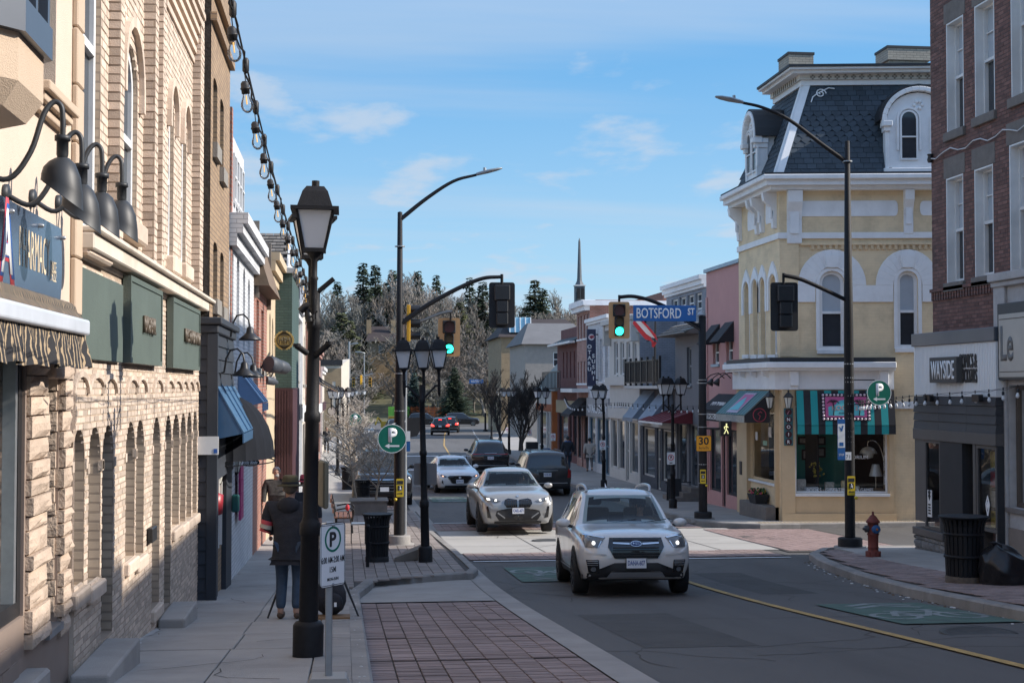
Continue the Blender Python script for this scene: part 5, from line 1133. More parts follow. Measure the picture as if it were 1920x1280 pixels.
def slope(fr_,L_,hipA,name):
 """frame whose v runs up the slope; returns helper mapping (u,t,d)"""
 H=zR1-zR0
 def P(u,t,d=0): return fr_.pt(u,zR0+t*H,-(base0*-1*0-.10)-0+(-.20-t*inb)+d)
 return P
Hs=zR1-zR0
PF=lambda u,t,d=0: fF.pt(u,zR0+t*Hs,.12-t*inb+d*.95)+V((0,0,d*.3))
PS=lambda u,t,d=0: fS.pt(u,zR0+t*Hs,.12-t*inb+d*.95)+V((0,0,d*.3))
def hipF(t): # u on front where both slopes meet
 off=.12-t*inb; k=((C0.x-off)-(C0+NF*off).x)/UF.x; return k
def hipS(t):
 off=.12-t*inb; k=((C0.x-off)-(C0+NF*off).x)/UF.x; p=C0+NF*off+UF*k; return p.y-C0.y
mb=MB()
mb.quad(PF(hipF(0),0,-.03),PF(LF_,0,-.03),PF(LF_-1,1,-.03),PF(hipF(1),1,-.03)); mb.quad(PS(hipS(0),0,-.03),PS(LS,0,-.03),PS(LS-.7,1,-.03),PS(hipS(1),1,-.03))
q0=PS(LS,0,-.03);q1=PS(LS-.7,1,-.03); mb.quad(q0,q1,q1+V((8,0,0)),q0+V((8,0,0))); rfm=mb.build('mansard_roof',M_slate,Y)
rows=17; wsl=.27; dorm=(fF.u(1662),fF.u(1662)+1.9); cnt=0; rest=MB()
for fr_n,PP,hip,Lmax in (('F',PF,hipF,5.6),('S',PS,hipS,LS-.02)):
 for r_ in range(rows):
  t0,t1=r_/rows,(r_+1.12)/rows; hexr=6<=r_<=11; u=hip((t0+t1)/2)+.14-(wsl/2 if r_%2 else 0)
  while u<Lmax-(t0*.6 if fr_n=='S' else 0):
   a,b_=max(u,hip(t0)+.10),u+wsl-.010; u+=wsl
   if b_-a<.05: continue
   c=(a+b_)/2; dd=rnd.uniform(0,.006)
   if fr_n=='F' and dorm[0]+.1<c<dorm[1]-.1 and t0<.80: continue
   if fr_n=='S' and 1.75<c<2.95 and t0<.72: continue
   t1c=min(t1,.999); P=[(a,t0),(b_,t0),(b_,t1c),(a,t1c)]
   if hexr: P=[(c,t0-.018),(b_,t0+.022),(b_,t1c),(a,t1c),(a,t0+.022)]
   t=MB() if cnt<300 and fr_n=='F' else rest
   n=len(P); vs=[PP(x,y,.018+dd-(.014 if y>=t1c else 0)) for x,y in P]+[PP(x,y,-.012) for x,y in P]
   t.add(vs,[tuple(range(n))]+[(i,(i+1)%n,n+(i+1)%n,n+i) for i in range(n)])
   if t is not rest: t.build('slate',M_slate,rfm,recalc=False); cnt+=1
q=rest.build('slate_field',M_slate,rfm,recalc=False); q['kind']='stuff'
mb=MB();
for PP,hip,s in ((PF,hipF,1),(PS,hipS,1)): mb.hexa([PP(hip(t)+e,t,d) for t in(0,1) for e,d in((0,.0),(.2,.0),(.2,.05),(0,.06))])
mb.build('hip_board',M_wp,Y)
def swp2(name,z0,z1,off,m,back=-1.6):
 def pt3(o): k=((C0.x-o)-(C0+NF*o).x)/UF.x; return C0+NF*o+UF*k
 a,c,e=fF.pt(LF_-1,0,off),pt3(off),V((C0.x-off,C0.y+LS-.65,0)); ai,ci,ei=fF.pt(LF_-1,0,back),pt3(back),V((C0.x-back,C0.y+LS-.65,0)); P=[a,c,e,ei,ci,ai]
 mb=MB(); mb.add([V((p.x,p.y,z0)) for p in P]+[V((p.x,p.y,z1)) for p in P],[(0,1,7,6),(1,2,8,7),(2,3,9,8),(5,0,6,11),(0,1,4,5),(1,2,3,4),(6,7,10,11),(7,8,9,10)]); return mb.build(name,m,Y)
o1=.12-inb; zz_=zR1; hT=atY(1525,124,40.2).z-zR1
swp2('top_cornice',zz_,zz_+hT*.32,o1+.08,M_wp); swp2('top_cornice',zz_+hT*.322,zz_+hT*.62,o1+.16,mat('frieze_ivory',(.58,.56,.51),.7,var=.08)); swp2('top_cornice',zz_+hT*.622,zz_+hT*.80,o1+.42,M_wp); swp2('top_cornice',zz_+hT*.802,zz_+hT*.93,o1+.55,M_wp); swp2('roof_edge',zz_+hT*.932,zz_+hT*1.08,o1+.60,M_trim)
mb=MB();
for i in range(22):
 u=hipF(1)+.25+i*.24
 for dx,dz in ((0,.05),(0,-.05),(.05,0),(-.05,0)): mb.cbox(fF.pt(u+dx,zz_+hT*.47+dz,o1+.165),.05,.02,.05,-A9)
for i in range(12):
 u=hipS(1)+.2+i*.2; mb.cbox(fS.pt(u,zz_+hT*.47,o1+.165),.02,.08,.14)
q=mb.build('frieze_ornament',mat('grey_ornament',(.20,.185,.165),.8),Y); q['kind']='stuff'
mb=MB(); uh=hipF(.93)+.25
sp_=[PF(uh+.30+.16*(1-i/22)*math.cos(i*.55),.90+.055*(1-i/22)*math.sin(i*.55),.05) for i in range(20)]; mb.tube(sp_,.02,5); mb.tube([PF(uh,.80,.05),PF(uh+.06,.86,.05),PF(uh+.2,.9,.05),PF(uh+.55,.965,.05),PF(uh+.72,.955,.05)],.02,5); mb.build('scroll_bracket',M_wp,Y)
zd0,zd1=zR0+.12,fF.v(1720,168);
def dormer(fr_,u0,u1,z0,z1,d1,wc,two=True):
 w_=u1-u0; c=(u0+u1)/2; zs_=z0+(z1-z0)*.62; P=[(u0+.06,z0),(u1-.06,z0),(u1-.06,zs_)]+[(c+(w_/2-.06)*math.cos(t*pi/12),zs_+(z1-zs_-.10)*math.sin(t*pi/12)) for t in range(1,12)]+[(u0+.06,zs_)]
 mb=MB(); mb.prism(P,fr_.fn,-1.2,d1); body=mb.build('dormer',M_wp,Y)
 mb=MB(); hood(fr_,mb,u0+.02,u1-.02,zs_-.05,z1-zs_-.02,.13,d1+.16,16,.16);
 mb.build('dormer_hood',M_wp,body,bevel=.015)
 mb=MB(); Q=[(c+(w_/2+.1)*math.cos(t*pi/12),zs_+(z1-zs_+.08)*math.sin(t*pi/12)) for t in range(13)]; Q2=[(c+(w_/2+.17)*math.cos(t*pi/12),zs_+(z1-zs_+.13)*math.sin(t*pi/12)) for t in range(13)]
 for i in range(12): mb.hexa([fr_.pt(*p,-1.2) for p in(Q[i],Q[i+1],Q2[i+1],Q2[i])]+[fr_.pt(*p,d1+.12) for p in(Q[i],Q[i+1],Q2[i+1],Q2[i])])
 mb.build('dormer_roof',M_trim,body)
 for s in (u0+.05,u1-.05):
  mb=MB(); fr_.box(mb,s-.13,s+.13,zs_-.2,zs_-.05,-.2,d1+.2); fr_.box(mb,s-.09,s+.09,zs_-.34,zs_-.2,-.2,d1+.12); fr_.box(mb,s-.05,s+.05,z0,zs_-.34,-.2,d1+.06); mb.build('dormer_pilaster',M_wp,body,bevel=.01)
 mb=MB(); fr_.box(mb,u0-.05,u1+.05,z0-.12,z0+.04,-.3,d1+.12); mb.build('dormer_sill',M_wp,body,bevel=.012)
 for cc in wc:
  o=(cc-.26,cc+.26,z0+.28,z0+(z1-z0)*.74,.26); f3=Fr(fr_.O+fr_.N*(d1+.004),fr_.U,fr_.N)
  ff=win(f3,Y,o,-.002,.05,M_wp,M_pane,th=.045); ff.parent=body
  mb=MB(); hood(f3,mb,o[0]-.03,o[1]+.03,o[3]-.26,.29,.06,.05,10,.9); mb.build('window_mould',M_wp,body)
 mb=MB(); cx_,cz_=c+.0,z0+(z1-z0)*.80
 for t in range(6): a=t*pi/3; mb.sphere(fr_.pt(cx_+.11*math.cos(a),cz_+.11*math.sin(a),d1+.01),.06,8)
 q=mb.build('rosette',M_wp,body); q['kind']='stuff'
dormer(fF,dorm[0],dorm[1],zd0,zd1,.06,(fF.u(1707)+.0,fF.u(1707)+.95))
us=fS.u(1432); dormer(fS,1.75,2.95,zR0+.12,fS.v(1432,200)-.05,.10,(2.05,2.65))
for a,b_,t,n_ in ((1470,1516,104,'left'),(1654,1734,92,'right')):
 yv=43.5; p0,p1=atY(a,t,yv),atY(b_,t,yv); mb=MB(); mb.box(p0.x+.08,p1.x-.08,yv-.4,yv+.5,zR1-.5,p0.z-.1); mb.box(p0.x,p1.x,yv-.48,yv+.58,p0.z-.45,p0.z-.08); c_=mb.build('chimney',brick('cream_brick',(.36,.33,.27),(.30,.275,.23),(.2,.19,.17)),Y)
 mb=MB(); mb.box(p0.x-.03,p1.x+.03,yv-.5,yv+.6,p0.z-.079,p0.z); mb.build('chimney_cap',M_trim,c_)
mb=MB(); mb.add([fF.pt(hipF(1)+.2,zR1+hT,-1.3),fF.pt(LF_-1,zR1+hT,-1.3),V((fF.pt(LF_-1,0,-3).x,C0.y+LS-.6,zR1+hT)),V((C0.x+1.3,C0.y+LS-.6,zR1+hT))],[(0,1,2,3)]); mb.build('flat_roof',M_trim,Y)
lsh=fF.u(1673)
zf0,zf1=fF.v(1500,730),fF.v(1500,690)
swp('shop_cornice',zf1+.0,zf1+.17,.55,M_wp,lF=lsh,bev=.015); swp('shop_cornice',zf1-.07,zf1-.002,.45,M_wp,lF=lsh); swp('shop_roof',zf1+.172,zf1+.30,.42,M_trim,lF=lsh)
swp('beadboard_fascia',zf0,zf1-.073,.22,M_wp,lF=lsh)
mb=MB()
for i in range(int(lsh/.09)): u=.05+i*.09; fF.box(mb,u,u+.045,zf0+.02,zf1-.1,.219,.23)
q=mb.build('beadboard_rib',M_wp,Y); q['kind']='stuff'
for u in (.35,lsh-.3): mb=MB(); fF.box(mb,u-.12,u+.12,zf1-.5,zf1-.08,.22,.36); fF.box(mb,u-.12,u+.12,zf1-.62,zf1-.502,.22,.29); mb.build('console',M_wp,Y,bevel=.01)
for u in (.5,1.7,2.9): scroll(fS,u,zf1-.075,zf1-.62,.14,.42)
zbase=gz(40)+CURB
mb=MB(); fF.box(mb,.002,sw[0]-.02,-4.2,zf0-.003,.0,.2); mb.build('corner_pilaster',M_yp,Y,bevel=.008)
mb=MB(); fF.box(mb,sw[1]+.02,lsh,zbase+.1,zf0-.003,.0,.12); mb.build('end_pilaster',M_yp,Y)
mb=MB(); fF.box(mb,sw[0]-.018,sw[1]+.018,-4.2,swin[2]-.08,.0,.14); mb.build('stall_riser',M_yp,Y)
mb=MB(); fF.box(mb,-.0,lsh+.05,-4.3,zbase+.22,.201,.235); mb.build('skirting',M_yp,Y)
mb=MB(); fF.box(mb,sw[0]-.018,sw[1]+.018,swin[2]-.078,swin[2]-.002,.0,.2); mb.build('window_ledge',M_wp,Y)
v=fF.v(1700,758); mb=MB(); fF.box(mb,lsh+.02,LF_,v-.12,v+.09,-.01,.06); mb.build('band_course',M_wp,Y)
win(fF,Y,swin[:4],.1,.05,M_wp,M_seeglass,rail=False,name='shop_window')
win(fS,Y,ssw[:4],.12,.07,M_yp,M_seeglass,rail=False,name='shop_window',sill=.07,sm=M_wp)
mb=MB(); fS.box(mb,.15,ssw[0]-.02,-4.2,zf0-.003,.0,.12); mb.build('street_pilaster',M_yp,Y); mb=MB(); fS.box(mb,ssw[1]+.02,LS-.1,-4.2,zf0-.003,.0,.12); mb.build('street_pilaster',M_yp,Y)
mb=MB(); fS.box(mb,.15,2.9,gz(41)-.2,gz(41)+CURB+.42,.0,.42); mb.build('stone_step',M_lint,Y,bevel=.02)
# ================================================================ RIGHT: the row beyond the yellow building
M_pink=mat('pink_stucco',(.52,.275,.255),.85,var=.07,vs=1.2,stain=.2,scol=(.38,.20,.19),streak=1)
M_greyw=mat('grey_clapboard',(.13,.135,.15),.7,var=.1); M_gbr=brick('grey_painted_brick',(.27,.29,.325),(.24,.26,.30),(.19,.205,.24))
M_dgbr=brick('charcoal_painted_brick',(.085,.09,.105),(.07,.075,.09),(.05,.053,.065)); M_offw=mat('off_white_stucco',(.52,.505,.47),.8,var=.08,vs=2,stain=.2,scol=(.38,.36,.33),streak=1)
M_mar=brick('maroon_brick',(.17,.055,.05),(.13,.045,.042),(.10,.07,.065)); M_bluefl=mat('pale_blue_flashing',(.30,.40,.47),.5,.2)
M_awbl=mat('grey_blue_awning',(.20,.245,.31),.6,var=.1); M_awk=mat('black_awning',(.022,.022,.026),.8,var=.15); M_awr=mat('burgundy_awning',(.16,.022,.03),.75,var=.12)
def shop(fr,B,u0,u1,zg,sp,fm,h=2.75,sillh=.45,pm=None,rec=.12):
 n=len(sp); out=[]
 for a,b_,d in sp:
  o=(u0+(u1-u0)*a,u0+(u1-u0)*b_,zg+(.02 if d else sillh),zg+h,0,rec); out.append((o,d))
 return out
def rrow(name,label,X,y0,y1,zt,m,up=(),shops=(),fm=M_white,sfm=M_blackm,corn=(),cm=None,depth=10,sl=.1,fasc=None,bars=(),sh=2.75,rec=.14):
 fr=RF(X); zg=gz((y0+y1)/2)+CURB; B=thing(name,label,'building',(X,(y0+y1)/2,zg)); O=[tuple(o)+((0,) if len(o)<5 else ())+((rec,) if len(o)<6 else ()) for o in up]; S=shop(fr,B,y0,y1,zg,shops,sfm,sh)
 mb=MB(); fr.wall(mb,y0+.003,y1-.003,-5.6,zt,O+[s[0] for s in S],rec); shell(fr,mb,y0+.003,y1-.003,-5.6,zt,depth); mb.build('wall',m,B)
 for o in O: win(fr,B,o[:5],rec,.07,fm,M_pane,sill=sl or None,sm=cm or fm,bars=bars)
 for o,d in S: win(fr,B,o[:4],.12,.07,sfm,M_pane,rail=bool(d),name='door' if d else 'shop_window')
 z=zt
 for h,p in corn: mb=MB(); fr.box(mb,y0-.02,y1+.02,z-h,z-.002,-.3,p); mb.build('cornice',cm or fm,B); z-=h
 if fasc: mb=MB(); fr.box(mb,y0+.06,y1-.06,zg+sh+.05,zg+sh+fasc[1],.0,.1); mb.build('fascia_board',fasc[0],B,bevel=.008)
 return B,fr,zg
f12=RF(12.5); yP0=C0.y+LS+.02; yP1=f12.u(1325)
r1=f12.rect(1348,638,1337,682); r2=f12.rect(1374,634,1362,678)
Bp,fp,zg=rrow('pink_building','pink stucco two storey building with dark window awnings',12.5,yP0,yP1,f12.v(1385,486),M_pink,[r1+(0,.15),r2+(0,.15)],[(.08,.42,0),(.45,.55,1),(.58,.92,0)],corn=[(.12,.1)],cm=M_bluefl,sl=.1,sh=2.6)
for k in range(9): mb=MB(); v=-3.6+k*.75; fp.box(mb,yP1-.22,yP1-.02,v,v+.7,.0,.04); mb.build('quoin',M_pink,Bp,bevel=.008)
for r,a in ((r1,'far'),(r2,'near')): wedge('window_awning','small dark awning over the %s upper window of pink building'%a,'awning',fp,r[0]-.15,r[1]+.15,r[3]+.55,r[3]-.12,.55,M_awk,None,0,True,0)
a0,a1=fp.u(1380,.3),fp.u(1327,.3); A=wedge('black_shop_awning','black shop awning with white street name band on pink building','awning',fp,a0+.1,a1-.3,fp.v(1350,738),fp.v(1350,768),.7,M_awk,None,.34,True)
cz=fp.v(1350,768); mb=MB(); fp.box(mb,a0+.35,a1-.6,cz-.27,cz-.10,.701,.708); mb.build('band',M_white,A)
text('lettering','BOTSFORD ST',.12,M_blackm,A,fp.pt((a0+a1)/2-.12,cz-.245,.709),(0,-1,0),(0,0,1),width=(a1-a0)*.55,depth=.003,bold=.02)
text('lettering','OLD TOWN',.22,M_wl,A,fp.pt((a0+a1)/2-.1,cz+.10,.53),(0,-1,0),(.62,0,.78),width=1.6,depth=.02)
for k in range(3):
 y=a0+.9+k*.8; c=fp.pt(y,fp.v(1350,715),.7); g=thing('spot_lamp','black swan-neck spot lamp over the pink shop front, %s'%['first','middle','last'][k]+' from the corner','wall lamp',fp.pt(y,0),'swan-neck spot lamps on the pink building')
 mb=MB(); z=c.z; mb.tube([fp.pt(y,z+.1,0),fp.pt(y,z+.28,.2),fp.pt(y,z+.22,.45),fp.pt(y,z+.1,.6)],.018,6); mb.build('arm',M_black,g); mb=MB(); mb.lathe([(.03,.1),(.06,.05),(.13,-.12),(.0,-.1)],fp.pt(y,z,.66),10,M=Matrix.Rotation(.5,3,'Y')); mb.build('lamp_shade',M_black,g)
y0,y1=yP1+.01,f12.u(1266); zt=f12.v(1300,628)
Bg,fg,zg=rrow('grey_clapboard_building','dark grey two storey building with small shingled pent roof',12.5,y0,y1,zt,M_greyw,[f12.rect(1296,650,1288,722)+(0,.12),f12.rect(1318,640,1311,715)+(0,.12)],[(.10,.22,1),(.28,.55,0),(.62,.95,0)],fm=mat('grey_trim',(.24,.25,.26),.6),sfm=mat('grey_trim2',(.22,.225,.235),.6),sl=.08)
mb=MB(); v=zt; mb.hexa([fg.pt(u,vv,d) for vv,dd in((v,.75),(v+.45,.0)) for u,d in((y0+.1,-.1),(y1+.1,-.1),(y1+.1,dd),(y0+.1,dd))]); mb.build('pent_roof',M_shg,Bg)
for r_ in range(4):
 for k in range(int((y1-y0)/.3)):
  mb=MB(); a=y0+.1+k*.3+(r_%2)*.15; t0,t1=r_/4,(r_+1)/4; P=lambda u,t,e:fg.pt(u,v+.45*t+e,.75*(1-t)+e); mb.add([P(a,t0,.035),P(a+.29,t0,.035),P(a+.29,t1,.012),P(a,t1,.012),P(a,t0,0),P(a+.29,t0,0)],[(0,1,2,3),(0,1,5,4)]); mb.build('shingle',M_shg,Bg,recalc=False)
for k in range(3): mb=MB(); fg.box(mb,y0+(y1-y0)*(.24-.006*k),y0+(y1-y0)*(.62+.006*k),zg-.2,zg+.17*(3-k),.004+.001*k,.3+.3*k); mb.build('stone_step',M_lint,Bg,bevel=.012)
au0,au1=fg.u(1306,.3),fg.u(1243,.5); wedge('burgundy_awning','burgundy cloth awning with white edge over stone steps','awning',fg,y0+2.0,y0+6.2,fg.v(1290,770),fg.v(1290,770)-.42,1.15,M_awr,M_white,.07,True,6)
mb=MB(); fg.box(mb,y0+2.1,y0+2.13,zg+.62,zg+.66,.05,1.0); tag(mb.build('hand_rail',M_black),'black metal hand rail beside the stone steps','rail')
S=thing('chalk_board','folding chalkboard sign leaning by the stone steps','sign board',fg.pt(y0+1.7,zg,.7)); c=fg.pt(y0+1.8,zg,.75)
for s in (-1,1): mb=MB(); M=Matrix.Rotation(.16*s,3,'X'); mb.cbox(c+V((0,.1*s,.4)),.5,.03,.8,mx=M); mb.build('board',M_dgbr if 0 else M_blackm,S,bevel=.01)
y2=f12.u(1250); fU=RF(14.2); zt=fU.v(1325,514)
Bu,_,_=rrow('pale_grey_building','pale grey painted brick upper building with row of square windows',14.2,fU.u(1325)-.0,fU.u(1250),zt,M_gbr,[fU.rect(1259+15*k+12,585-4*k-26,1259+15*k,585-4*k+6)+(0,.1) for k in range(4)],corn=[(.18,.30),(.2,.2),(.12,.1)],cm=M_wp,sl=.0)
y3=f12.u(1197); zb=f12.v(1230,723)
yB0,yB1=y1+.02,y3-.02
Bb,fb_,zg=rrow('balcony_building','low grey brick shop with balcony and awnings below flag',12.6,yB0,yB1,zb-.12,M_dgbr,(),[(.06,.40,0),(.44,.54,1),(.6,.94,0)],sfm=M_offw,fasc=(M_offw,.75),sh=2.5)
mb=MB(); fb_.box(mb,yB0-.1,yB1,zb-.118,zb,-.5,.75); mb.build('balcony_deck',M_offw,Bb,bevel=.01)
npost=6
for i in range(npost+1):
 u=yB0+(yB1-yB0-.1)*i/npost; mb=MB(); fb_.box(mb,u,u+.09,zb+.002,zb+1.15,.64,.73); mb.build('railing_post',M_black,Bb)
 if i<npost:
  w_=(yB1-yB0-.1)/npost; mb=MB(); fb_.box(mb,u+.095,u+w_-.005,zb+.98,zb+1.03,.66,.71); fb_.box(mb,u+.095,u+w_-.005,zb+.1,zb+.15,.66,.71); mb.build('railing_rail',M_black,Bb)
  for j in range(6): mb=MB(); uu=u+.12+(w_-.12)*j/6; fb_.box(mb,uu,uu+.03,zb+.151,zb+.979,.67,.70); mb.build('baluster',M_black,Bb)
for k,(a,s) in enumerate(((.12,'nearer'),(.60,'farther'))): u=yB0+(yB1-yB0)*a; wedge('grey_blue_awning','%s grey blue sloping awning under the balcony'%s,'awning',fb_,u,u+(yB1-yB0)*.3,zb-.2,zb-1.35,.95,M_awbl,None,.12,True)
y4=f12.u(1141); zt=f12.v(1197,590); xs=12.55
ops=[f12.rect(1187-11.5*k+4,640,1187-11.5*k-3,702)+(0,.12) for k in range(4)]
Bw,fw_,zg=rrow('white_corbel_building','off white building with bracketed cornice and four tall windows',xs,y3,y4,zt,M_offw,ops,[(.05,.3,0),(.34,.44,1),(.48,.7,0),(.74,.95,0)],corn=[(.2,.45),(.25,.3),(.3,.12)],cm=M_offw,fasc=(M_offw,.6),sfm=M_offw)
g=Fr((xs,y3-.012,0),(1,0,0),(0,-1,0)); mb=MB(); g.box(mb,.0,9,zb+.0,zt+.1,.0,.008); mb.build('side_wall',M_gbr,Bw)
for u in (y3+.2,y4-.3): mb=MB(); fw_.box(mb,u-.12,u+.12,zt-1.15,zt-.2,.0,.38); mb.build('bracket',M_offw,Bw,bevel=.03)
mb=MB(); fw_.box(mb,y3+.1,y4-.1,f12.v(1165,722),f12.v(1165,706),.0,.25); mb.build('band_course',M_offw,Bw)
y5=f12.u(1099); zt=f12.v(1141,588)
Bo,fo,zg=rrow('white_restaurant_building','white painted brick restaurant building with vertical blade sign',12.6,y4+.01,y5,zt,M_wbr,[f12.rect(1126,635,1121,715)+(0,.12),f12.rect(1136,630,1131,712)+(0,.12)],[(.05,.25,1),(.3,.6,0),(.66,.95,0)],corn=[(.18,.2),(.12,.1)],cm=M_wp,fasc=(mat('grey_fascia',(.27,.28,.30),.5,var=.15),1.0),sfm=mat('blue_frame',(.06,.15,.22),.5))
yv=RF(12.5).u(1117.5); g=Fr((0,yv,0),(1,0,0),(0,-1,0)); r=g.rect(1100,617,1117,724); S=thing('blade_sign','tall navy blade sign reading OTARU SUSHI in white letters','sign',g.pt(r[0],r[2]))
mb=MB(); g.box(mb,r[0],r[1],r[2],r[3],-.08,.08); mb.build('panel',mat('sign_navy',(.035,.04,.085),.4),S,bevel=.01)
mb=MB(); g.box(mb,r[1],12.62,r[3]-.3,r[3]-.24,-.03,.03); g.box(mb,r[1],12.62,r[2]+.3,r[2]+.36,-.03,.03); mb.build('bracket',M_black,S)
W_=r[1]-r[0]; H_=r[3]-r[2]
for i,ch in enumerate('OTARU'): text('lettering',ch,H_*.066,M_wl,S,g.pt(r[0]+W_*.28,r[3]-H_*(.34+.098*i),.081),(1,0,0),(0,0,1),bold=.03,depth=.02)
for i,ch in enumerate('SUSHI'): text('lettering',ch,H_*.066,M_wl,S,g.pt(r[0]+W_*.72,r[3]-H_*(.50+.098*i),.081),(1,0,0),(0,0,1),bold=.03,depth=.02)
mb=MB(); c=(r[0]+W_*.5,r[3]-H_*.14); P=[(c[0]+W_*.34*math.cos(t*pi/12),c[1]+W_*.34*math.sin(t*pi/12)) for t in range(24)]; poly_ring(g,mb,P,.07,.081,.09); mb.build('emblem_ring',M_wl,S)
mb=MB();
for dx,dz,w_,h_ in ((-.06,.05,.16,.03),(-.06,-.03,.12,.03),(-.02,.0,.03,.2),(.07,.06,.14,.03),(.07,-.02,.14,.03),(.05,.02,.03,.16),(.11,.02,.03,.16)): g.box(mb,c[0]+dx-w_/2,c[0]+dx+w_/2,c[1]+dz-h_/2,c[1]+dz+h_/2,.091,.1)
mb.build('emblem_character',M_red,S)
text('lettering','OTARU SUSHI',.42,M_wl,Bo,fo.pt((y4+y5)/2,zg+2.98,.101),(0,-1,0),(0,0,1),width=(y5-y4)*.8,depth=.02)
yv=y4+1.5; g=Fr((0,yv,0),(1,0,0),(0,-1,0)); c=g.px(1146,753); S=thing('round_blue_sign','round dark blue hanging sign on white shopfront','sign',g.pt(*c)); mb=MB(); rr=.2
mb.prism([(c[0]+rr*math.cos(t*pi/12),c[1]+rr*1.15*math.sin(t*pi/12)) for t in range(24)],g.fn,-.03,.03); mb.build('panel',mat('ink_blue',(.03,.05,.085),.5),S); mb=MB(); poly_ring(g,mb,[(c[0]+rr*.85*math.cos(t*pi/12),c[1]+rr*math.sin(t*pi/12)) for t in range(24)],.02,.031,.036); g.box(mb,c[0]-.1,c[0]+.1,c[1]-.02,c[1]+.02,.031,.036); mb.build('print',M_wl,S); mb=MB(); g.box(mb,c[0],12.6,c[1]+.24,c[1]+.27,-.015,.015); mb.build('bracket',M_black,S)
y6=f12.u(1075); zt=f12.v(1098,562); X8=12.7; f8=RF(X8)
ops=[]
for t,bt in ((590,634),(677,718)):
 for k in range(4): a=y5+.3+k*(y6-y5)/4.2; ops.append((a,a+.62,f12.v(1090,bt),f12.v(1090,t),0,.1))
B8,f8,zg=rrow('red_brick_tall_building','tall rose brick building with paired white windows and white eave',X8,y5+.01,y6,zt,M_rbrl,ops,[(.05,.45,0),(.5,.6,1),(.65,.95,0)],corn=[(.3,.45),(.25,.3)],cm=M_wp,fasc=(M_offw,.5))
mb=MB(); g=Fr((X8,y5-.012,0),(1,0,0),(0,-1,0)); g.box(mb,.0,13,-1,zt-.32,.0,.012); mb.build('side_wall',M_rbr,B8)
mb=MB(); g.box(mb,-.4,13,zt-.3,zt-.05,-.2,.3); mb.build('eave',M_wp,B8)
zq=atY(1250,551,y5+8).z; mb=MB(); mb.box(18,30,y5+6,y5+16,-1,zq); tag(mb.build('flat_roof_block',M_rbr),'flat roofed red brick block rising behind the row','building');
A=wedge('black_awning','black shop awning beside restaurant fascia far along','awning',f8,y5+.6,y5+3.6,f8.v(1085,745),f8.v(1085,745)-.9,1.0,M_awk,None,.1,True)
mb=MB(); f8.box(mb,y5-.3,y6-.5,f8.v(1090,735),f8.v(1090,728),0,1.0); mb.build('flat_canopy',M_white,B8)
y7=f12.u(1033); X9=12.9; zt=f12.v(1060,642)
B9,f9,zg=rrow('maroon_brick_building','maroon brick building with green sloped roof and iron balcony',X9,y6+.01,y7,zt,M_mar,[(y6+.6+k*1.35,y6+1.0+k*1.35,f12.v(1060,708),f12.v(1060,658),0,.1) for k in range(5)],[(.06,.3,0),(.36,.46,1),(.52,.94,0)],fasc=(mat('tan_fascia',(.36,.31,.2),.7),.8),sl=.0)
M_groof=mat('green_roof',(.035,.05,.05),.7,var=.15); mb=MB(); mb.hexa([f9.pt(u,v,d) for v,dd in((zt,.5),(zt+1.0,-1.6)) for u,d in((y6+.02,-6),(y7,-6),(y7,dd),(y6+.02,dd))]); mb.build('roof',M_groof,B9)
mb=MB(); f9.box(mb,y6,y7,zt-.1,zt+.02,.3,.62); mb.build('gutter',M_white,B9)
mb=MB(); g=Fr((X9,y7-3.2,0),(1,0,0),(0,-1,0)); mb.box(X9+.2,X9+6,y6+.3,y7-.2,zt+.2,f12.v(1040,618)); mb.build('attic_block',M_mar,B9)
zd=f12.v(1060,727); mb=MB(); f9.box(mb,y6+.5,y7-1,zd-.1,zd,0,1.1); mb.build('balcony_deck',M_blackm,B9)
for k in range(14): mb=MB(); u=y6+.5+k*(y7-y6-1.5)/13; f9.box(mb,u,u+.04,zd,zd+.9,1.05,1.09); mb.build('baluster',M_black,B9)
mb=MB(); f9.box(mb,y6+.5,y7-1,zd+.9,zd+.95,1.04,1.1); mb.build('railing_rail',M_black,B9)
for k in range(8):
 pass
y8=y7+.2; X10=13.0; zt=atX(1033,732,13.0).z
B10,f10,zg=rrow('pale_shingle_building','white walled shop with pale green shingled hip roof',X10,y8,y8+10,zt,M_offw,(),[(.05,.35,0),(.4,.5,1),(.55,.95,0)],fasc=(mat('orange_board',(.33,.09,.03),.7),.5),sfm=M_white)
M_gsh=mat('pale_green_shingle',(.27,.29,.27),.95,var=.12,vs=4,isl=.18); zr=atY(1010,664,y8+3).z
mb=MB(); mb.hexa([(X10-.3,y8-.3,zt),(X10+9,y8-.3,zt),(X10+9,y8+10,zt),(X10-.3,y8+10,zt),(X10+1.6,y8+2.2,zr),(X10+9,y8+2.2,zr),(X10+9,y8+8,zr),(X10+1.6,y8+8,zr)]); q=mb.build('roof',M_gsh,B10)
rest=MB()
for r_ in range(12):
 for k in range(26):
  t0,t1=r_/12,(r_+1)/12; a=X10-.2+k*.35+(r_%2)*.17; P=lambda x,t,e:(max(x,X10-.3+1.9*t),y8-.3+2.5*t-e,zt+(zr-zt)*t+e)
  rest.add([P(a,t0,.05),P(a+.33,t0,.05),P(a+.33,t1,.02),P(a,t1,.02),P(a,t0,0),P(a+.33,t0,0)],[(0,1,2,3),(0,1,5,4)])
o=rest.build('shingle_field',M_gsh,q,recalc=False); o['kind']='stuff'
mb=MB(); mb.box(X10-.35,X10-.02,y8+.3,y8+.7,zg,zt-.05); mb.build('orange_post',mat('orange_post',(.40,.13,.04),.6),B10)
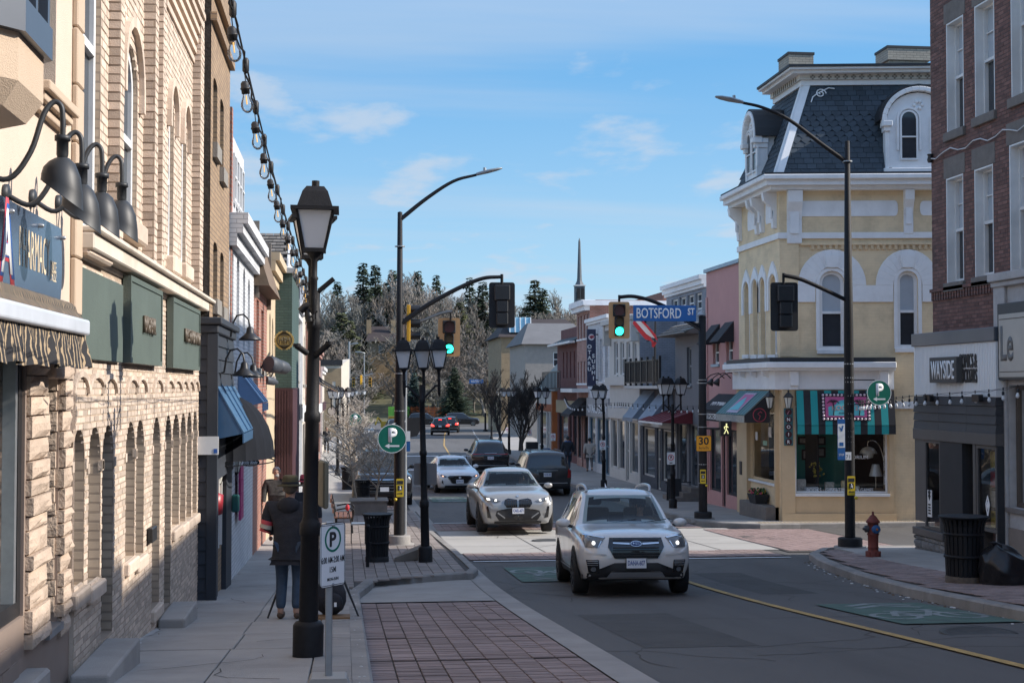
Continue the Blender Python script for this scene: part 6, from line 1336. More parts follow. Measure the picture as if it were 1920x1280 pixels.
def house(name,label,x0,x1,yv,zw,zr,wm,rm,depth=10,over=.4,chim=None,gable=False):
 zg=gz(yv)-1; B=thing(name,label,'house',((x0+x1)/2,yv,zg)); mb=MB(); g=Fr((0,yv,0),(1,0,0),(0,-1,0)); n=max(1,int((x1-x0)/3)); ops=[(x0+(x1-x0)*(i+.5)/n-.5,x0+(x1-x0)*(i+.5)/n+.5,zw-2.0,zw-.7,0,.1) for i in range(n)]
 g.wall(mb,x0,x1,zg,zw,ops,.1); shell(g,mb,x0,x1,zg,zw,depth,roof=False); mb.build('wall',wm,B)
 for o in ops: win(g,B,o[:4],.1,.07)
 mb=MB(); ins=0 if gable else (x1-x0)*.15
 mb.hexa([(x0-over,yv-over,zw),(x1+over,yv-over,zw),(x1+over,yv+depth+over,zw),(x0-over,yv+depth+over,zw),(x0+ins,yv+depth*.42,zr),(x1-ins,yv+depth*.42,zr),(x1-ins,yv+depth*.58,zr),(x0+ins,yv+depth*.58,zr)]); r_=mb.build('roof',rm,B)
 if chim:
  for cx_ in chim: mb=MB(); mb.box(cx_-.4,cx_+.4,yv+2,yv+2.8,zw,zr+1.0); mb.build('chimney',M_tanbr,r_)
 return B
M_brroof=mat('dark_brown_roof',(.045,.034,.034),.9,var=.2,vs=.6,isl=.1); M_grroof=mat('mid_grey_roof',(.14,.14,.145),.9,var=.15,vs=.8)
p=lambda x,y,Y:atY(x,y,Y)
B=house('brown_roof_hall','wide hall with dark brown roof and glass skylight beyond the trees',p(940,650,150).x,p(1100,650,150).x,150,p(1000,632,150).z,p(1000,598,156).z,M_tanbr,M_brroof,14)
mb=MB(); a,b_=p(953,624,152),p(992,596,152); mb.hexa([(a.x,150.5,a.z),(b_.x,150.5,a.z),(b_.x,154,a.z),(a.x,154,a.z),(a.x,150.8,b_.z),(b_.x,150.8,b_.z),(b_.x,154,b_.z),(a.x,154,b_.z)]); sk=mb.build('skylight',mat('skylight_glass',(.22,.42,.55),.15,.1),B)
for i in range(5): mb=MB(); x=a.x+(b_.x-a.x)*i/4; mb.tube([(x,150.44,a.z),(x,150.74,b_.z)],.07,4); mb.build('glazing_bar',M_wp,sk)
house('grey_roof_house','house with big grey shingle roof seen above street trees',p(985,690,125).x,p(1110,690,125).x,125,p(1000,645,125).z,p(1040,606,130).z,mat('taupe_wall',(.30,.275,.25),.85),M_grroof,12)
house('hill_house','dark roofed house with chimneys on the wooded hillside',p(690,650,238).x,p(742,650,238).x,238,p(700,640,238).z,p(700,612,243).z,M_tanbr,M_brroof,10,.5,(p(692,620,238).x,p(738,620,238).x))
c=atY(1088,560,330); S=thing('church_spire','slender dark church spire rising behind the brick row','spire',c); s_=330/2667.
mb=MB(); zb,zt=c.z,atY(1088,536,330).z; mb.box(c.x-9*s_,c.x+9*s_,330,330+18*s_,zb-30*s_,zt); mb.build('belfry',mat('spire_slate',(.10,.115,.13),.6,var=.1),S)
mb=MB(); mb.box(c.x-10.5*s_,c.x+10.5*s_,330-1.5*s_,330+19.5*s_,zt,zt+2*s_); mb.build('belfry_cornice',M_wp,S)
mb=MB(); ctr=V((c.x,330+9*s_,zt+2*s_)); mb.lathe([(9*s_,0),(5.2*s_,8*s_),(4.5*s_,14*s_),(.25,84*s_),(.05,90*s_)],ctr,8,smooth=False); mb.build('spire_cone',MATS['spire_slate'],S)
for sx in (-4,4): mb=MB(); mb.box(c.x+sx*s_-2.5*s_,c.x+sx*s_+2.5*s_,330-.6,330-.2,zb,zt-4*s_); mb.build('louvre',M_dark,S)
# ================================================================ TREES
M_barkg=mat('grey_bark',(.16,.145,.13),.95,var=.25,vs=3); M_twig=mat('grey_twig',(.20,.19,.165),.95,var=.25,vs=1); M_twigp=mat('pale_twig',(.29,.26,.23),.95,var=.2,vs=1); M_barkd=mat('dark_bark',(.045,.04,.037),.95,var=.25,vs=4); M_twigr=mat('rosy_twig',(.235,.20,.17),.95,var=.25,vs=1)
M_needle=mat('conifer_needles',(.035,.055,.030),.9,var=.35,vs=.7,isl=.4); M_needleb=mat('blue_spruce_needles',(.05,.085,.075),.9,var=.3,vs=.9,isl=.35); M_needley=mat('cedar_needles',(.075,.085,.035),.9,var=.3,vs=.7,isl=.4)
M_barkl=mat('pale_bark',(.36,.29,.22),.9,var=.25,vs=10); M_twigl=mat('lit_twig',(.40,.36,.31),.9,var=.2,vs=4)
def bare(H,seed,lev=4,r0=None,spread=.55,up=.25,first=.3,kids_=(5,5,5,6),twig=.012,trunkfrac=.45,fan=1.0):
 rg=random.Random(seed); T=MB(); Cn=MB(); r0=r0 or H*.016
 def br(p,d,L_,r,l):
  n=4 if l==0 else 3 if l<lev-1 else 2; pts=[p]; dd=d.copy()
  for i in range(n):
   dd=(dd+V((rg.gauss(0,.10),rg.gauss(0,.10),rg.gauss(0,.06)+(up*.25 if l else .0)))).normalized(); pts.append(pts[-1]+dd*(L_/n))
  e=.35 if l<lev else .5
  rs=[max(twig*.6,r*(1-(1-e)*i/n)) for i in range(n+1)]
  (T if l<2 else Cn).tube(pts,rs,6 if l==0 else 4 if l==1 else 3,cap=False)
  if l>=lev: return
  k=kids_[min(l,len(kids_)-1)]
  for i in range(k):
   t=(first if l==0 else .2)+(1-(first if l==0 else .2))*(i+rg.random()*.8)/k; t=min(t,.99)
   j=min(n-1,int(t*n)); q=pts[j].lerp(pts[j+1],t*n-j); a=rg.uniform(0,2*pi)
   ax=V((math.cos(a),math.sin(a),0)); nd=(dd*(1-spread)+ax*spread*fan+V((0,0,up))).normalized()
   br(q,nd,L_*(.62 if l==0 else .55)*rg.uniform(.7,1.1)*(1.15-.45*t),max(twig,r*.5),l+1)
 br(V((0,0,-.1)),V((0,0,1)),H*(.72 if lev>2 else .8),r0,0)
 return T,Cn
def conifer(H,seed,wd=.22,m=None,dens=1):
 rg=random.Random(seed); T=MB(); Cn=MB(); T.tube([(0,0,-.2),(0,0,H*.5),(0,0,H*.97)],[H*.018,H*.011,H*.003],6)
 z=H*.08
 while z<H*.99:
  f_=z/H; L_=H*wd*(1-f_)**.9*rg.uniform(.7,1.15)+H*.012; n=int((4+4*(1-f_))*dens); a0=rg.random()*6
  for i in range(n):
   a=a0+2*pi*i/n+rg.uniform(-.5,.5); l=L_*rg.uniform(.55,1.15); d=V((math.cos(a),math.sin(a),0)); s=V((-d.y,d.x,0)); k=max(2,int(l/(H*.016))); zj=z+rg.uniform(-.02,.02)*H; dr=rg.uniform(.1,.5)
   for j in range(k):
    t=(j+.6)/k; p=V((0,0,zj))+d*(l*t)+V((0,0,-l*dr*t*t+l*.15*t)); w_=H*.018*(1.2-t*.7)*rg.uniform(.6,1.6); q=p+d*(H*.025)
    for sg in (-1,1):
     e=s*sg*w_*1.5+V((0,0,rg.uniform(-.8,.3)*w_)); Cn.add([p,q+e*.5+V((0,0,-w_*.4)),p+e*1.25+d*w_*.3+V((0,0,-w_*.8))],[(0,1,2)])
  z+=H*.013*rg.uniform(.7,1.3)
 return T,Cn
def mktree(name,label,cat,TC,tm,cm,loc,group=None):
 o=thing(name,label,cat,(0,0,0),group); TC[0].build('trunk',tm,o,recalc=False); TC[1].build('crown',cm,o,recalc=False); o.location=loc; return o
P_bare=[bare(10,s,4,kids_=(8,6,5,4),twig=.028,first=.25) for s in (1,2,3)]
P_con=[conifer(10,s,w_) for s,w_ in ((5,.17),(6,.22),(7,.27))]
protoB=[mktree('bare_tree','tall leafless grey tree in the hillside wood','tree',P_bare[i],M_barkg,[M_twig,M_twigp,M_twigr][i],(0,0,0)) for i in range(3)]
protoC=[mktree('conifer_tree','dark conifer standing above the bare hillside wood','tree',P_con[i],M_barkd,[M_needle,M_needle,M_needley][i],(0,0,0)) for i in range(3)]
used=set()
def put(protos,i,x,Yv,ytop,lab,grp,base=None,wx=1):
 xw=atY(x,700,Yv).x; zb=terr(xw,Yv)-.1 if base is None else base; h=(atY(x,ytop,Yv).z-zb)
 pr=protos[i]; s=h/10.; loc=(xw,Yv,zb)
 if pr.name not in used: o=pr; used.add(pr.name)
 else: o=dup(pr,label=lab)
 o.location=loc; o.rotation_euler=(0,0,rnd.uniform(0,6.3)); o.scale=(s*wx,s*wx,s); o['label']=lab
 if grp: o['group']=grp
 return o
sky_=[(600,560),(625,535),(650,545),(690,520),(760,515),(800,525),(850,555),(900,545),(940,560),(1000,560),(1050,548),(1110,555),(1200,560)]
def skyl(x):
 for (a,b_),(c,d) in zip(sky_,sky_[1:]):
  if x<=c: return b_+(d-b_)*max(0,(x-a)/(c-a))
 return 560
GW='leafless trees of the hillside wood'
for k,(x,yt,Yv,i,wx) in enumerate([(632,528,262,1,.8),(680,492,255,0,.8),(703,496,262,0,.85),(736,506,258,1,.8),(783,508,265,1,.75),(818,515,260,0,.7),(880,520,262,1,.7),(905,528,258,1,.9),(1003,523,270,2,.95),(1018,540,262,1,.9),(640,585,235,2,1.1),(655,600,232,2,1.0),(760,560,250,0,.9),(862,565,250,2,.9)]):
 put(protoC,i,x,Yv,yt,'dark conifer on the hill, '+['first from the left behind the lamp','tall narrow one left of its twin','tall narrow one right of its twin','just left of the tall black pole','right of the tall black pole','narrow one above the signal arm','left of two by the hanging signal','right of two by the hanging signal','broad one right of hanging signal','smaller one beside the broad one','yellowish low one at left','second yellowish low one at left','mid-height one behind the pole','low one under the hanging signal'][k],'conifers on the hillside',wx=wx*1.55)
rr=random.Random(4)
for k in range(56):
 x=600+k*9.4+rr.uniform(-5,5); Yv=rr.uniform(245,290); put(protoB,k%3,x,Yv,skyl(x)+rr.uniform(-8,35),'leafless tree in the hillside wood',GW,wx=rr.uniform(.8,1.15))
for k in range(34):
 x=600+k*16+rr.uniform(-7,7); Yv=rr.uniform(218,236)
 if 672<x<752: continue
 put(protoB,(k*2+1)%3,x,Yv,skyl(x)+60+rr.uniform(-10,55),'leafless tree in the hillside wood',GW,wx=rr.uniform(1.0,1.5))
for k in range(30):
 x=625+k*12+rr.uniform(-5,5);
 if 690<x<745 and rr.random()<.5: continue
 put(protoB,(k+2)%3,x,rr.uniform(210,219),rr.uniform(672,725),'low leafless bush at the foot of the wood','leafless bushes at the foot of the hill',wx=rr.uniform(1.5,2.2))
for k,(x,yt,Yv,i) in enumerate([(852,686,198.5,2),(776,698,200,1)]):
 TC=conifer(10,30+k,.30,dens=1.6); o=mktree('spruce_tree',['broad green spruce beyond the far crossing','blue-green spruce behind the lamp post, left of the green one'][k],'tree',TC,M_barkd,[M_needle,M_needleb][k],(0,0,0))
 xw=atY(x,700,Yv).x; zb=gz(Yv); h=atY(x,yt,Yv).z-zb; o.location=(xw,Yv,zb); o.scale=(h/10*1.25,h/10*1.25,h/10)
def street_tree(name,label,cat,x,Yv,H,seed,tm,cm,grp,zoff=CURB,**kw):
 TC=bare(H,seed,**kw); return mktree(name,label,cat,TC,tm,cm,(x,Yv,gz(Yv)+zoff),grp)
for k,(x,Yv,H,lab) in enumerate([(.42,45.4,3.3,'left one of the two pale young trees behind the litter bin'),(.95,44.6,3.2,'right one of the two pale young trees, by the signal pole'),(.25,52,3.4,'pale young tree beside the parked black truck')]):
 street_tree('young_tree','leafless '+lab,'tree',x,Yv,H,40+k,M_barkl,M_twigl,'pale young street trees',lev=4,r0=.05,first=.36,kids_=(11,6,5,3),twig=.0065,spread=.62,up=.1)
for k,(x,Yv,H) in enumerate([(.3,66,3.6),(.35,78,4.2),(.3,90,4.2),(.5,104,4.5)]):
 street_tree('young_tree','leafless pale young tree farther along the sunny sidewalk, number %s of the receding line'%['one','two','three','four'][k],'tree',x,Yv,H,50+k,M_barkl,M_twigl,'pale street trees receding on the left',lev=4,r0=.06,first=.3,kids_=(9,6,4,3),twig=.010,spread=.6,up=.12)
for k,(x,Yv,H,lab) in enumerate([(10.9,88,4.9,'nearest dark bushy'),(10.2,93,5.4,'middle dark bushy'),(11.8,97,5.2,'farthest dark bushy')]):
 street_tree('bushy_tree',lab+' leafless street tree on right sidewalk','tree',x,Yv,H,60+k,M_barkd,M_barkd,'dark bushy street trees at right',lev=4,r0=.10,first=.22,kids_=(12,8,6,4),twig=.010,spread=.5,up=.35)
for nm,lab,a,b_,t,bt,yv,c in (('green_hoarding','bright green hoarding panels at the far crossing',728,768,762,792,199,(.16,.42,.05)),('orange_fence','orange mesh safety fence at the far crossing',770,836,762,788,199,(.60,.14,.03))):
 F_=thing(nm,lab,'fence',atY(a,bt,yv)); m_=mat(nm+'_paint',c,.6,var=.2); g=Fr((0,yv,0),(1,0,0),(0,-1,0)); r=g.rect(a,t,b_,bt); n=4 if 'green' in nm else 6
 for i in range(n):
  u0=r[0]+(r[1]-r[0])*i/n; u1=r[0]+(r[1]-r[0])*(i+1)/n
  if 'green' in nm: mb=MB(); g.box(mb,u0+.01,u1-.01,r[2]-.5,r[3],0,.06); mb.build('panel',m_,F_)
  else:
   mb=MB(); g.box(mb,u0,u0+.08,r[2]-.5,r[3]+.1,0,.08); mb.build('post',m_,F_)
   for j in range(9): mb=MB(); v=r[2]+(r[3]-r[2])*j/9; g.box(mb,u0+.081,u1-.001,v,v+(r[3]-r[2])/15,.02,.05); mb.build('mesh_strip',m_,F_)
# ================================================================ STREET FURNITURE
M_post=mat('lamp_post_black',(.011,.011,.013),.6,var=.3,vs=14,bump=.2,bs=120,spec=.3)
M_frost=mat('frosted_pane',(.62,.64,.66),.35,var=.05,spec=.6)
M_bulbg=glass('bulb_glass',(.97,.97,.97),1.0)
M_green=mat('signal_green',(.0,.5,.35),.3,emit=(.02,1,.62),es=3.0,var=0); M_redoff=mat('signal_red_unlit',(.09,.015,.015),.3,var=0); M_ambo=mat('signal_amber_unlit',(.10,.06,.01),.3,var=0)
M_beige=mat('backplate_tan',(.50,.29,.13),.6,var=.06); M_sgreen=mat('sign_green',(.0,.15,.10),.45,var=.05); M_sblue=mat('street_sign_blue',(.02,.12,.36),.45,var=.05); M_syel=mat('sign_yellow',(.66,.47,.03),.5,var=.05); M_sora=mat('sign_orange',(.75,.33,.02),.5,var=.05)
def lamp(name,label,loc,dirs,h=3.42,grp='black lantern street lamps',s=1):
 L_=thing(name,label,'street lamp',loc,grp); x,y,z=loc
 mb=MB(); mb.lathe([(.135,-.05),(.135,.27),(.115,.30),(.085,.31)],loc,20); mb.build('base',M_post,L_)
 mb=MB(); mb.lathe([(.085,.30),(.080,1.05),(.092,1.06),(.092,1.16),(.078,1.18),(.066,1.22),(.060,2.05),(.072,2.06),(.072,2.13),(.058,2.15),(.052,h-.35),(.064,h-.34),(.064,h-.26),(.05,h-.24),(.05,h)],loc,16); mb.build('pole',M_post,L_)
 for a in dirs:
  d=V((math.cos(a),math.sin(a),0)); c=V(loc)+d*.34
  mb=MB(); P=[V(loc)+V((0,0,h-.30)),V(loc)+d*.16+V((0,0,h-.14)),V(loc)+d*.27+V((0,0,h-.03)),c+V((0,0,h-.02))]; mb.tube(P,.022,7)
  k=[V(loc)+d*(.17+.05*math.cos(t*.55))+V((0,0,h-.27+.05*math.sin(t*.55))) for t in range(10)]; mb.tube(k,.009,5); mb.build('arm',M_post,L_)
  mb=MB(); mb.lathe([(.002,h-.24),(.022,h-.20),(.032,h-.08),(.03,h+.06),(.04,h+.08),(.028,h+.10),(.028,h+.24),(.05,h+.28),(.085,h+.31),(.085,h+.325)],c,10); mb.build('stem',M_post,L_)
  M=Matrix.Rotation(a+pi/4,3,'Z'); zb=h+.325; q2=math.sqrt(2)
  mb=MB(); mb.lathe([(.082*q2,zb),(.150*q2,zb+.33)],c,4,M=M,smooth=False); lg=mb.build('lantern_pane',M_frost,L_)
  mb=MB()
  for i in range(4):
   e=M@V((math.cos(i*pi/2),math.sin(i*pi/2),0)); mb.tube([c+e*(.084*q2)+V((0,0,zb-.005)),c+e*(.152*q2)+V((0,0,zb+.335))],.014,4)
  mb.lathe([(.098*q2,zb-.02),(.098*q2,zb+.012)],c,4,M=M,smooth=False); mb.build('lantern_frame',M_post,L_)
  mb=MB(); mb.lathe([(.152*q2,zb+.33),(.205*q2,zb+.332),(.205*q2,zb+.362),(.150*q2,zb+.368),(.108*q2,zb+.50),(.075*q2,zb+.545),(.01,zb+.555)],c,4,M=M,smooth=False); mb.lathe([(.033,zb+.55),(.033,zb+.60)],c,10); mb.build('lantern_cap',M_post,L_)
 return L_
T3=[-pi*.5+rad(100),-pi*.5-rad(100),-pi*.5+rad(2)]
l0=lamp('street_lamp','large black twin lantern lamp post nearest the camera by parking sign',(-.33,12.72,gz(12.72)+CURB),[-pi/2,pi/2+.12],h=3.22)
l1=lamp('street_lamp','black triple lantern lamp post on the paved corner beside litter bin',(1.53,27.62,gz(27.62)+CURB),[rad(175),rad(5),rad(80)],h=3.42); l1.rotation_euler=(0,-rad(1.4),0); l0.rotation_euler=(0,rad(.8),0)
lp=[(10.71,46.15,20,'triple lantern lamp post in front of burgundy awning'),(10.81,59.4,75,'lantern lamp post by the navy blade sign building'),(10.6,77,40,'lantern lamp post in front of maroon building'),(10.5,92,10,'lantern lamp post among dark bushy trees'),(11.2,104,50,'lantern lamp post beyond bushy trees, nearer of the last two at right'),(12.0,118,0,'lantern lamp post beyond bushy trees, farther of the last two at right'),(-.42,69.9,80,'lantern lamp post on the sunny sidewalk near black bench'),(-.2,84,30,'second lantern lamp post of the sunny sidewalk'),(.05,97,0,'third lantern lamp post of the sunny sidewalk'),(.3,110,60,'fourth lantern lamp post of the sunny sidewalk'),(1.2,123,20,'farthest lantern lamp post of the sunny sidewalk')]
for x,y,r_,lab in lp: dup(l1,(x,y,gz(y)+CURB),rad(r_),'black '+lab)
def strap_box(name,label,cat,c,sx,sy,sz,m,rz=0,bev=.01): mb=MB(); mb.cbox(c,sx,sy,sz,rz); return tag(mb.build(name,m,bevel=bev),label,cat)
c=atY(606,907,12.9); strap_box('notice_board','olive board seen edge-on strapped to near lamp post','sign board',c,.05,.32,.42,mat('olive_board',(.17,.155,.11),.6,var=.15),rad(10),.015)
for k,(px_,py_,dx,dz) in enumerate(((605,655,.10,.05),(566,655,-.07,.03))):
 c=atY(px_,py_,12.65); mb=MB(); mb.tube([c+V((-dx*.6,.03,-dz)),c+V((dx*.6,-.05,dz))],.028,8); mb.lathe([(.034,-.01),(.034,.02)],c+V((dx*.6,-.05,dz)),8); tag(mb.build('banner_arm_stub',M_post),'short black banner arm stub clamped %s of near lamp post'%['right','left'][k],'bracket')
c=atY(611,535,12.7); mb=MB(); mb.tube([c+V((-.06,0,-.05)),c+V((.07,0,.06))],.022,8); tag(mb.build('banner_arm_stub',M_post),'black banner arm stub under the near lantern','bracket')
for k,(px_,py_) in enumerate(((572,575),(578,590))): c=atY(px_,py_,12.6); g=thing('clip_lamp','small black clip lamp on near lamp post, %s'%['upper','lower'][k],'spot lamp',c); mb=MB(); mb.lathe([(.02,.05),(.035,.0),(.03,-.06)],c,8,M=Matrix.Rotation(.8-k,3,'Y')); mb.build('lamp_head',M_black,g); mb=MB(); mb.tube([c,c+V((.08,0,.03))],.01,5); mb.build('arm',M_black,g)
def plate(fr,w_,h_,m,root,t=.004,cr=.03,u=0,v=0,d=0,name='plate'):
 P=[]
 for sx,sy,a0 in ((1,-1,-90),(1,1,0),(-1,1,90),(-1,-1,180)):
  for a in (0,30,60,90): P.append((u+sx*(w_/2-cr)+cr*math.cos(rad(a0+a)),v+sy*(h_/2-cr)+cr*math.sin(rad(a0+a))))
 mb=MB(); mb.prism(P,fr.fn,d,d+t); return mb.build(name,m,root)
def ring(fr,mb,u,v,r,w_,d0,d1,n=28): poly_ring(fr,mb,[(u+r*math.cos(2*pi*i/n),v+r*math.sin(2*pi*i/n)) for i in range(n)],w_,d0,d1)
c=atY(617,1039,10.55); gzp=gz(10.55)+CURB
S=thing('parking_sign','white parking time sign with green ring on galvanised post','sign',(c.x,10.55,gzp))
th=rad(52); U_=V((math.cos(th),math.sin(th),0)); N_=V((math.sin(th),-math.cos(th),0)); g=Fr(V((c.x,10.55,0)),U_,N_)
plate(g,.30,.465,M_blackm,S,.003,.035,0,c.z,.03); plate(g,.288,.453,M_wl,S,.003,.03,0,c.z,.032);
mb=MB(); poly_ring(g,mb,[(sx*.138,c.z+sy*.22) for sx,sy in((-1,-1),(1,-1),(1,1),(-1,1))],.004,.0352,.0362); mb.build('border',M_blackm,S)
mb=MB(); ring(g,mb,0,c.z+.115,.094,.016,.0352,.037); mb.build('green_ring',M_sgreen,S)
for s_,h_,w_,v_ in (('P',.10,.075,.065),('6:00 AM-2:00 AM',.045,.262,-.055),('15M',.040,.07,-.125),('MON-SUN',.022,.13,-.185)): text('lettering',s_,h_,M_blackm,S,g.pt(0,c.z+v_,.0355),U_,(0,0,1),width=w_,depth=.002,bold=.03 if s_=='P' else .004)
mb=MB();
for vv in (.215,-.215): mb.lathe([(.012,0),(.012,.006),(.0,.008)],g.pt(0,c.z+vv,.035),8,M=Matrix([U_,V((0,0,1)),N_]).transposed())
q=mb.build('bolt',M_galv,S); q['kind']='stuff'
mb=MB(); mb.box(c.x-.026,c.x+.026,10.55-.026,10.55+.026,gzp-.1,c.z+.24); mb.build('post',M_galv,S,bevel=.006)
mb=MB(); mb.prism([(-.16,0),(.16,0),(.13,.09),(-.13,.09)],lambda a,b_,d:(c.x+a,10.55+d,gzp+b_),-.13,.13); mb.build('footing',M_concL,S,bevel=.01)
def sig_head(root,c,face,lit=None,bp=None,yel=False,s=1,plate_=True,sizes=(.155,.105,.105)):
 """c: centre of backplate; face: unit vector the lenses look along"""
 f_=V(face).normalized(); U=V((0,0,1)).cross(f_).normalized(); g=Fr(V((c[0],c[1],0)),U,f_); z=c[2]
 if plate_: plate(g,.60*s,1.05*s,bp or M_blackm,root,.02,.06,0,z,-.03,'backplate')
 hs=[.36*s,.28*s,.28*s] if plate_ else [.3*s]*3; tot=sum(hs); y=z+tot/2; mb=MB(); ws=[.36*s,.27*s,.27*s] if plate_ else [.28*s]*3
 for h_,w_ in zip(hs,ws): g.box(mb,-w_/2,w_/2,y-h_+.004,y-.004,-.20*s,.03); y-=h_
 mb.build('housing',mat('signal_yellow',(.62,.33,.02),.5,var=.1) if yel else M_black,root,bevel=.02)
 y=z+tot/2
 for i,(h_,w_) in enumerate(zip(hs,ws)):
  r=w_*.42; cc=y-h_/2; mb=MB(); mb.prism([(r*math.cos(t*pi/10),cc+r*math.sin(t*pi/10)) for t in range(20)],g.fn,.03,.04); mb.build('lens',(M_green if lit==i==2 else (M_redoff,M_ambo,mat('signal_green_unlit',(.01,.07,.05),.3,var=0))[i]),root)
  mb=MB(); n=12; rr=r*1.06
  V0=[g.pt(rr*math.cos(pi*(-.15+1.3*t/n)),cc+rr*math.sin(pi*(-.15+1.3*t/n)),.03) for t in range(n+1)]; V1=[g.pt(rr*math.cos(pi*(-.15+1.3*t/n)),cc+rr*math.sin(pi*(-.15+1.3*t/n)),.03+(.24*s if 2<t<10 else .12*s)) for t in range(n+1)]
  mb.add(V0+V1,[(t,t+1,n+2+t,n+1+t) for t in range(n)],0,True); mb.build('visor',M_black,root); y-=h_
def mast(name,label,x,y,top,r0=.12,r1=.06,sleeve=None,m=M_post,n=10,drum=True):
 z=gz(y)+CURB; T=thing(name,label,'pole',(x,y,z)); H=top-z
 mb=MB(); mb.lathe([(r0,0),(r0*.97,H*.38),(r1*1.45,H*.62) if sleeve else (r0*.9,H*.55),(r1,H),(0,H+.02)],(x,y,z),n,smooth=n>8); mb.build('shaft',m,T)
 if drum:
  mb=MB(); mb.lathe([(.26,-.1),(.26,.20),(.24,.22),(.0,.22)],(x,y,z),20); mb.build('foot_drum',M_kerb if drum==2 else M_post,T,bevel=.01)
  mb=MB(); mb.lathe([(.36,-.1),(.34,.03),(.0,.035)],(x,y,z),20); mb.build('concrete_foot',M_kerb,T)
 return T
def bands(T,x,y,zs,r):
 for z in zs: mb=MB(); mb.lathe([(r,-.012),(r,.012)],(x,y,z),12); mb.build('steel_band',M_galv,T)
def luminaire(T,pts,m=M_post,yv=None):
 P=smooth_pts(pts); mb=MB(); mb.tube(P,[.05-.02*i/len(P) for i in range(len(P))],8); mb.build('luminaire_arm',m,T)
 d=(P[-1]-P[-2]).normalized(); e=P[-1]; mb=MB(); s_=V((-d.y,d.x,0)).normalized()
 L_=.62; prof=[(0,.05,.05),(.12,.09,.06),(.3,.15,.06),(.5,.14,.045),(.62,.06,.02)]
 vs=[]
 for t,w_,h_ in prof:
  for a in range(8): an=2*pi*a/8; vs.append(e+d*t+s_*(w_*math.cos(an))+V((0,0,h_*math.sin(an)*(1 if math.sin(an)>0 else .5))))
 mb.add(vs,[(i*8+j,i*8+(j+1)%8,(i+1)*8+(j+1)%8,(i+1)*8+j) for i in range(4) for j in range(8)],0,True); mb.add(vs[-8:],[tuple(range(8))]); mb.build('luminaire',mat('grey_luminaire',(.26,.275,.29),.4,.3),T)
 mb=MB(); mb.lathe([(.035,0),(.035,.07)],e+d*.2+V((0,0,.05)),8); mb.build('photocell',M_galv,T)
P1=(1.2,32.55); ay=lambda a,b_,Yv:atY(a,b_,Yv)
T=mast('signal_pole','tall black pole with street light arm and back-facing signal on paved corner',P1[0],P1[1],ay(748,398,32.55).z,.125,.055,True,drum=2)
luminaire(T,[ay(750,412,32.55),ay(800,372,32.55),ay(850,340,32.55),ay(893,328,32.55)])
mb=MB(); mb.tube(smooth_pts([ay(752,606,32.55),ay(800,573,32.55),ay(860,540,32.55),ay(905,522,32.55),ay(940,519,32.55)]),[.06-.001*i for i in range(21)],8); mb.tube([ay(941,514,32.55),ay(941,532,32.55)],.035,8); mb.build('signal_arm',M_post,T)
sig_head(T,ay(941,572,32.62),(.05,1,0),None,M_blackm)
bands(T,P1[0],P1[1],[ay(748,y,32.55).z for y in (462,700,770,905,955)],.118)
def p_sign(name,label,c,r,face=(0,-1,0),arrow=-1):
 f_=V(face).normalized(); U=V((0,0,1)).cross(f_).normalized(); g=Fr(V((c[0],c[1],0)),U,f_); S=thing(name,label,'sign',c,'round green parking signs'); z=c[2]
 mb=MB(); mb.prism([(r*math.cos(t*pi/20),z+r*math.sin(t*pi/20)) for t in range(40)],g.fn,0,.012); mb.build('disc',M_sgreen,S)
 mb=MB(); ring(g,mb,0,z,r*.99,r*.045,.0125,.0135,40); mb.build('rim',M_wl,S)
 text('lettering','P',r*.85,M_wl,S,g.pt(r*.05,z-.18*r,.0125),U,(0,0,1),width=r*.62,depth=.002,bold=.06)
 mb=MB(); a=arrow; mb.prism([(a*r*.5,z-.5*r),(a*r*.18,z-.33*r),(a*r*.18,z-.44*r),(-a*r*.5,z-.44*r),(-a*r*.5,z-.56*r),(a*r*.18,z-.56*r),(a*r*.18,z-.67*r)][::1 if a>0 else -1],g.fn,.0125,.0145); mb.build('arrow',M_wl,S)
 return S
T=thing('sign_post','slim galvanised post standing just behind the black signal pole','post',(1.42,32.9,gz(32.9)+CURB)); c=ay(760,590,32.9); mb=MB(); mb.lathe([(.045,0),(.045,c.z-gz(32.9)-CURB)],(c.x,32.9,gz(32.9)+CURB),10); mb.build('shaft',M_galv,T)
mb=MB(); a=ay(770,607,32.9); mb.tube(smooth_pts([ay(760,612,32.9),ay(795,600,34),ay(825,588,36),ay(846,584,38)]),.04,8); mb.tube([ay(845,584,38),ay(845,600,38)],.03,6); mb.build('signal_arm',M_post,T)
sig_head(T,ay(842,632,38.0),(-.06,-1,0),2,M_beige,s=.98)
for k,yy_ in enumerate((580,606,629)):
 c=ay(774,yy_,32.8); mb=MB(); mb.tube([c+V((-.08,0,0)),c+V((.17,0,0))],.10,10,cap=False); mb.build('side_visor',M_black,T)
mb=MB(); c=ay(765,606,32.7); mb.box(c.x-.03,c.x+.05,32.62,32.8,c.z-.42,c.z+.42); mb.build('side_housing',mat('signal_yellow',(.62,.33,.02),.5,var=.1),T,bevel=.01)
p_sign('parking_direction_sign','large round green parking sign with left arrow on black corner pole',ay(735,822,32.38),.33)
mb=MB(); mb.tube([ay(735,795,32.41),ay(760,790,32.6)],.014,5); tag(mb.build('sign_bracket',M_galv),'thin bracket behind the near round parking sign','bracket')
p_sign('parking_direction_sign','distant small round green parking sign on the sunny sidewalk',ay(666,787,72),.33)
mb=MB(); c=ay(666,787,72.1); mb.tube([(c.x,72.1,gz(72)),(c.x,72.1,c.z+.4)],.035,6); tag(mb.build('sign_post',M_galv),'slim post of the distant round parking sign','post')
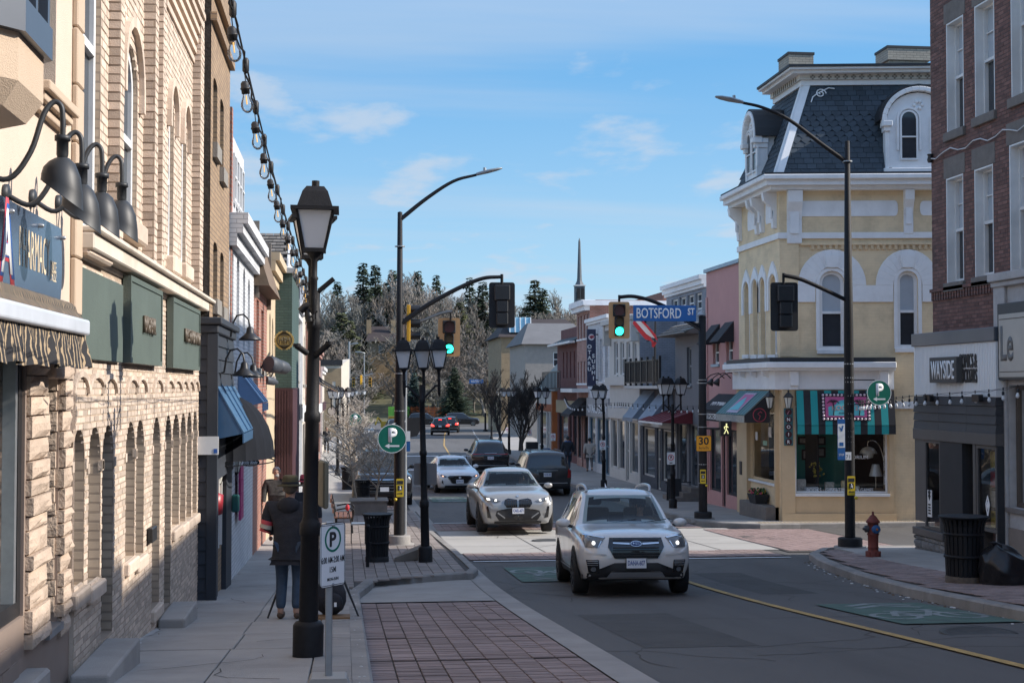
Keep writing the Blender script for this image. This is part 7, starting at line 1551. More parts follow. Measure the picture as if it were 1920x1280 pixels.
def ped_button(label,c,arrow,face=(0,-1,0)):
 f_=V(face); U=V((0,0,1)).cross(f_).normalized(); g=Fr(V((c[0],c[1],0)),U,f_); z=c[2]; S=thing('crossing_button','yellow pedestrian push button sign '+label,'sign',c,'yellow crossing button signs')
 plate(g,.17,.41,M_syel,S,.01,.02,0,z,0)
 mb=MB(); g.box(mb,-.07,.07,z+.08,z+.16,.0105,.013); mb.prism([(-.05,z-.06),(.05,z-.06),(.05,z+.05),(-.05,z+.05)],g.fn,.0105,.013); a=arrow; mb.prism([(a*.06,z-.13),(a*.025,z-.10),(a*.025,z-.12),(-a*.06,z-.12),(-a*.06,z-.14),(a*.025,z-.14),(a*.025,z-.16)][::1 if a>0 else -1],g.fn,.0105,.013); mb.build('print',M_blackm,S)
 mb=MB(); mb.sphere(g.pt(0,z+.028,.014),.012,8); mb.tube([g.pt(0,z+.012,.014),g.pt(.004,z-.018,.014)],.010,5); mb.tube([g.pt(.004,z-.018,.014),g.pt(-.022,z-.05,.014)],.006,5); mb.tube([g.pt(.004,z-.018,.014),g.pt(.026,z-.05,.014)],.006,5); mb.tube([g.pt(-.026,z-.012,.014),g.pt(0,z+.008,.014),g.pt(.028,z-.01,.014)],.005,5); mb.build('walking_figure',M_wl,S)
 mb=MB(); mb.lathe([(.035,0),(.035,.05),(.0,.055)],g.pt(-.1 if arrow>0 else .1,z-.26,.0),10,M=Matrix.Rotation(pi/2,3,'X')); mb.build('push_button',M_syel,S)
ped_button('with right arrow on the near corner pole',ay(750,914,32.40),1)
S=thing('bus_flag','blue and white bus stop flag beside the near corner pole','sign',ay(766,826,32.8)); g=Fr((0,32.8,0),(1,0,0),(0,-1,0)); r=g.rect(762,808,769,846); mb=MB(); g.box(mb,r[0],r[1],r[2],r[3],0,.02); mb.build('panel',M_sblue,S); mb=MB(); g.box(mb,r[0],r[1],(r[2]+r[3])/2,r[3],.0205,.024); mb.build('white_band',M_wl,S)
S=thing('road_sign','blank grey back of a road sign on triple lamp post','sign',ay(797,887,28)); g=Fr((0,27.75,0),(1,0,0),(0,-1,0)); r=g.rect(776,868,819,909); plate(g,r[1]-r[0],r[3]-r[2],mat('sign_back_grey',(.20,.185,.18),.6,var=.1),S,.006,.03,(r[0]+r[1])/2,(r[2]+r[3])/2,0)
S=thing('road_sign','dark wedge-shaped sign seen edge-on above round parking sign','sign',ay(775,797,33)); mb=MB(); g=Fr((0,33.0,0),(1,0,0),(0,-1,0)); mb.prism([g.px(*q) for q in((753,822),(782,817),(800,782),(753,783))],g.fn,0,.03); mb.build('plate',M_blackm,S)
P2=(10.8,29.75); Yv=29.75
T=mast('signal_pole','tall black pole with light arm and bus flag at right corner',P2[0],P2[1],ay(1586,265,Yv).z,.115,.055)
luminaire(T,[ay(1586,303,Yv),ay(1540,270,Yv),ay(1480,225,Yv),ay(1430,202,Yv),ay(1393,193,Yv)])
mb=MB(); mb.tube(smooth_pts([ay(1586,562,Yv),ay(1540,540,Yv),ay(1500,523,Yv),ay(1469,516,Yv)]),.045,8); mb.tube([ay(1469,512,Yv),ay(1469,532,Yv)],.03,8); mb.build('signal_arm',M_post,T)
sig_head(T,ay(1470,575,Yv+.1),(.05,1,0),None,M_blackm)
bands(T,P2[0],P2[1],[ay(1590,y,Yv).z for y in (303,682,708,716,742,757,775,784,808,818,828,855)],.108)
p_sign('parking_direction_sign','round green parking sign with left arrow at right corner pole',ay(1648,736,Yv-.15),.275)
mb=MB(); mb.tube([ay(1594,712,Yv),ay(1640,712,Yv-.1)],.015,6); mb.tube([ay(1594,758,Yv),ay(1640,756,Yv-.1)],.015,6); tag(mb.build('sign_bracket',M_black),'black bracket arms holding the right corner parking sign','bracket')
S=thing('bus_stop_flag','tall blue and white bus stop sign on right corner pole','sign',ay(1577,823,29.6)); g=Fr((0,29.6,0),(1,0,0),(0,-1,0)); r=g.rect(1570,785,1584.5,862); w_,h_=r[1]-r[0],r[3]-r[2]; plate(g,w_,h_,M_sblue,S,.012,.02,(r[0]+r[1])/2,(r[2]+r[3])/2,0,'panel')
mb=MB(); g.box(mb,r[0]+.005,r[1]-.005,r[2]+h_*.30,r[2]+h_*.88,.0125,.015); mb.build('white_field',M_wl,S)
mb=MB(); cu=(r[0]+r[1])/2; mb.prism([(cu-.05,r[2]+h_*.82),(cu-.01,r[2]+h_*.70),(cu+.02,r[2]+h_*.70),(cu+.05,r[2]+h_*.84),(cu+.02,r[2]+h_*.84),(cu,r[2]+h_*.76)],g.fn,.0155,.018); g.box(mb,cu-.045,cu+.045,r[2]+h_*.34,r[2]+h_*.43,.0155,.018); mb.build('bus_symbol',M_sblue,S)
text('lettering','STOP',.05,M_wl,S,g.pt(cu,r[2]+h_*.10,.0125),(1,0,0),(0,0,1),width=w_*.7,depth=.002)
S=thing('small_plate','little white number plate under bus flag','sign',ay(1592,855,29.55)); g=Fr((0,29.62,0),(1,0,0),(0,-1,0)); r=g.rect(1585,847,1596,862); mb=MB(); g.box(mb,r[0],r[1],r[2],r[3],0,.01); mb.build('plate',M_wl,S); text('lettering','7',.08,M_blackm,S,g.pt((r[0]+r[1])/2-.03,r[2]+.03,.0105),(1,0,0),(0,0,1),depth=.001); text('lettering','1',.08,M_blackm,S,g.pt((r[0]+r[1])/2+.03,r[2]+.03,.0105),(1,0,0),(0,0,1),depth=.001)
ped_button('with left arrow on right corner pole',ay(1596,910,29.6),-1)
P3=(10.39,40.9); Yv=40.9
T=mast('signal_pole','black signal pole with street name and speed sign before pink building',P3[0],P3[1],ay(1316,592,Yv).z,.13,.11)
mb=MB(); mb.tube(smooth_pts([ay(1316,618,Yv),ay(1280,592,Yv),ay(1230,567,Yv),ay(1190,556,Yv),ay(1160,557,Yv)]),.055,8); mb.tube([ay(1161,553,Yv),ay(1161,570,Yv)],.035,8); mb.build('signal_arm',M_post,T)
sig_head(T,ay(1161,600,Yv-.1),(-.1,-1,0),2,M_beige,s=1.02)
mb=MB(); c=ay(1316,590,Yv); mb.lathe([(.15,0),(.11,.05),(.03,.12),(0,.14)],c,10); mb.build('cap',M_galv,T)
bands(T,P3[0],P3[1],[ay(1318,y,Yv).z for y in (712,718,776,800,870,905)],.128)
S=thing('street_name_sign','blue street name sign reading BOTSFORD ST in white letters','sign',ay(1246,587,Yv)); g=Fr((0,Yv-.12,0),(1,0,0),(0,-1,0)); r=g.rect(1187,572,1305,602)
mb=MB(); g.box(mb,r[0],r[1],r[2],r[3],0,.03); mb.build('blade',M_sblue,S,bevel=.01)
a=g.px(1190,600)[0]; e=g.px(1280,600)[0]; text('lettering','BOTSFORD',(r[3]-r[2])*.62,M_wl,S,g.pt((a+e)/2,r[2]+(r[3]-r[2])*.2,.0305),(1,0,0),(0,0,1),width=(e-a)*.93,depth=.002,bold=.012)
a=g.px(1288,600)[0]; e=g.px(1303,600)[0]; text('lettering','ST',(r[3]-r[2])*.40,M_wl,S,g.pt((a+e)/2,r[2]+(r[3]-r[2])*.42,.0305),(1,0,0),(0,0,1),width=(e-a)*.85,depth=.002,bold=.03)
mb=MB(); mb.tube([g.pt(r[1]-.3,r[2]-.0,.0),g.pt(P3[0],r[2]-.28,-.1)],.035,6); mb.tube([g.pt(r[1]-.35,r[2]-.02,-.02),g.pt(P3[0]+.0,r[2]-.08,-.1)],.02,5); mb.build('brace',M_black,S)
S=thing('speed_sign','orange yellow sign reading 30 km/h on signal pole','sign',ay(1320,831,Yv)); g=Fr((0,Yv-.16,0),(1,0,0),(0,-1,0)); r=g.rect(1305,816,1334,846); cu,cv=(r[0]+r[1])/2,(r[2]+r[3])/2; plate(g,r[1]-r[0],r[3]-r[2],M_blackm,S,.008,.03,cu,cv,0); plate(g,(r[1]-r[0])*.95,(r[3]-r[2])*.95,M_sora,S,.003,.03,cu,cv,.007)
text('lettering','30',.21,M_blackm,S,g.pt(cu,cv-.03,.0105),(1,0,0),(0,0,1),width=.30,depth=.002,bold=.02); text('lettering','km/h',.09,M_blackm,S,g.pt(cu,cv-.17,.0105),(1,0,0),(0,0,1),width=.27,depth=.002,bold=0)
S=thing('walk_signal','black pedestrian signal showing pale walking figure','pedestrian signal',ay(1360,803,Yv)); g=Fr((0,Yv-.1,0),(1,0,0),(0,-1,0)); r=g.rect(1350,789,1371,817); mb=MB(); g.box(mb,r[0],r[1],r[2],r[3],-.15,.06); mb.build('housing',M_black,S,bevel=.015)
mw=mat('walk_lit',(.8,.8,.4),.4,emit=(1,.95,.45),es=.35,var=0); cu,cv=(r[0]+r[1])/2,(r[2]+r[3])/2; mb=MB(); mb.sphere(g.pt(cu+.01,cv+.125,.065),.027,8)
for a,b_ in (((.01,.10),(.0,-.02)),((0,-.02),(-.05,-.14)),((-.05,-.14),(-.07,-.14)),((0,-.02),(.04,-.08)),((.04,-.08),(.06,-.15)),((.01,.08),(-.06,.04)),((-.06,.04),(-.04,-.02)),((.01,.08),(.06,.03))): mb.tube([g.pt(cu+a[0],cv+a[1],.065),g.pt(cu+b_[0],cv+b_[1],.065)],.014,5)
mb.build('walking_figure',mw,S); mb=MB(); mb.tube([g.pt(cu,cv,-.05),V((P3[0],Yv,cv))],.03,6); mb.build('bracket',M_black,S)
ped_button('with left arrow on far right signal pole',ay(1318,893,Yv-.17),-1)
def noparking(label,c):
 g=Fr((0,c.y,0),(1,0,0),(0,-1,0)); S=thing('no_parking_sign','small white no parking sign with red ring '+label,'sign',c,'small white no parking signs'); plate(g,.27,.40,M_wl,S,.006,.025,c.x,c.z,0); mb=MB(); ring(g,mb,c.x,c.z+.03,.10,.022,.0065,.009,20); mb.prism([(c.x-.07,c.z+.09),(c.x-.06,c.z+.10),(c.x+.07,c.z-.03),(c.x+.06,c.z-.04)],g.fn,.0065,.009); mb.build('red_ring',M_red,S); mb=MB(); g.box(mb,c.x-.02,c.x,c.z-.02,c.z+.08,.0062,.0085); g.box(mb,c.x-.02,c.x+.035,c.z+.03,c.z+.08,.0062,.0083); g.box(mb,c.x-.05,c.x+.05,c.z-.16,c.z-.13,.0062,.0085); mb.build('print',M_blackm,S)
noparking('on lamp by the stone steps',ay(1258,859,46.0)); noparking('on lamp by the white corbel building',ay(1130,834,59.2)); noparking('on lamp before the maroon building',ay(1037,819,76.8)); noparking('on lamp among bushy trees',ay(993,811,91.8)); noparking('farthest at right',ay(951,806,103.8))
S=thing('flag_pole','flag staff with limp red and white maple leaf flag above balcony','flag',ay(1227,640,54)); yv=54; mb=MB(); mb.tube([ay(1227,720,yv),ay(1229,590,yv)],.04,6); mb.build('staff',M_black,S)
mb=MB(); mb.tube([ay(1212,640,yv),ay(1250,628,yv),ay(1310,612,yv-8)],.02,5); mb.build('stay',M_black,S)
M_flr=mat('flag_red',(.50,.03,.04),.8,var=.1); M_flw=mat('flag_white',(.62,.60,.60),.8,var=.05)
def flag_strip(p,name,m,y0):
 mb=MB(); L_=[ay(*q,y0) for q in p]; n=len(L_)//2; mb.add(L_+[v+V((0,.05,0)) for v in L_],[(i,i+1,2*n-2-i,2*n-1-i) for i in range(n-1)],0,True); mb.build(name,m,S)
flag_strip([(1189,600),(1200,612),(1212,626),(1221,632),(1222,640),(1210,636),(1198,622),(1186,606)],'flag_red_band',M_flr,53.9); flag_strip([(1200,601),(1212,612),(1222,625),(1229,634),(1221,632),(1212,626),(1200,612),(1192,602)],'flag_white_band',M_flw,53.85); flag_strip([(1206,601),(1218,614),(1230,628),(1234,640),(1228,634),(1221,624),(1212,613),(1203,604)],'flag_red_band',M_flr,53.8); flag_strip([(1222,636),(1226,640),(1231,642),(1233,640),(1226,651),(1222,650),(1222,645),(1221,640)],'flag_red_band',M_flr,53.75)
def bin_(name,label,loc,H=.88,r=.235,rust=False):
 B=thing(name,label,'litter bin',loc,'black slatted litter bins'); n=26; me=None;
 for i in range(n):
  a=2*pi*i/n
  if me is None:
   mb=MB(); w_=r*.17; P=[(r*.92,.06),(r,H*.72),(r*1.03,H*.86),(r*1.12,H*.95),(r*1.25,H)]
   vs=[]
   for q,z in P: vs+=[(q,-w_/2,z),(q,w_/2,z),(q-.012,w_/2,z),(q-.012,-w_/2,z)]
   mb.add(vs,[(4*k+j,4*k+(j+1)%4,4*k+4+(j+1)%4,4*k+4+j) for k in range(4) for j in range(4)]);
   mb.v=[(x+loc[0],y+loc[1],z+loc[2]) for x,y,z in mb.v]; o=mb.build('slat',M_post,B); me=o.data
  else:
   o=bpy.data.objects.new('slat',me); COL.objects.link(o); o.parent=B
  o.rotation_euler=(0,0,a)
 mb=MB(); mb.lathe([(r*.97,.0),(r*.98,.10),(r*.9,.11)],loc,24); mb.build('bottom_ring',mat('rusty_ring',(.10,.075,.055),.8,var=.4,vs=12) if rust else M_post,B)
 for z in (H*.40,H*.74): mb=MB(); mb.lathe([(r*.955,z-.02),(r*1.03,z-.02),(r*1.03,z+.025),(r*.955,z+.025)],loc,24); mb.build('hoop',M_post,B)
 mb=MB(); mb.lathe([(r*.84,.03),(r*.88,H*.9),(r*.82,H*.9),(r*.78,.05)],loc,20); mb.build('liner',M_dark,B)
 mb=MB(); mb.lathe([(r*.9,H*.965),(r*1.27,H*.99),(r*1.28,H*1.01),(r*.9,H*1.0)],loc,24); mb.build('rim',M_post,B)
 return B
b0=bin_('litter_bin','black slatted litter bin on the paved left corner',(.60,27.85,gz(27.85)+CURB),.92,.235)
for x,y,lab in ((.05,59,'black slatted litter bin near the black bench on sunny sidewalk'),(.55,48.2,'black slatted litter bin in front of the parked black truck')): dup(b0,(x,y,gz(y)+CURB),.1,lab)
bin_('litter_bin','large worn black litter bin with rusty base beside the garbage bag',(9.57,21.3,gz(21.3)+CURB),1.02,.30,True)
mb=MB(); c=V((9.98,20.75,gz(20.75)+CURB)); rg=random.Random(5); n=30; k=16; vs=[]
for i in range(k+1):
 t=i/k; z=.60*t**.9; r=.36*(1-t**2.6)**.5*(.93+.12*math.sin(t*3)) if t<1 else .0
 for j in range(n):
  a=2*pi*j/n; f_=1+.06*math.sin(a*3+t*4)+.035*math.sin(a*7-t*9)+.02*math.sin(a*11+t*15); vs.append(c+V((r*f_*math.cos(a)*1.08-.12*t*t,r*f_*math.sin(a),max(0,z+.035*math.sin(a*3+t*9)*(t>.1)))))
mb.add(vs,[(i*n+j,i*n+(j+1)%n,(i+1)*n+(j+1)%n,(i+1)*n+j) for i in range(k) for j in range(n)],0,True); mb.tube([c+V((-.10,0,.56)),c+V((-.16,.0,.63)),c+V((-.25,-.04,.60))],[.07,.035,.05],8)
tag(mb.build('garbage_bag',mat('black_plastic',(.012,.012,.014),.36,var=.1,bump=.5,bs=14),subsurf=1),'black plastic garbage bag slumped against large litter bin','garbage bag')
H=thing('fire_hydrant','rusty red fire hydrant with blue cap near right curb','hydrant',(10.42,27.4,gz(27.4)+CURB)); c=V((10.42,27.4,gz(27.4)+CURB)); M_hyd=mat('hydrant_red',(.16,.035,.025),.75,var=.3,vs=8,bump=.4,stain=.4,scol=(.08,.03,.02)); M_hblue=mat('hydrant_blue',(.03,.10,.24),.6,var=.15,vs=10)
mb=MB(); mb.lathe([(.15,0),(.15,.10),(.105,.11),(.10,.16),(.115,.18),(.10,.20),(.105,.42),(.125,.44),(.105,.47),(.108,.66),(.135,.67),(.135,.70),(.11,.73),(.06,.80),(.022,.83),(.022,.89),(0,.89)],c,16); mb.build('barrel',M_hyd,H)
mb=MB()
for i in range(8): a=i*pi/4; mb.cbox(c+V((.13*math.cos(a),.13*math.sin(a),.055)),.04,.04,.1,a)
mb.build('flange_bolts',M_hyd,H)['kind']='stuff'
mb=MB(); mb.lathe([(.085,0),(.085,.05),(.06,.065),(.0,.07)],c+V((.02,-.09,.55)),14,M=Matrix.Rotation(pi/2,3,'X')); mb.build('pumper_cap',M_hblue,H); mb=MB(); mb.lathe([(.028,.06),(.022,.10),(0,.10)],c+V((.02,-.09,.55)),5,M=Matrix.Rotation(pi/2,3,'X')); mb.build('cap_nut',mat('cap_orange',(.35,.10,.03),.7),H)
mb=MB(); mb.lathe([(.07,0),(.07,.06),(.03,.07),(.025,.11),(0,.11)],c+V((-.10,0,.55)),12,M=Matrix.Rotation(-pi/2,3,'Y')); mb.build('hose_cap',mat('hydrant_dark',(.04,.04,.045),.6),H)
z=gz(26.7)+CURB; mb=MB(); mb.lathe([(.032,-.02),(.032,.72),(.04,.73),(.03,.78),(0,.79)],(.40,26.7,z),10); mb.box(.43,.47,26.68,26.72,z+.2,z+.45); tag(mb.build('slim_bollard',M_post),'slim black post standing left of corner litter bin','bollard')
z=gz(28.2)+CURB; g=thing('leaning_slab','grey beam-like slab lying beside triple lamp base','slab',(1.0,28.2,z)); mb=MB(); mb.hexa([(.93,27.75,z),(1.40,27.9,z+.03),(1.55,28.9,z+.03),(1.2,29.0,z),(.93,27.75,z+.09),(1.40,27.9,z+.24),(1.55,28.9,z+.24),(1.2,29.0,z+.09)]); mb.build('board',mat('worn_board',(.17,.145,.12),.9,var=.2,vs=4),g,bevel=.008)
M_bwood=mat('bench_wood',(.16,.075,.05),.7,var=.25,vs=6)
def bench(label,loc,rz,m,L_=1.6,leg=M_post):
 B=thing('street_bench',label,'bench',(0,0,0))
 for i in range(4): mb=MB(); y=-.2+i*.12; mb.box(-L_/2,L_/2,y,y+.10,.42,.455); mb.build('seat_slat',m,B,bevel=.005)
 for i in range(3): mb=MB(); z=.55+i*.13; mb.box(-L_/2,L_/2,.27+i*.03,.30+i*.03,z,z+.11); mb.build('back_slat',m,B,bevel=.005)
 for s in (-1,1):
  mb=MB(); x=s*(L_/2-.12); mb.tube(smooth_pts([(x,-.22,.0),(x,-.2,.25),(x,-.22,.42),(x,-.24,.62),(x,-.05,.66),(x,.2,.62)]),.02,6); mb.tube([(x,.18,0),(x,.22,.42),(x,.33,.92)],.022,6); mb.tube([(x,-.21,.41),(x,.22,.41)],.02,6); mb.build('leg_frame',leg,B)
 B.location=loc; B.rotation_euler=(0,0,rz); return B
bench('brown wooden bench beyond the lamp on the paved corner',(-.05,37.5,gz(37.5)+CURB),rad(90),M_bwood); bench('black metal bench farther along the sunny sidewalk',(.15,73,gz(73)+CURB),rad(90),M_post)
P_=thing('wood_planter','boxy wooden bench planter around the pale young trees','planter',(.7,44.9,gz(44.9)+CURB)); z=gz(44.9)+CURB
for i in range(5):
 mb=MB(); mb.box(.1,1.3,44.2+i*.28,44.2+i*.28+.26,z+.42,z+.46); mb.build('seat_slat',mat('grey_planks',(.22,.19,.165),.85,var=.2,vs=5),P_)
mb=MB(); mb.box(.14,1.26,44.24,45.56,z-.1,z+.419); mb.build('box',mat('grey_planks',(.22,.19,.165),.85),P_)
CH=thing('folding_chair','thin metal chair with red ribbon behind corner litter bin','chair',(.22,33.2,gz(33.2)+CURB)); z=gz(33.2)+CURB
mb=MB(); mb.box(.10,.46,33.0,33.36,z+.44,z+.47); mb.build('seat',M_galv,CH)
for x,y in ((.12,33.02),(.44,33.02),(.12,33.34),(.44,33.34)): mb=MB(); mb.tube([(x,y,z),(x,y,z+.45)],.012,5); mb.build('leg',M_post,CH)
mb=MB(); mb.tube([(.12,33.02,z+.45),(.02,33.02,z+.9)],.012,5); mb.tube([(.12,33.34,z+.45),(.02,33.34,z+.9)],.012,5); mb.box(-.0,.04,33.02,33.34,z+.78,z+.9); mb.build('backrest',M_post,CH)
mb=MB(); mb.sphere((.03,33.0,z+.84),.05,8,0,(1,1,1.6)); mb.build('ribbon',M_flr,CH)
z=gz(154); mb=MB(); c=G(910,808); mb.tube([(c.x,c.y,c.z),(c.x,c.y,c.z+2.0)],.12,6); mb.lathe([(.3,0),(.2,.2)],c,8); tag(mb.build('far_bollard',M_post),'lone dark post on the far right corner','bollard')
mb=MB(); c=G(1000,838); mb.box(10.9,11.6,86,86.6,gz(86)+CURB,gz(86)+CURB+1.0); tag(mb.build('dark_cabinet',M_blackm,bevel=.03),'dark utility cabinet under the bushy trees','cabinet')
mb=MB(); z=gz(88)+CURB; mb.box(12.1,12.6,87.6,88.1,z,z+.55); tag(mb.build('blue_box',mat('recycling_blue',(.02,.10,.28),.5),bevel=.03),'small blue recycling box on far right sidewalk','recycling box')
for k,(px_,t,bt,face,lab) in enumerate(((663,706,727,(0,-1,0),'left yellow signal head at the far crossing'),(675,700,724,(-1,-.3,0),'taller yellow signal head at the far crossing'),(694,710,722,(0,-1,0),'small yellow signal head at the far crossing, right of the others'),(917,716,727,(0,-1,0),'yellow signal head beside the far blue street sign'))):
 c=ay(px_,(t+bt)/2,172); S=thing('far_signal',lab,'traffic signal',c,'yellow signals at the far crossing'); sig_head(S,c,face,None,None,True,1.25,False)
mb=MB(); mb.tube([ay(655,712,172.3),ay(700,700,172.3)],.07,5); mb.tube([ay(655,830,172.3),ay(655,640,172.3)],.12,6); tag(mb.build('far_signal_mast',M_galv),'grey signal mast at left of far crossing','pole')
S=thing('far_street_sign','tiny blue street name sign at the far crossing','sign',ay(892,714,171)); g=Fr((0,171,0),(1,0,0),(0,-1,0)); r=g.rect(880,711,906,719); mb=MB(); g.box(mb,r[0],r[1],r[2],r[3],0,.05); mb.build('blade',M_sblue,S); text('lettering','WATER ST',.3,M_wl,S,g.pt((r[0]+r[1])/2,r[2]+.12,.051),(1,0,0),(0,0,1),width=(r[1]-r[0])*.8,depth=.01); mb=MB(); mb.tube([ay(879,714,171.1),ay(960,716,171.1)],.06,5); mb.tube([ay(960,716,171.1),ay(960,815,171.1)],.12,6); mb.build('mast',M_post,S)
for k,(a,b_,e) in enumerate(((655,650,705),(683,666,740))):
 c0,c1=ay(a,e,185),ay(a,b_,185); mb=MB(); mb.tube([V((c0.x,185,gz(185))),c1],.07,5); mb.tube([c1,c1+V((.1,0,.3)),c1+V((.8*(-1 if k else 1),0,.5))],.05,5); mb.cbox(c1+V((.8*(-1 if k else 1),0,.45)),.7,.3,.15); tag(mb.build('far_light_pole',M_galv),'slender distant light pole %s of the yellow signals'%['left','right'][k],'light pole')
for k,(y0,y1) in enumerate(((690,705),(676,690))): mb=MB(); mb.tube([ay(640,y0-20,150),ay(760,y0,170),ay(905,y1,200)],.02,4); tag(mb.build('overhead_wire',M_black),'thin overhead wire crossing before the wood, %s one'%['lower','upper'][k],'wire')
# ================================================================ SHOP DRESSING of the yellow building, string lights
M_tealA=stripes('teal_black_stripe',(.012,.27,.27),(.022,.022,.028),0,.62,.75,.5); M_teal=mat('teal_cloth',(.015,.30,.30),.75,var=.08); M_pinkp=mat('pink_panel',(.52,.10,.25),.5,var=.04); M_aqua=mat('aqua_panel',(.10,.45,.50),.5);
zt_a,zb_a=fF.v(1500,733),fF.v(1500,797); u0,u1=fF.u(1490),fF.u(1672); A=thing('striped_awning','turquoise and black striped awning with pink sign over corner shop window','awning',fF.pt(u0,zt_a))
n=14
for i in range(n):
 a,b_=u0+(u1-u0)*i/n,u0+(u1-u0)*(i+1)/n; mb=MB(); P=lambda u,v,d:fF.pt(u,v,d); mb.hexa([P(a,zb_a,.45),P(b_,zb_a,.45),P(b_,zt_a,.24),P(a,zt_a,.24),P(a,zb_a+.02,.47),P(b_,zb_a+.02,.47),P(b_,zt_a+.02,.26),P(a,zt_a+.02,.26)]); fF.box(mb,a,b_,zb_a-.24,zb_a-.002,.452,.468); mb.build('stripe',M_teal if i%2==0 else M_awk,A)
mb=MB()
for u in (u0+.005,u1-.005): mb.add([fF.pt(u,zt_a-.02,.24),fF.pt(u,zb_a-.2,.24),fF.pt(u,zb_a-.2,.44),fF.pt(u,zb_a,.44)],[(0,1,2,3)])
mb.build('end_cloth',M_awk,A)
sl0=fF.pt(0,zb_a,.45); up_=(fF.pt(0,zt_a,.24)-fF.pt(0,zb_a,.45)); Ls=up_.length; up_.normalize(); Nn=UF.cross(up_)
class Fs(Fr):
 def __init__(s,O,U,W,N): s.O=V(O);s.U=V(U);s.W=V(W);s.N=V(N)
gs=Fs(fF.pt(0,zb_a,.45),UF,up_,-Nn if Nn.dot(NF)<0 else Nn); S=thing('flamingo_sign','pink and aqua palm sign framed by white bulbs on striped awning','sign',gs.pt(u0+1,.3,.05)); a,b_=fF.u(1536),fF.u(1626); v0,v1=.14,Ls-.08
mb=MB(); gs.box(mb,a,b_,v0,v1,.03,.05); mb.build('dark_border',mat('plum_border',(.035,.02,.04),.6),S)
mb=MB(); gs.box(mb,a+.1,b_-.1,v0+.1,v1-.1,.051,.06); mb.build('pink_panel',M_pinkp,S)
mb=MB(); c=(a+b_)/2; H_=v1-v0; mb.prism([(a+.18,v0+.14),(b_-.18,v0+.14),(b_-.18,v0+H_*.5),(c+.35,v0+H_*.56)]+[(c+.28*math.cos(t*pi/8),v0+H_*.60+.13*math.sin(t*pi/8)) for t in range(9)]+[(c-.35,v0+H_*.56),(a+.18,v0+H_*.5)],gs.fn,.061,.066); mb.build('aqua_panel',M_aqua,S)
for sx in (a+.32,b_-.32):
 mb=MB(); mb.tube([gs.pt(sx,v0+.15,.07),gs.pt(sx+.03,v0+.35,.07),gs.pt(sx,v0+.52,.07)],.018,5)
 for t in range(6): an=t*pi/5; mb.tube([gs.pt(sx,v0+.52,.07),gs.pt(sx+.1*math.cos(an),v0+.56+.05*math.sin(an),.07),gs.pt(sx+.17*math.cos(an),v0+.50+.06*math.sin(an),.07)],.012,4)
 mb.build('palm_shape',M_awk,S)
text('lettering','ROOM 21',.13,mat('peach_letter',(.6,.25,.22),.5),S,gs.pt(c,v0+.30,.067),UF,up_,width=.8,depth=.006); text('lettering','EMPORIUM',.05,M_awk,S,gs.pt(c,v0+.19,.067),UF,up_,width=.4,depth=.004)
mb=MB()
nb=int((b_-a)/.11)
for i in range(nb+1):
 for v in (v0+.045,v1-.045): mb.sphere(gs.pt(a+.045+(b_-a-.09)*i/nb,v,.055),.036,8)
for i in range(1,7):
 for u in (a+.045,b_-.045): mb.sphere(gs.pt(u,v0+.045+(H_-.09)*i/7,.055),.036,8)
q=mb.build('marquee_bulb',mat('pinkish_white',(.75,.60,.66),.4),S); q['kind']='stuff'
zt_s,zb_s=fS.v(1400,733),fS.v(1400,775); u0,u1=.25,3.35; A=thing('teal_awning','narrow teal striped awning with pink picture panel on corner shop side','awning',fS.pt(u0,zt_s)); n=22
for i in range(n):
 a,b_=u0+(u1-u0)*i/n,u0+(u1-u0)*(i+1)/n; mb=MB(); mb.hexa([fS.pt(a,zb_s,1.0),fS.pt(b_,zb_s,1.0),fS.pt(b_,zt_s,.24),fS.pt(a,zt_s,.24),fS.pt(a,zb_s+.02,1.02),fS.pt(b_,zb_s+.02,1.02),fS.pt(b_,zt_s+.02,.26),fS.pt(a,zt_s+.02,.26)]); mb.build('stripe',mat('muted_teal',(.035,.16,.17),.75) if i%2 else mat('grey_teal',(.13,.21,.22),.75),A)
mb=MB(); fS.box(mb,u0,u1,zb_s-.20,zb_s-.002,1.0,1.015); mb.build('valance',mat('pale_valance',(.33,.34,.32),.8,var=.3,vs=10),A)
mb=MB(); mb.add([fS.pt(u0+.004,zt_s-.02,.24),fS.pt(u0+.004,zb_s-.2,.24),fS.pt(u0+.004,zb_s-.2,1.0),fS.pt(u0+.004,zb_s,1.0)],[(0,1,2,3)]); mb.build('end_cloth',M_awk,A)
g=Fr((C0.x,C0.y+u0,0),(1,0,0),(0,-1,0)); mb=MB(); cu,cv=-.55,zb_s+.02; ring(g,mb,cu,cv,.20,.02,.0,.012,24); mb.tube([g.pt(cu-.02,cv-.14,.01),g.pt(cu+.02,cv-.03,.01),g.pt(cu-.05,cv+.03,.01),g.pt(cu+.03,cv+.10,.01),g.pt(cu+.07,cv+.06,.01)],.014,5); mb.build('round_emblem',mat('emblem_red',(.40,.05,.08),.5),A)
upS=(fS.pt(0,zt_s,.26)-fS.pt(0,zb_s,1.02)); LsS=upS.length; upS.normalize(); gS=Fs(fS.pt(0,zb_s+.02,1.02),(0,-1,0),upS,V((0,-1,0)).cross(upS)); mb=MB(); gS.box(mb,-2.3,-1.1,.06,LsS-.12,.01,.02); mb.build('picture_border',mat('lilac_panel',(.40,.35,.45),.5),A); mb=MB(); gS.box(mb,-2.2,-1.2,.16,LsS-.2,.021,.026); mb.build('picture_panel',M_pinkp,A); mb=MB(); mb.prism([(-2.2,.16),(-1.2,.16),(-1.4,.5),(-1.7,LsS-.3),(-2.0,.5)],gS.fn,.027,.032); mb.build('picture_shape',M_aqua,A)
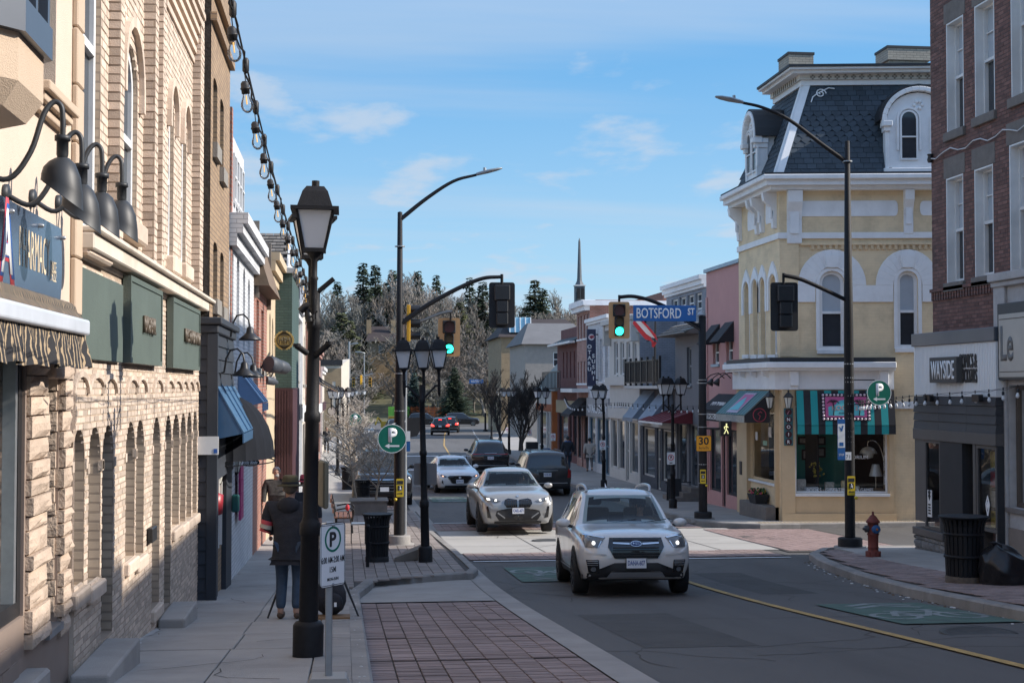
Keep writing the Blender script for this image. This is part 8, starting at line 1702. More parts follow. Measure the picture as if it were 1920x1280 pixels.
S=thing('vertical_sign','narrow teal vertical sign with NOIR in dark discs','sign',fF.pt(.5,-1)); r=fF.rect(1470,765,1487,835,.25); mb=MB(); fF.box(mb,r[0],r[1],r[2],r[3],.205,.25); mb.build('panel',mat('muted_teal2',(.045,.15,.16),.6),S,bevel=.008); w_=r[1]-r[0]; h_=(r[3]-r[2])/5; cu=(r[0]+r[1])/2
for i,ch in enumerate('*NOIR'):
 cv=r[3]-h_*(i+.5); mb=MB(); rr=min(w_,h_)*.45; mb.prism([(cu+rr*math.cos(t*pi/12),cv+rr*math.sin(t*pi/12)) for t in range(24)],fF.fn,.251,.262); mb.build('disc',mat('wine_disc',(.055,.012,.018),.5),S)
 if ch!='*': text('lettering',ch,rr*.95,M_wl,S,fF.pt(cu,cv-rr*.47,.263),UF,(0,0,1),depth=.004,bold=.02)
 else: mb=MB(); mb.tube([fF.pt(cu-.03,cv-.07,.265),fF.pt(cu,cv,.265),fF.pt(cu+.03,cv+.03,.265),fF.pt(cu-.01,cv+.07,.265)],.012,5); mb.build('emblem',mat('emblem_pink',(.5,.2,.25),.5),S)
for k,(a,b_) in enumerate(((1477,752),(1449,752))):
 p_=fF.pt(fF.u(1478,.35),fF.v(1478,742,.35),.35) if k==0 else fS.pt(.05,fF.v(1478,742,.35),.30)
 lantern_small(p_,'black wall lantern '+['above the NOIR sign','at the corner beside the teal awning'][k],s=1.15)
c=V((12.42-.25,41.3,gz(41.3)+CURB+.42)); P_=thing('flower_planter','black planter of pink and yellow flowers on step','planter',c); mb=MB(); mb.hexa([c+V((x*.16,y*.32,0)) for x,y in((-1,-1),(1,-1),(1,1),(-1,1))]+[c+V((x*.22,y*.42,.28)) for x,y in((-1,-1),(1,-1),(1,1),(-1,1))]); mb.build('trough',M_blackm,P_,bevel=.01)
for nm,m_,n in (('foliage',mat('leaf_green',(.05,.10,.03),.7,var=.3),60),('pink_blossom',mat('blossom_pink',(.5,.08,.14),.6),26),('yellow_blossom',mat('blossom_yellow',(.55,.35,.05),.6),14)):
 mb=MB()
 for i in range(n): p_=c+V((rnd.uniform(-.2,.2),rnd.uniform(-.3,.3),.28+rnd.uniform(0,.16))); mb.sphere(p_,.03 if nm!='foliage' else .035,6)
 q=mb.build(nm,m_,P_); q['kind']='stuff'
p_=fS.pt(3.75,fS.v(1403,878),.08); strap_box('letterbox','black wall letterbox beside the corner shop side window','letterbox',p_,.12,.26,.42,M_black)
D=thing('shop_interior','dark shop interior with green picture wall in corner shop','shop display',fF.pt(2,-3,-2)); zf=swin[2]
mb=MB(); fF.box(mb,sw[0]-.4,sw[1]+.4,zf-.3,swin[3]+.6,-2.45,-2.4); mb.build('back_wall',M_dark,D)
mb=MB(); fF.box(mb,sw[0]-.3,sw[0]+1.75,zf,swin[3]+.5,-1.5,-1.46); mb.build('green_wall',mat('bottle_green',(.03,.21,.18),.7),D)
mb=MB(); fF.box(mb,sw[0]-.3,sw[1]+.3,zf-.06,zf-.003,-2.3,-.11); mb.build('display_floor',mat('walnut',(.14,.085,.055),.6),D)
for k,(a,t,b_,bt) in enumerate(((1496,818,1522,833),(1527,818,1548,834),(1503,842,1522,862),(1527,838,1548,857))):
 r=fF.rect(a,t,b_,bt,-1.44); mb=MB(); poly_ring(fF,mb,[(r[0],r[2]),(r[1],r[2]),(r[1],r[3]),(r[0],r[3])],.05,-1.455,-1.42); S=thing('framed_picture','framed grey picture on green wall, '+['upper left','upper right','lower left','lower right'][k],'picture',fF.pt(r[0],r[2],-1.4),'framed pictures inside the corner shop'); mb.build('frame',M_blackm,S); mb=MB(); fF.box(mb,r[0]+.05,r[1]-.05,r[2]+.05,r[3]-.05,-1.455,-1.44); mb.build('print',mat('grey_print',(.28,.28,.27),.6,var=.45,vs=9),S)
M_chrome=mat('chrome',(.55,.55,.55),.12,1,var=0); M_shade=mat('lamp_grey',(.48,.48,.47),.35,.2)
L_=thing('arc_lamp','arc floor lamp with pale dome shade behind the corner shop glass','lamp',fF.pt(4,zf,-.6)); e=lambda a,b_,d=-.6:fF.pt(*fF.px(a,b_,d),d)
mb=MB(); mb.tube(smooth_pts([e(1660,920),e(1658,870),e(1650,838),e(1638,826),e(1628,828),e(1627,838)]),.016,6); mb.build('stem',M_chrome,L_); mb=MB(); cc=e(1628,850); mb.lathe([(.04,.2),(.16,.16),(.24,.06),(.25,0),(.0,.02)],cc,18); mb.lathe([(.17,-.0),(.13,-.12),(.0,-.15)],cc,14); mb.build('dome_shade',M_shade,L_)
L_=thing('table_lamp','table lamp with tapered pale shade in corner shop window','lamp',e(1642,905,-.4)); cc=e(1642,892,-.45); mb=MB(); mb.lathe([(.19,0),(.10,.34)],cc,14); mb.build('lamp_shade',M_shade,L_); mb=MB(); mb.tube([V((cc.x,cc.y,zf)),cc+V((0,0,.1))],.014,6); mb.lathe([(.09,0),(.08,.02)],V((cc.x,cc.y,zf)),10); mb.build('stand',M_chrome,L_)
its=[('patterned_box','patterned gift box',1555,918,.26,.30,(.35,.34,.30)),('basket','white wire basket of cards',1520,912,.42,.16,(.34,.36,.38)),('canister','cream canister',1583,915,.20,.34,(.45,.38,.22)),('bust_print','pale face-print cushion',1502,915,.26,.38,(.40,.38,.36)),('silver_pot','shiny small pot',1607,912,.14,.18,(.5,.48,.4))]
for nm,lab,a,b_,w_,h_,col in its:
 p_=e(a,b_,-.35); mb=MB();
 if nm in('canister','silver_pot'): mb.lathe([(w_*.45,0),(w_*.5,h_*.9),(w_*.4,h_),(0,h_*1.02)],(p_.x,p_.y,zf),14)
 else: mb.cbox((p_.x,p_.y,zf+h_/2),w_,w_*.6,h_,-A9)
 tag(mb.build(nm,mat(nm+'_mat',col,.5,var=.45,vs=16),bevel=.02 if nm not in('canister','silver_pot') else 0,seg=2),lab+' on the corner shop display floor','display item')
p_=e(1531,905,-.5); P_=thing('vase_plant','dark vase with yellow sprigs in corner shop window','plant',V((p_.x,p_.y,zf))); mb=MB(); mb.lathe([(.06,0),(.10,.15),(.05,.30)],(p_.x,p_.y,zf),10); mb.build('vase',M_blackm,P_); mb=MB();
for i in range(40): q=V((p_.x+rnd.gauss(0,.12),p_.y+rnd.gauss(0,.06),zf+.45+rnd.uniform(0,.4))); mb.sphere(q,.028,6)
q=mb.build('blossom',mat('mustard',(.35,.28,.05),.7),P_); q['kind']='stuff'
mb=MB()
for i in range(9): q=V((p_.x+rnd.gauss(0,.1),p_.y,zf+.75)); mb.tube([(p_.x,p_.y,zf+.28),q],.006,4)
q=mb.build('stems',mat('stem_brown',(.08,.06,.04),.8),P_); q['kind']='stuff'
S=thing('window_lettering','white lettering along the edges of the corner shop window','lettering',fF.pt(sw[0],zf));
text('lettering','BOOKS · GIFTS · DECOR',.10,M_wl,S,fF.pt(sw[0]+1.05,zf+.04,-.085),UF,(0,0,1),width=1.4,depth=0); text('lettering','STATIONERY & GAMES',.10,M_wl,S,fF.pt(sw[1]-1.0,zf+.04,-.085),UF,(0,0,1),width=1.2,depth=0)
text('lettering','MID CENTURY · ART GLASS · CURIOS',.06,M_wl,S,fF.pt(sw[1]-.10,zf+1.0,-.085),(0,0,-1),UF,width=1.5,depth=0); text('lettering','EMPORIUM',.10,M_wl,S,fF.pt(sw[0]+1.75,zf+.98,-.085),UF,(0,0,1),width=.7,depth=0)
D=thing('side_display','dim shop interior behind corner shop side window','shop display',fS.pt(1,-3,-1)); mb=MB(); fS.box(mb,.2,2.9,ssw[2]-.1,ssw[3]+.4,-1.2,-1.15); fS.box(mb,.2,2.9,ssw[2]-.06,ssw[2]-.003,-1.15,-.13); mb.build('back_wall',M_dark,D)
for i in range(7):
 mb=MB(); y=ssw[0]+.1+i*.22; h_=rnd.uniform(.15,.45); fS.box(mb,y,y+.16,ssw[2],ssw[2]+h_,-.5-.1*(i%3),-.35-.1*(i%3)); mb.build('ware',mat('ware_%s'%'abc'[i%3],[(.4,.4,.38),(.2,.2,.22),(.35,.28,.2)][i%3],.5,var=.4,vs=12),D)
for k,(a,b_,w_,h_) in enumerate(((.35,.55,.26,.30),(.5,.30,.4,.14),(.85,.42,.22,.25))): u=ssw[0]+(ssw[1]-ssw[0])*a; v=ssw[2]+(ssw[3]-ssw[2])*(.35+.5*b_); mb=MB(); fS.box(mb,u,u+w_,v,v+h_,-.105,-.098); mb.build('window_notice',[M_wl,mat('mint_notice',(.3,.5,.35),.6),M_wl][k],D)
M_fil=mat('filament',(.8,.5,.12),.4,emit=(1,.55,.12),es=.25,var=0); M_rub2=mat('black_rubber',(.015,.015,.017),.55,var=.1)
ORD='first second third fourth fifth sixth seventh eighth ninth tenth eleventh twelfth thirteenth fourteenth fifteenth sixteenth'.split()
def bulb_proto(name,label,clear=True):
 o=thing(name,label,'light bulb',(0,0,0)); mb=MB(); mb.lathe([(.0,.052),(.012,.05),(.02,.04),(.021,.02),(.0245,.018),(.0245,.010),(.021,.008),(.020,-.012),(.0,-.012)],(0,0,0),12); mb.build('socket',M_rub2,o)
 mb=MB(); mb.lathe([(.015,-.012),(.018,-.03),(.029,-.055),(.031,-.072),(.025,-.092),(.012,-.104),(.0,-.107)],(0,0,0),14); b_=mb.build('glass',M_bulbg if clear else M_frost,o)
 if clear: mb=MB(); mb.tube([(0,0,-.02),(0,0,-.065)],.0035,5); mb.build('filament',M_fil,o)
 return o
pts=[V((-.40,4.1,1.42)),V((-.392,5.6,1.245)),V((-.386,7.9,1.10)),V((-.36,10.4,.97)),V((-.34,12.55,.90))]
path=smooth_pts(pts,16)
def along(path,step,start=0):
 out=[];acc=-start
 for a,b_ in zip(path,path[1:]):
  l=(b_-a).length;
  while acc+l>=0 and True:
   t=-acc/l
   if t>1: break
   if t>=0: out.append(a.lerp(b_,t))
   acc-=step
   if -acc>l: break
  acc+=l
 return out
def string(label,path,step,proto,glab,start=.1,drop=.10,sag=.0,scale=1,wire=.004,grp=None):
 C=thing('light_string',label,'string lights',path[0]); mb=MB(); mb.tube(path,wire,5)
 w2=[p+V((.008*math.sin(i*1.9),0,-.022+.012*math.cos(i*1.3))) for i,p in enumerate(path)]; mb.tube(w2,wire*1.1,5); mb.build('cable',M_rub2,C)
 P=along(path,step,start)
 mb=MB()
 for p in P: mb.lathe([(.008,.02),(.013,.01),(.013,-.03),(.006,-.04)],p,6); mb.tube([p,p+V((-.004,0,-drop*.5)),p+V((0,0,-drop))],wire*.7,4)
 q=mb.build('drop_lead',M_rub2,C); q['kind']='stuff'
 for k,p in enumerate(P):
  o=dup(proto,p+V((0,0,-drop-.045*scale)),0,glab.replace('#','%s'%(ORD[k] if k<len(ORD) else 'late')),grp,scale); o.rotation_euler=(rnd.uniform(-.12,.12),rnd.uniform(-.15,.15),0)
pb_=bulb_proto('filament_bulb','clear filament bulb hanging on the near light string');
string('black festoon cable running from top left to near lamp',path,.60,pb_,'# clear filament bulb from the top left along the near festoon cable',  .26,.075,scale=.78,grp='filament bulbs on the near festoon')
path2=smooth_pts([V((-.36,12.6,.92)),V((-.49,20,.75)),V((-.72,30,.5)),V((-.8,45,.25)),V((-.6,60,.05)),V((-.3,75,-.2))],20)
string('festoon cable continuing down the left sidewalk beyond near lamp',path2,.62,pb_,'small clear bulb on festoon beyond the near lamp',.3,.06,grp='filament bulbs on the far festoon')
for o in list(pb_.children): bpy.data.objects.remove(o)
bpy.data.objects.remove(pb_)
pw=bulb_proto('festoon_bulb','white bulb on festoon across the right shopfronts',False)
p3=smooth_pts([fF.pt(fF.u(1660),fF.v(1660,742,.3),.3),V((13.0,35,atY(1740,752,35).z)),V((11.95,29.2,atY(1716,742,29.2).z)),V((11.9,27.2,atY(1815,737,27.2).z)),V((11.95,25.2,atY(1868,730,25.6).z)),V((12.0,23.5,.1))],12)
string('thin festoon cable from yellow building over the comic shop',p3,.55,pw,'white bulb on the festoon over comic shop fascia',.1,.06,scale=1.1,grp='white festoon bulbs at the right corner')
p4=smooth_pts([V((12.3,80,-.55)),V((11.2,70,-.95)),V((12.0,64,-.75)),V((11.7,58,-.7)),V((12.2,52,-.75)),V((12.3,47,-.6))],10)
string('thin festoon cable along the right-hand awnings',p4,.8,pw,'white bulb on festoon along the right awnings',.1,.06,scale=1.2,grp='white festoon bulbs along the right awnings')
for o in list(pw.children): bpy.data.objects.remove(o)
bpy.data.objects.remove(pw)
# ================================================================ VEHICLES (built facing -Y, then turned and set on the road)
M_tyre=mat('tyre_rubber',(.014,.014,.015),.8,var=.1); M_rim=mat('alloy_rim',(.20,.205,.21),.3,.8,var=.05); M_rimd=mat('dark_rim',(.03,.03,.033),.35,.5,var=.05); M_plas=mat('black_trim',(.02,.02,.022),.55,var=.1); M_gloss=mat('gloss_black',(.008,.008,.009),.12,var=0,coat=.5)
M_sil=mat('silver_trim',(.45,.46,.48),.28,.6,var=.04); M_chr=mat('bright_chrome',(.62,.63,.65),.1,1,var=0); M_lampg=mat('lamp_cluster',(.13,.14,.15),.08,.2,var=.3,vs=25,coat=.6); M_led=mat('led_lit',(.9,.9,.9),.3,emit=(1,.97,.9),es=1.0,var=0); M_tail=mat('tail_red',(.28,.012,.015),.2,var=.1,coat=.4); M_brake=mat('brake_lit',(.5,.02,.02),.3,emit=(1,.04,.03),es=2.5,var=0)
M_cglass=glass('car_glass',(.72,.82,.84),.9,1.24); M_cdark=mat('dark_car_glass',(.012,.015,.017),.04,var=.1,spec=.8); M_seat=mat('seat_cloth',(.025,.025,.028),.85); M_plate=mat('plate_white',(.66,.68,.72),.5,var=.03)
def cr(P,t):
 for i in range(len(P)-1):
  if t<=P[i+1][0] or i==len(P)-2:
   a,b,c,d=P[max(0,i-1)],P[i],P[i+1],P[min(len(P)-1,i+2)]; h=c[0]-b[0]; s=min(1,max(0,(t-b[0])/h)); o=[]
   for k in range(1,len(b)):
    m0=(c[k]-a[k])/(c[0]-a[0])*h if c[0]>a[0] else 0; m1=(d[k]-b[k])/(d[0]-b[0])*h if d[0]>b[0] else 0
    o.append((2*s**3-3*s*s+1)*b[k]+(s**3-2*s*s+s)*m0+(3*s*s-2*s**3)*c[k]+(s**3-s*s)*m1)
   return o
def inpoly(p,P):
 x,y=p; r=False
 for i in range(len(P)):
  a,b=P[i-1],P[i]
  if (a[1]>y)!=(b[1]>y) and x<(b[0]-a[0])*(y-a[1])/(b[1]-a[1])+a[0]: r=not r
 return r
class Car:
 def __init__(s,name,label,cat,L,st,paint,loc,rz,wheels=(.185,.80),wr=.34,ww=.22,W=.9,rim=M_rim,front=None,side=(),rear=None,clear=False,arch=M_plas,grp=None,sill=True):
  s.r=thing(name,label,cat,(0,0,0),grp); s.L=L; s.st=st; nu,nv=84,30; vs=[]
  for i in range(nu+1):
   t=(i/nu); t=t*t*(3-2*t)*.35+t*.65
   zb,zm,zt,wb,ws,wt=cr(st,t); Q=[(0,zb),(wb*.86,zb),(wb,zb+.10),(ws*.995,(zb+zm)/2),(ws,zm-.07),(ws*.972,zm),(ws*.93,zm+min(.02,(zt-zm)*.2)),(wt*1.04+(ws-wt)*.04,zt-.09 if zt-zm>.2 else zt-.04),(wt*.93,zt-.015),(wt*.55,zt+.022),(0,zt+.035)]
   Q=[(j,)+q for j,q in enumerate(Q)]
   for j in range(nv+1):
    x,z=cr(Q,10*j/nv); vs.append((max(0,x) if 0<j<nv else 0,t*L-L/2,z))
  k=nv+1; full=vs+[(-x,y,z) for x,y,z in vs]; n0=len(vs); F=[]; s.cut=[]
  for i in range(nu):
   for j in range(nv):
    F.append((i*k+j,i*k+j+1,(i+1)*k+j+1,(i+1)*k+j)); F.append((n0+i*k+j,n0+(i+1)*k+j,n0+(i+1)*k+j+1,n0+i*k+j+1))
  caps=[tuple(range(nv,-1,-1))+tuple(range(n0+1,n0+nv)),tuple(nu*k+j for j in range(k))+tuple(n0+nu*k+j for j in range(nv-1,0,-1))]
  s.bvh=BVHTree.FromPolygons([V(v) for v in full],F+caps)
  holes=[]
  if clear:
   sh=lambda P,e:[(x+(e if x<sum(q[0] for q in P)/len(P) else -e),y+(e if y<sum(q[1] for q in P)/len(P) else -e)) for x,y in P]
   hf=sh(front,.05) if front else None; hr=sh(rear,.05) if rear else None; hs=[sh(p,.045) for p in side]
   keep=[]
   for f in F:
    c=sum((V(full[i]) for i in f),V())/4
    if c.z>.7*max(x[3] for x in st)*0+.9 and ((hf and c.y<0 and inpoly((c.x,c.z),hf)) or (hr and c.y>L*.3 and inpoly((c.x,c.z),hr)) or (abs(c.x)>.4 and any(inpoly((c.y,c.z),p) for p in hs))): continue
    keep.append(f)
   F=keep
  mb=MB(); mb.add(full,F+caps,0,True); o=mb.build('body',paint,s.r,recalc='w'); s.body=o
  g=M_cglass if clear else M_cdark
  if front: s.dec('windscreen',front,'F',g,.004)
  if rear: s.dec('rear_window',rear,'R',g,.004)
  for p in side:
   for sx in (1,-1): s.dec('side_window',p,'S',g,.004,sx)
  for wy in wheels:
   y=wy*L-L/2
   for sx in (1,-1):
    if arch: s.dec('wheel_arch',[(y+(wr+.085)*math.cos(a*pi/16),wr+(wr+.085)*math.sin(a*pi/16)) for a in range(-4,21)],'S',arch,.006,sx)
    s.dec('wheel_well',[(y+(wr+.03)*math.cos(a*pi/12),wr+(wr+.03)*math.sin(a*pi/12)) for a in range(24)],'S',M_dark,.010,sx)
    M=Matrix.Rotation(pi/2*sx,3,'Y'); mb=MB(); c=(sx*(W-ww+.015),y,wr); mb.lathe([(wr*.62,0),(wr*.96,0),(wr,.03),(wr,ww-.03),(wr*.96,ww),(wr*.66,ww+.004),(wr*.66,ww-.03),(0,ww-.035)],c,28,M=M); w_=mb.build('wheel',M_tyre,s.r)
    mb=MB(); mb.lathe([(wr*.66,ww-.02),(wr*.655,ww),(wr*.58,ww-.005),(wr*.58,ww-.025)],c,28,M=M); mb.lathe([(.065,ww-.03),(.06,ww-.002),(0,ww)],c,12,M=M)
    for q in range(10):
     a=q*pi/5+(.12 if q%2 else -.12); e=V((0,math.cos(a),math.sin(a))); mb.tube([V(c)+V((sx*(ww-.012),0,0))+e*.05,V(c)+V((sx*(ww-.006),0,0))+e*wr*.60],[.02,.024],4)
    mb.build('rim',rim,w_)
  s.loc=loc; s.rz=rz
 def dec(s,name,P,ax,m,off=.006,sx=1,par=None,step=.07,t=.0):
  bm=bmesh.new(); bm.faces.new([bm.verts.new((a,b,0)) for a,b in P]); bmesh.ops.triangulate(bm,faces=bm.faces[:])
  for k in (0,1):
   lo,hi=min(p[k] for p in P),max(p[k] for p in P); n=int((hi-lo)/step)
   for i in range(1,n+1):
    co=[0,0,0]; no=[0,0,0]; co[k]=lo+(hi-lo)*i/(n+1); no[k]=1
    bmesh.ops.bisect_plane(bm,geom=bm.verts[:]+bm.edges[:]+bm.faces[:],plane_co=co,plane_no=no)
  bad=[]
  for v in bm.verts:
   a,b=v.co.x,v.co.y
   if ax=='F': o,d=V((a,-9,b)),V((0,1,0))
   elif ax=='R': o,d=V((a,9,b)),V((0,-1,0))
   else: o,d=V((sx*9,a,b)),V((-sx,0,0))
   h,nr,_,_=s.bvh.ray_cast(o,d)
   if h is None: bad.append(v); continue
   if nr.dot(d)>0: nr=-nr
   v.co=h+nr*off*.6-d*off*.6
  bmesh.ops.delete(bm,geom=bad,context='VERTS'); me=bpy.data.meshes.new(name); bm.to_mesh(me); bm.free(); me.materials.append(m)
  for p in me.polygons: p.use_smooth=True
  o=bpy.data.objects.new(name,me); COL.objects.link(o); o.parent=par or s.r; ROOT[o.name]=V(); return o
 def decm(s,name,P,ax,m,off=.006,**k):
  s.dec(name,P,ax,m,off,**k); s.dec(name,[(-a,b) for a,b in P][::-1],ax,m,off,**k)
 def y_at(s,x,z,front=True):
  h=s.bvh.ray_cast(V((x,-9 if front else 9,z)),V((0,1 if front else -1,0)))[0]; return h.y if h else 0
 def plate(s,z,txt,front=True,w_=.31,h_=.155):
  y=s.y_at(0,z,front)+(-.035 if front else .035); d=-1 if front else 1; g=Fr((0,y,0),(-d*1.0 if not front else 1,0,0),(0,d,0)); mb=MB(); g.box(mb,-w_/2-.012,w_/2+.012,z-h_/2-.012,z+h_/2+.012,-.03,.0); p=mb.build('plate_holder',M_plas,s.r); mb=MB(); g.box(mb,-w_/2,w_/2,z-h_/2,z+h_/2,.001,.006); p=mb.build('licence_plate',M_plate,s.r)
  if txt: text('lettering',txt,.072,mat('plate_blue',(.03,.07,.25),.5,var=0),p,g.pt(0,z-.03,.0065),g.U,(0,0,1),width=.27,depth=.001,bold=.02)
 def mirror(s,y,z,m,w_=.98):
  for sx in (1,-1):
   mb=MB(); mb.sphere((sx*(w_+.06),y,z),.1,12,0,(1.25,.62,.78)); mb.build('mirror',m,s.r); mb=MB(); mb.tube([(sx*(w_-.12),y+.02,z-.07),(sx*(w_-.0),y,z-.03)],.03,6); mb.build('mirror_arm',M_plas,s.r)
 def seats(s,y,zf,drv=True):
  mb=MB()
  for sx in (.38,-.38):
   mb.cbox((sx,y+.28,zf+.35),.50,.16,.62); mb.cbox((sx,y+.31,zf+.80),.26,.10,.20)
  mb.build('front_seat',M_seat,s.r,bevel=.05,seg=3)
  mb=MB(); mb.cbox((0,y-.62,zf+.23),1.4,.3,.16); mb.build('dashboard',M_seat,s.r,bevel=.05,seg=2)
  mb=MB(); c=V((.38,y-.40,zf+.26)); mb.tube([c+V((.19*math.cos(a*pi/10),.05*math.sin(a*pi/10),.18*math.sin(a*pi/10))) for a in range(21)],.016,6,cap=False); mb.build('steering_wheel',M_plas,s.r)
  mb=MB(); mb.box(-.75,.75,y+1.1,y+1.25,zf,zf+.55); mb.build('rear_bench',M_seat,s.r,bevel=.04)
 def place(s):
  s.r.location=s.loc; s.r.rotation_euler=(s.rz[0] if isinstance(s.rz,tuple) else 0,0,s.rz[1] if isinstance(s.rz,tuple) else s.rz)
def slope_at(Y): return math.atan((gz(Y+1.5)-gz(Y-1.5))/3)
SUV=[(0,.42,.66,.76,.60,.68,.56),(.02,.31,.78,.93,.76,.83,.68),(.09,.25,.90,1.03,.83,.885,.76),(.25,.23,.98,1.10,.855,.90,.80),(.30,.23,1.0,1.15,.86,.905,.76),(.385,.23,1.03,1.42,.865,.905,.68),(.46,.23,1.04,1.63,.865,.905,.60),(.53,.23,1.04,1.68,.865,.905,.60),(.80,.24,1.05,1.67,.865,.905,.59),(.93,.26,1.06,1.56,.85,.895,.58),(.975,.30,1.03,1.28,.83,.875,.62),(1,.45,.92,1.02,.74,.80,.66)]
Mw=mat('pearl_white_paint',(.62,.60,.575),.32,.12,var=.02,coat=1)
ws=[(-.70,1.13),(.70,1.13),(.565,1.60),(-.565,1.60)]
S=Car('suv','white compact suv with black hexagonal grille and roof rails driving towards camera','car',4.55,SUV,Mw,(4.50,23.45,gz(23.45)+.01),(slope_at(23.4),rad(-3.5)),wr=.355,ww=.235,W=.905,front=ws,side=[(( -.62,1.10),(.15,1.10),(.15,1.54),(-.10,1.54)),((.22,1.10),(.95,1.10),(.95,1.54),(.22,1.54)),((1.02,1.10),(1.62,1.16),(1.45,1.50),(1.02,1.54))],rear=[(-.6,1.15),(.6,1.15),(.5,1.52),(-.5,1.52)],clear=True,rim=M_rimd)
S.dec('lower_bumper',[(-.80,.27),(.80,.27),(.82,.36),(.5,.36),(.34,.55),(-.34,.55),(-.5,.36),(-.82,.36)],'F',M_plas,.008); S.dec('skid_plate',[(-.46,.325),(.46,.325),(.40,.41),(-.40,.41)],'F',M_sil,.02)
S.dec('grille',[(-.34,.62),(.34,.62),(.44,.80),(.41,.945),(-.41,.945),(-.44,.80)],'F',M_gloss,.014)
for z in (.66,.70,.74,.78,.90): S.dec('grille_bar',[(-.36,z),(.36,z),(.36,z+.018),(-.36,z+.018)],'F',M_plas,.024)
S.decm('grille_wing',[(.10,.835),(.36,.85),(.36,.872),(.10,.862)],'F',M_chr,.03)
S.dec('emblem_oval',[(.088*math.cos(t*pi/12),.848+.046*math.sin(t*pi/12)) for t in range(24)],'F',M_chr,.034); S.dec('emblem_field',[(.078*math.cos(t*pi/12),.848+.037*math.sin(t*pi/12)) for t in range(24)],'F',mat('emblem_blue',(.02,.05,.16),.25,var=0),.037,step=.03)
for x,z,r in ((-.038,.853,.018),(.0,.862,.010),(.03,.862,.010),(.012,.838,.010),(.045,.842,.010),(-.005,.845,.009)): S.dec('emblem_star',[(x+r*(1 if k%2==0 else .4)*math.cos(k*pi/4),z+r*(1 if k%2==0 else .4)*math.sin(k*pi/4)) for k in range(8)],'F',M_chr,.040)
S.decm('headlight',[(.47,.955),(.60,.79),(.79,.80),(.82,.98),(.78,1.0)],'F',M_lampg,.012); S.decm('headlight_edge',[(.47,.955),(.78,1.0),(.80,.985),(.50,.935)],'F',M_led if 0 else M_chr,.018); S.decm('headlight_edge',[(.585,.80),(.60,.79),(.545,.90),(.53,.89)],'F',M_chr,.018)
S.decm('headlight_lens',[(.66+.026*math.cos(t*pi/8),.862+.028*math.sin(t*pi/8)) for t in range(16)],'F',M_led,.02)
S.decm('fog_panel',[(.57,.40),(.74,.40),(.78,.60),(.59,.60)],'F',M_gloss,.012)
for z in (.515,.545,.575): S.decm('fog_slat',[(.60,z),(.76,z),(.76,z+.012),(.60,z+.012)],'F',M_sil,.02)
S.decm('fog_lamp',[(.665+.04*math.cos(t*pi/8),.452+.04*math.sin(t*pi/8)) for t in range(16)],'F',M_lampg,.02)
S.decm('bumper_crease_shade',[(.46,.66),(.80,.70),(.80,.72),(.47,.69)],'F',mat('shadow_white_paint',(.50,.485,.46),.3,var=0,coat=.5),.012)  # flat strip in a darker copy of the white, painting the crease's shade
S.plate(.545,'DANA-607'); S.mirror(-.60,1.13,Mw,.93); S.seats(-.15,.72)
S.dec('sunroof',[(-.42,-.05),(.42,-.05),(.42,.55),(-.42,.55)],'S',M_cdark) if 0 else None
for sx in (1,-1):
 mb=MB(); mb.tube(smooth_pts([(sx*.545,-.15,1.66),(sx*.56,-.02,1.75),(sx*.56,.6,1.775),(sx*.55,1.3,1.74),(sx*.53,1.5,1.66)]),.026,8); mb.build('roof_rail',M_sil,S.r)
 S.dec('side_cladding',[(-1.3,.24),(1.3,.24),(1.3,.36),(-1.3,.36)],'S',M_plas,.008,sx); S.dec('side_strip',[(-1.0,.37),(1.0,.37),(1.0,.40),(-1.0,.40)],'S',M_sil,.012,sx)
 for y in (-.75,.185,1.0): S.dec('door_gap',[(y,.42),(y+.012,.42),(y+.012,1.06),(y,1.06)],'S',M_plas,.004,sx)
 for y in (.02,.86): S.dec('door_handle',[(y,.93),(y+.16,.93),(y+.16,.96),(y,.96)],'S',Mw,.03,sx)
mb=MB(); mb.add([(-.02,1.55,1.70),(.02,1.55,1.70),(0,1.75,1.70),(0,1.74,1.80)],[(0,1,3),(1,2,3),(2,0,3)]); mb.build('roof_fin',Mw,S.r)
for sx in (-1,1): mb=MB(); mb.tube([(sx*.25,-1.0,1.14),(sx*.25+.45,-.93,1.2)],.008,4); mb.build('wiper',M_plas,S.r)
CS=[(0,.44,.68,.78,.62,.72,.60),(.02,.30,.82,.97,.80,.90,.74),(.08,.25,.93,1.06,.88,.96,.84),(.26,.23,1.02,1.14,.93,.985,.86),(.32,.23,1.05,1.20,.94,.99,.80),(.42,.23,1.08,1.50,.945,.99,.66),(.49,.23,1.09,1.63,.945,.99,.60),(.58,.23,1.10,1.65,.945,.99,.60),(.78,.25,1.12,1.52,.945,.99,.58),(.92,.28,1.12,1.26,.93,.97,.66),(1,.50,1.0,1.10,.80,.86,.72)]
Ms=mat('silver_grey_paint',(.33,.33,.325),.28,.4,var=.02,coat=.7)
B_=Car('coupe_suv','silver coupe suv with twin kidney grille waiting at the crosswalk','car',4.94,CS,Ms,(4.48,39.6,gz(39.2)+.03),(slope_at(39),0),wr=.37,ww=.26,W=.99,front=[(-.76,1.20),(.76,1.20),(.57,1.58),(-.57,1.58)],side=[((-.55,1.16),(.25,1.16),(.25,1.54),(-.05,1.53)),((.32,1.16),(1.25,1.18),(.95,1.45),(.32,1.54))],clear=True,rim=M_rimd)
B_.decm('kidney_grille',[(.025,.70),(.30,.70),(.375,.80),(.345,.90),(.26,.935),(.025,.90)],'F',M_gloss,.02);
for x in (.07,.12,.17,.22,.27,.31): B_.decm('kidney_bar',[(x,.715),(x+.014,.715),(x+.014,.90),(x,.90)],'F',M_plas,.034)
for x in (.10,.15,.20,.25): B_.decm('kidney_light',[(x,.888),(x+.012,.888),(x+.012,.895),(x,.895)],'F',M_chr,.036)
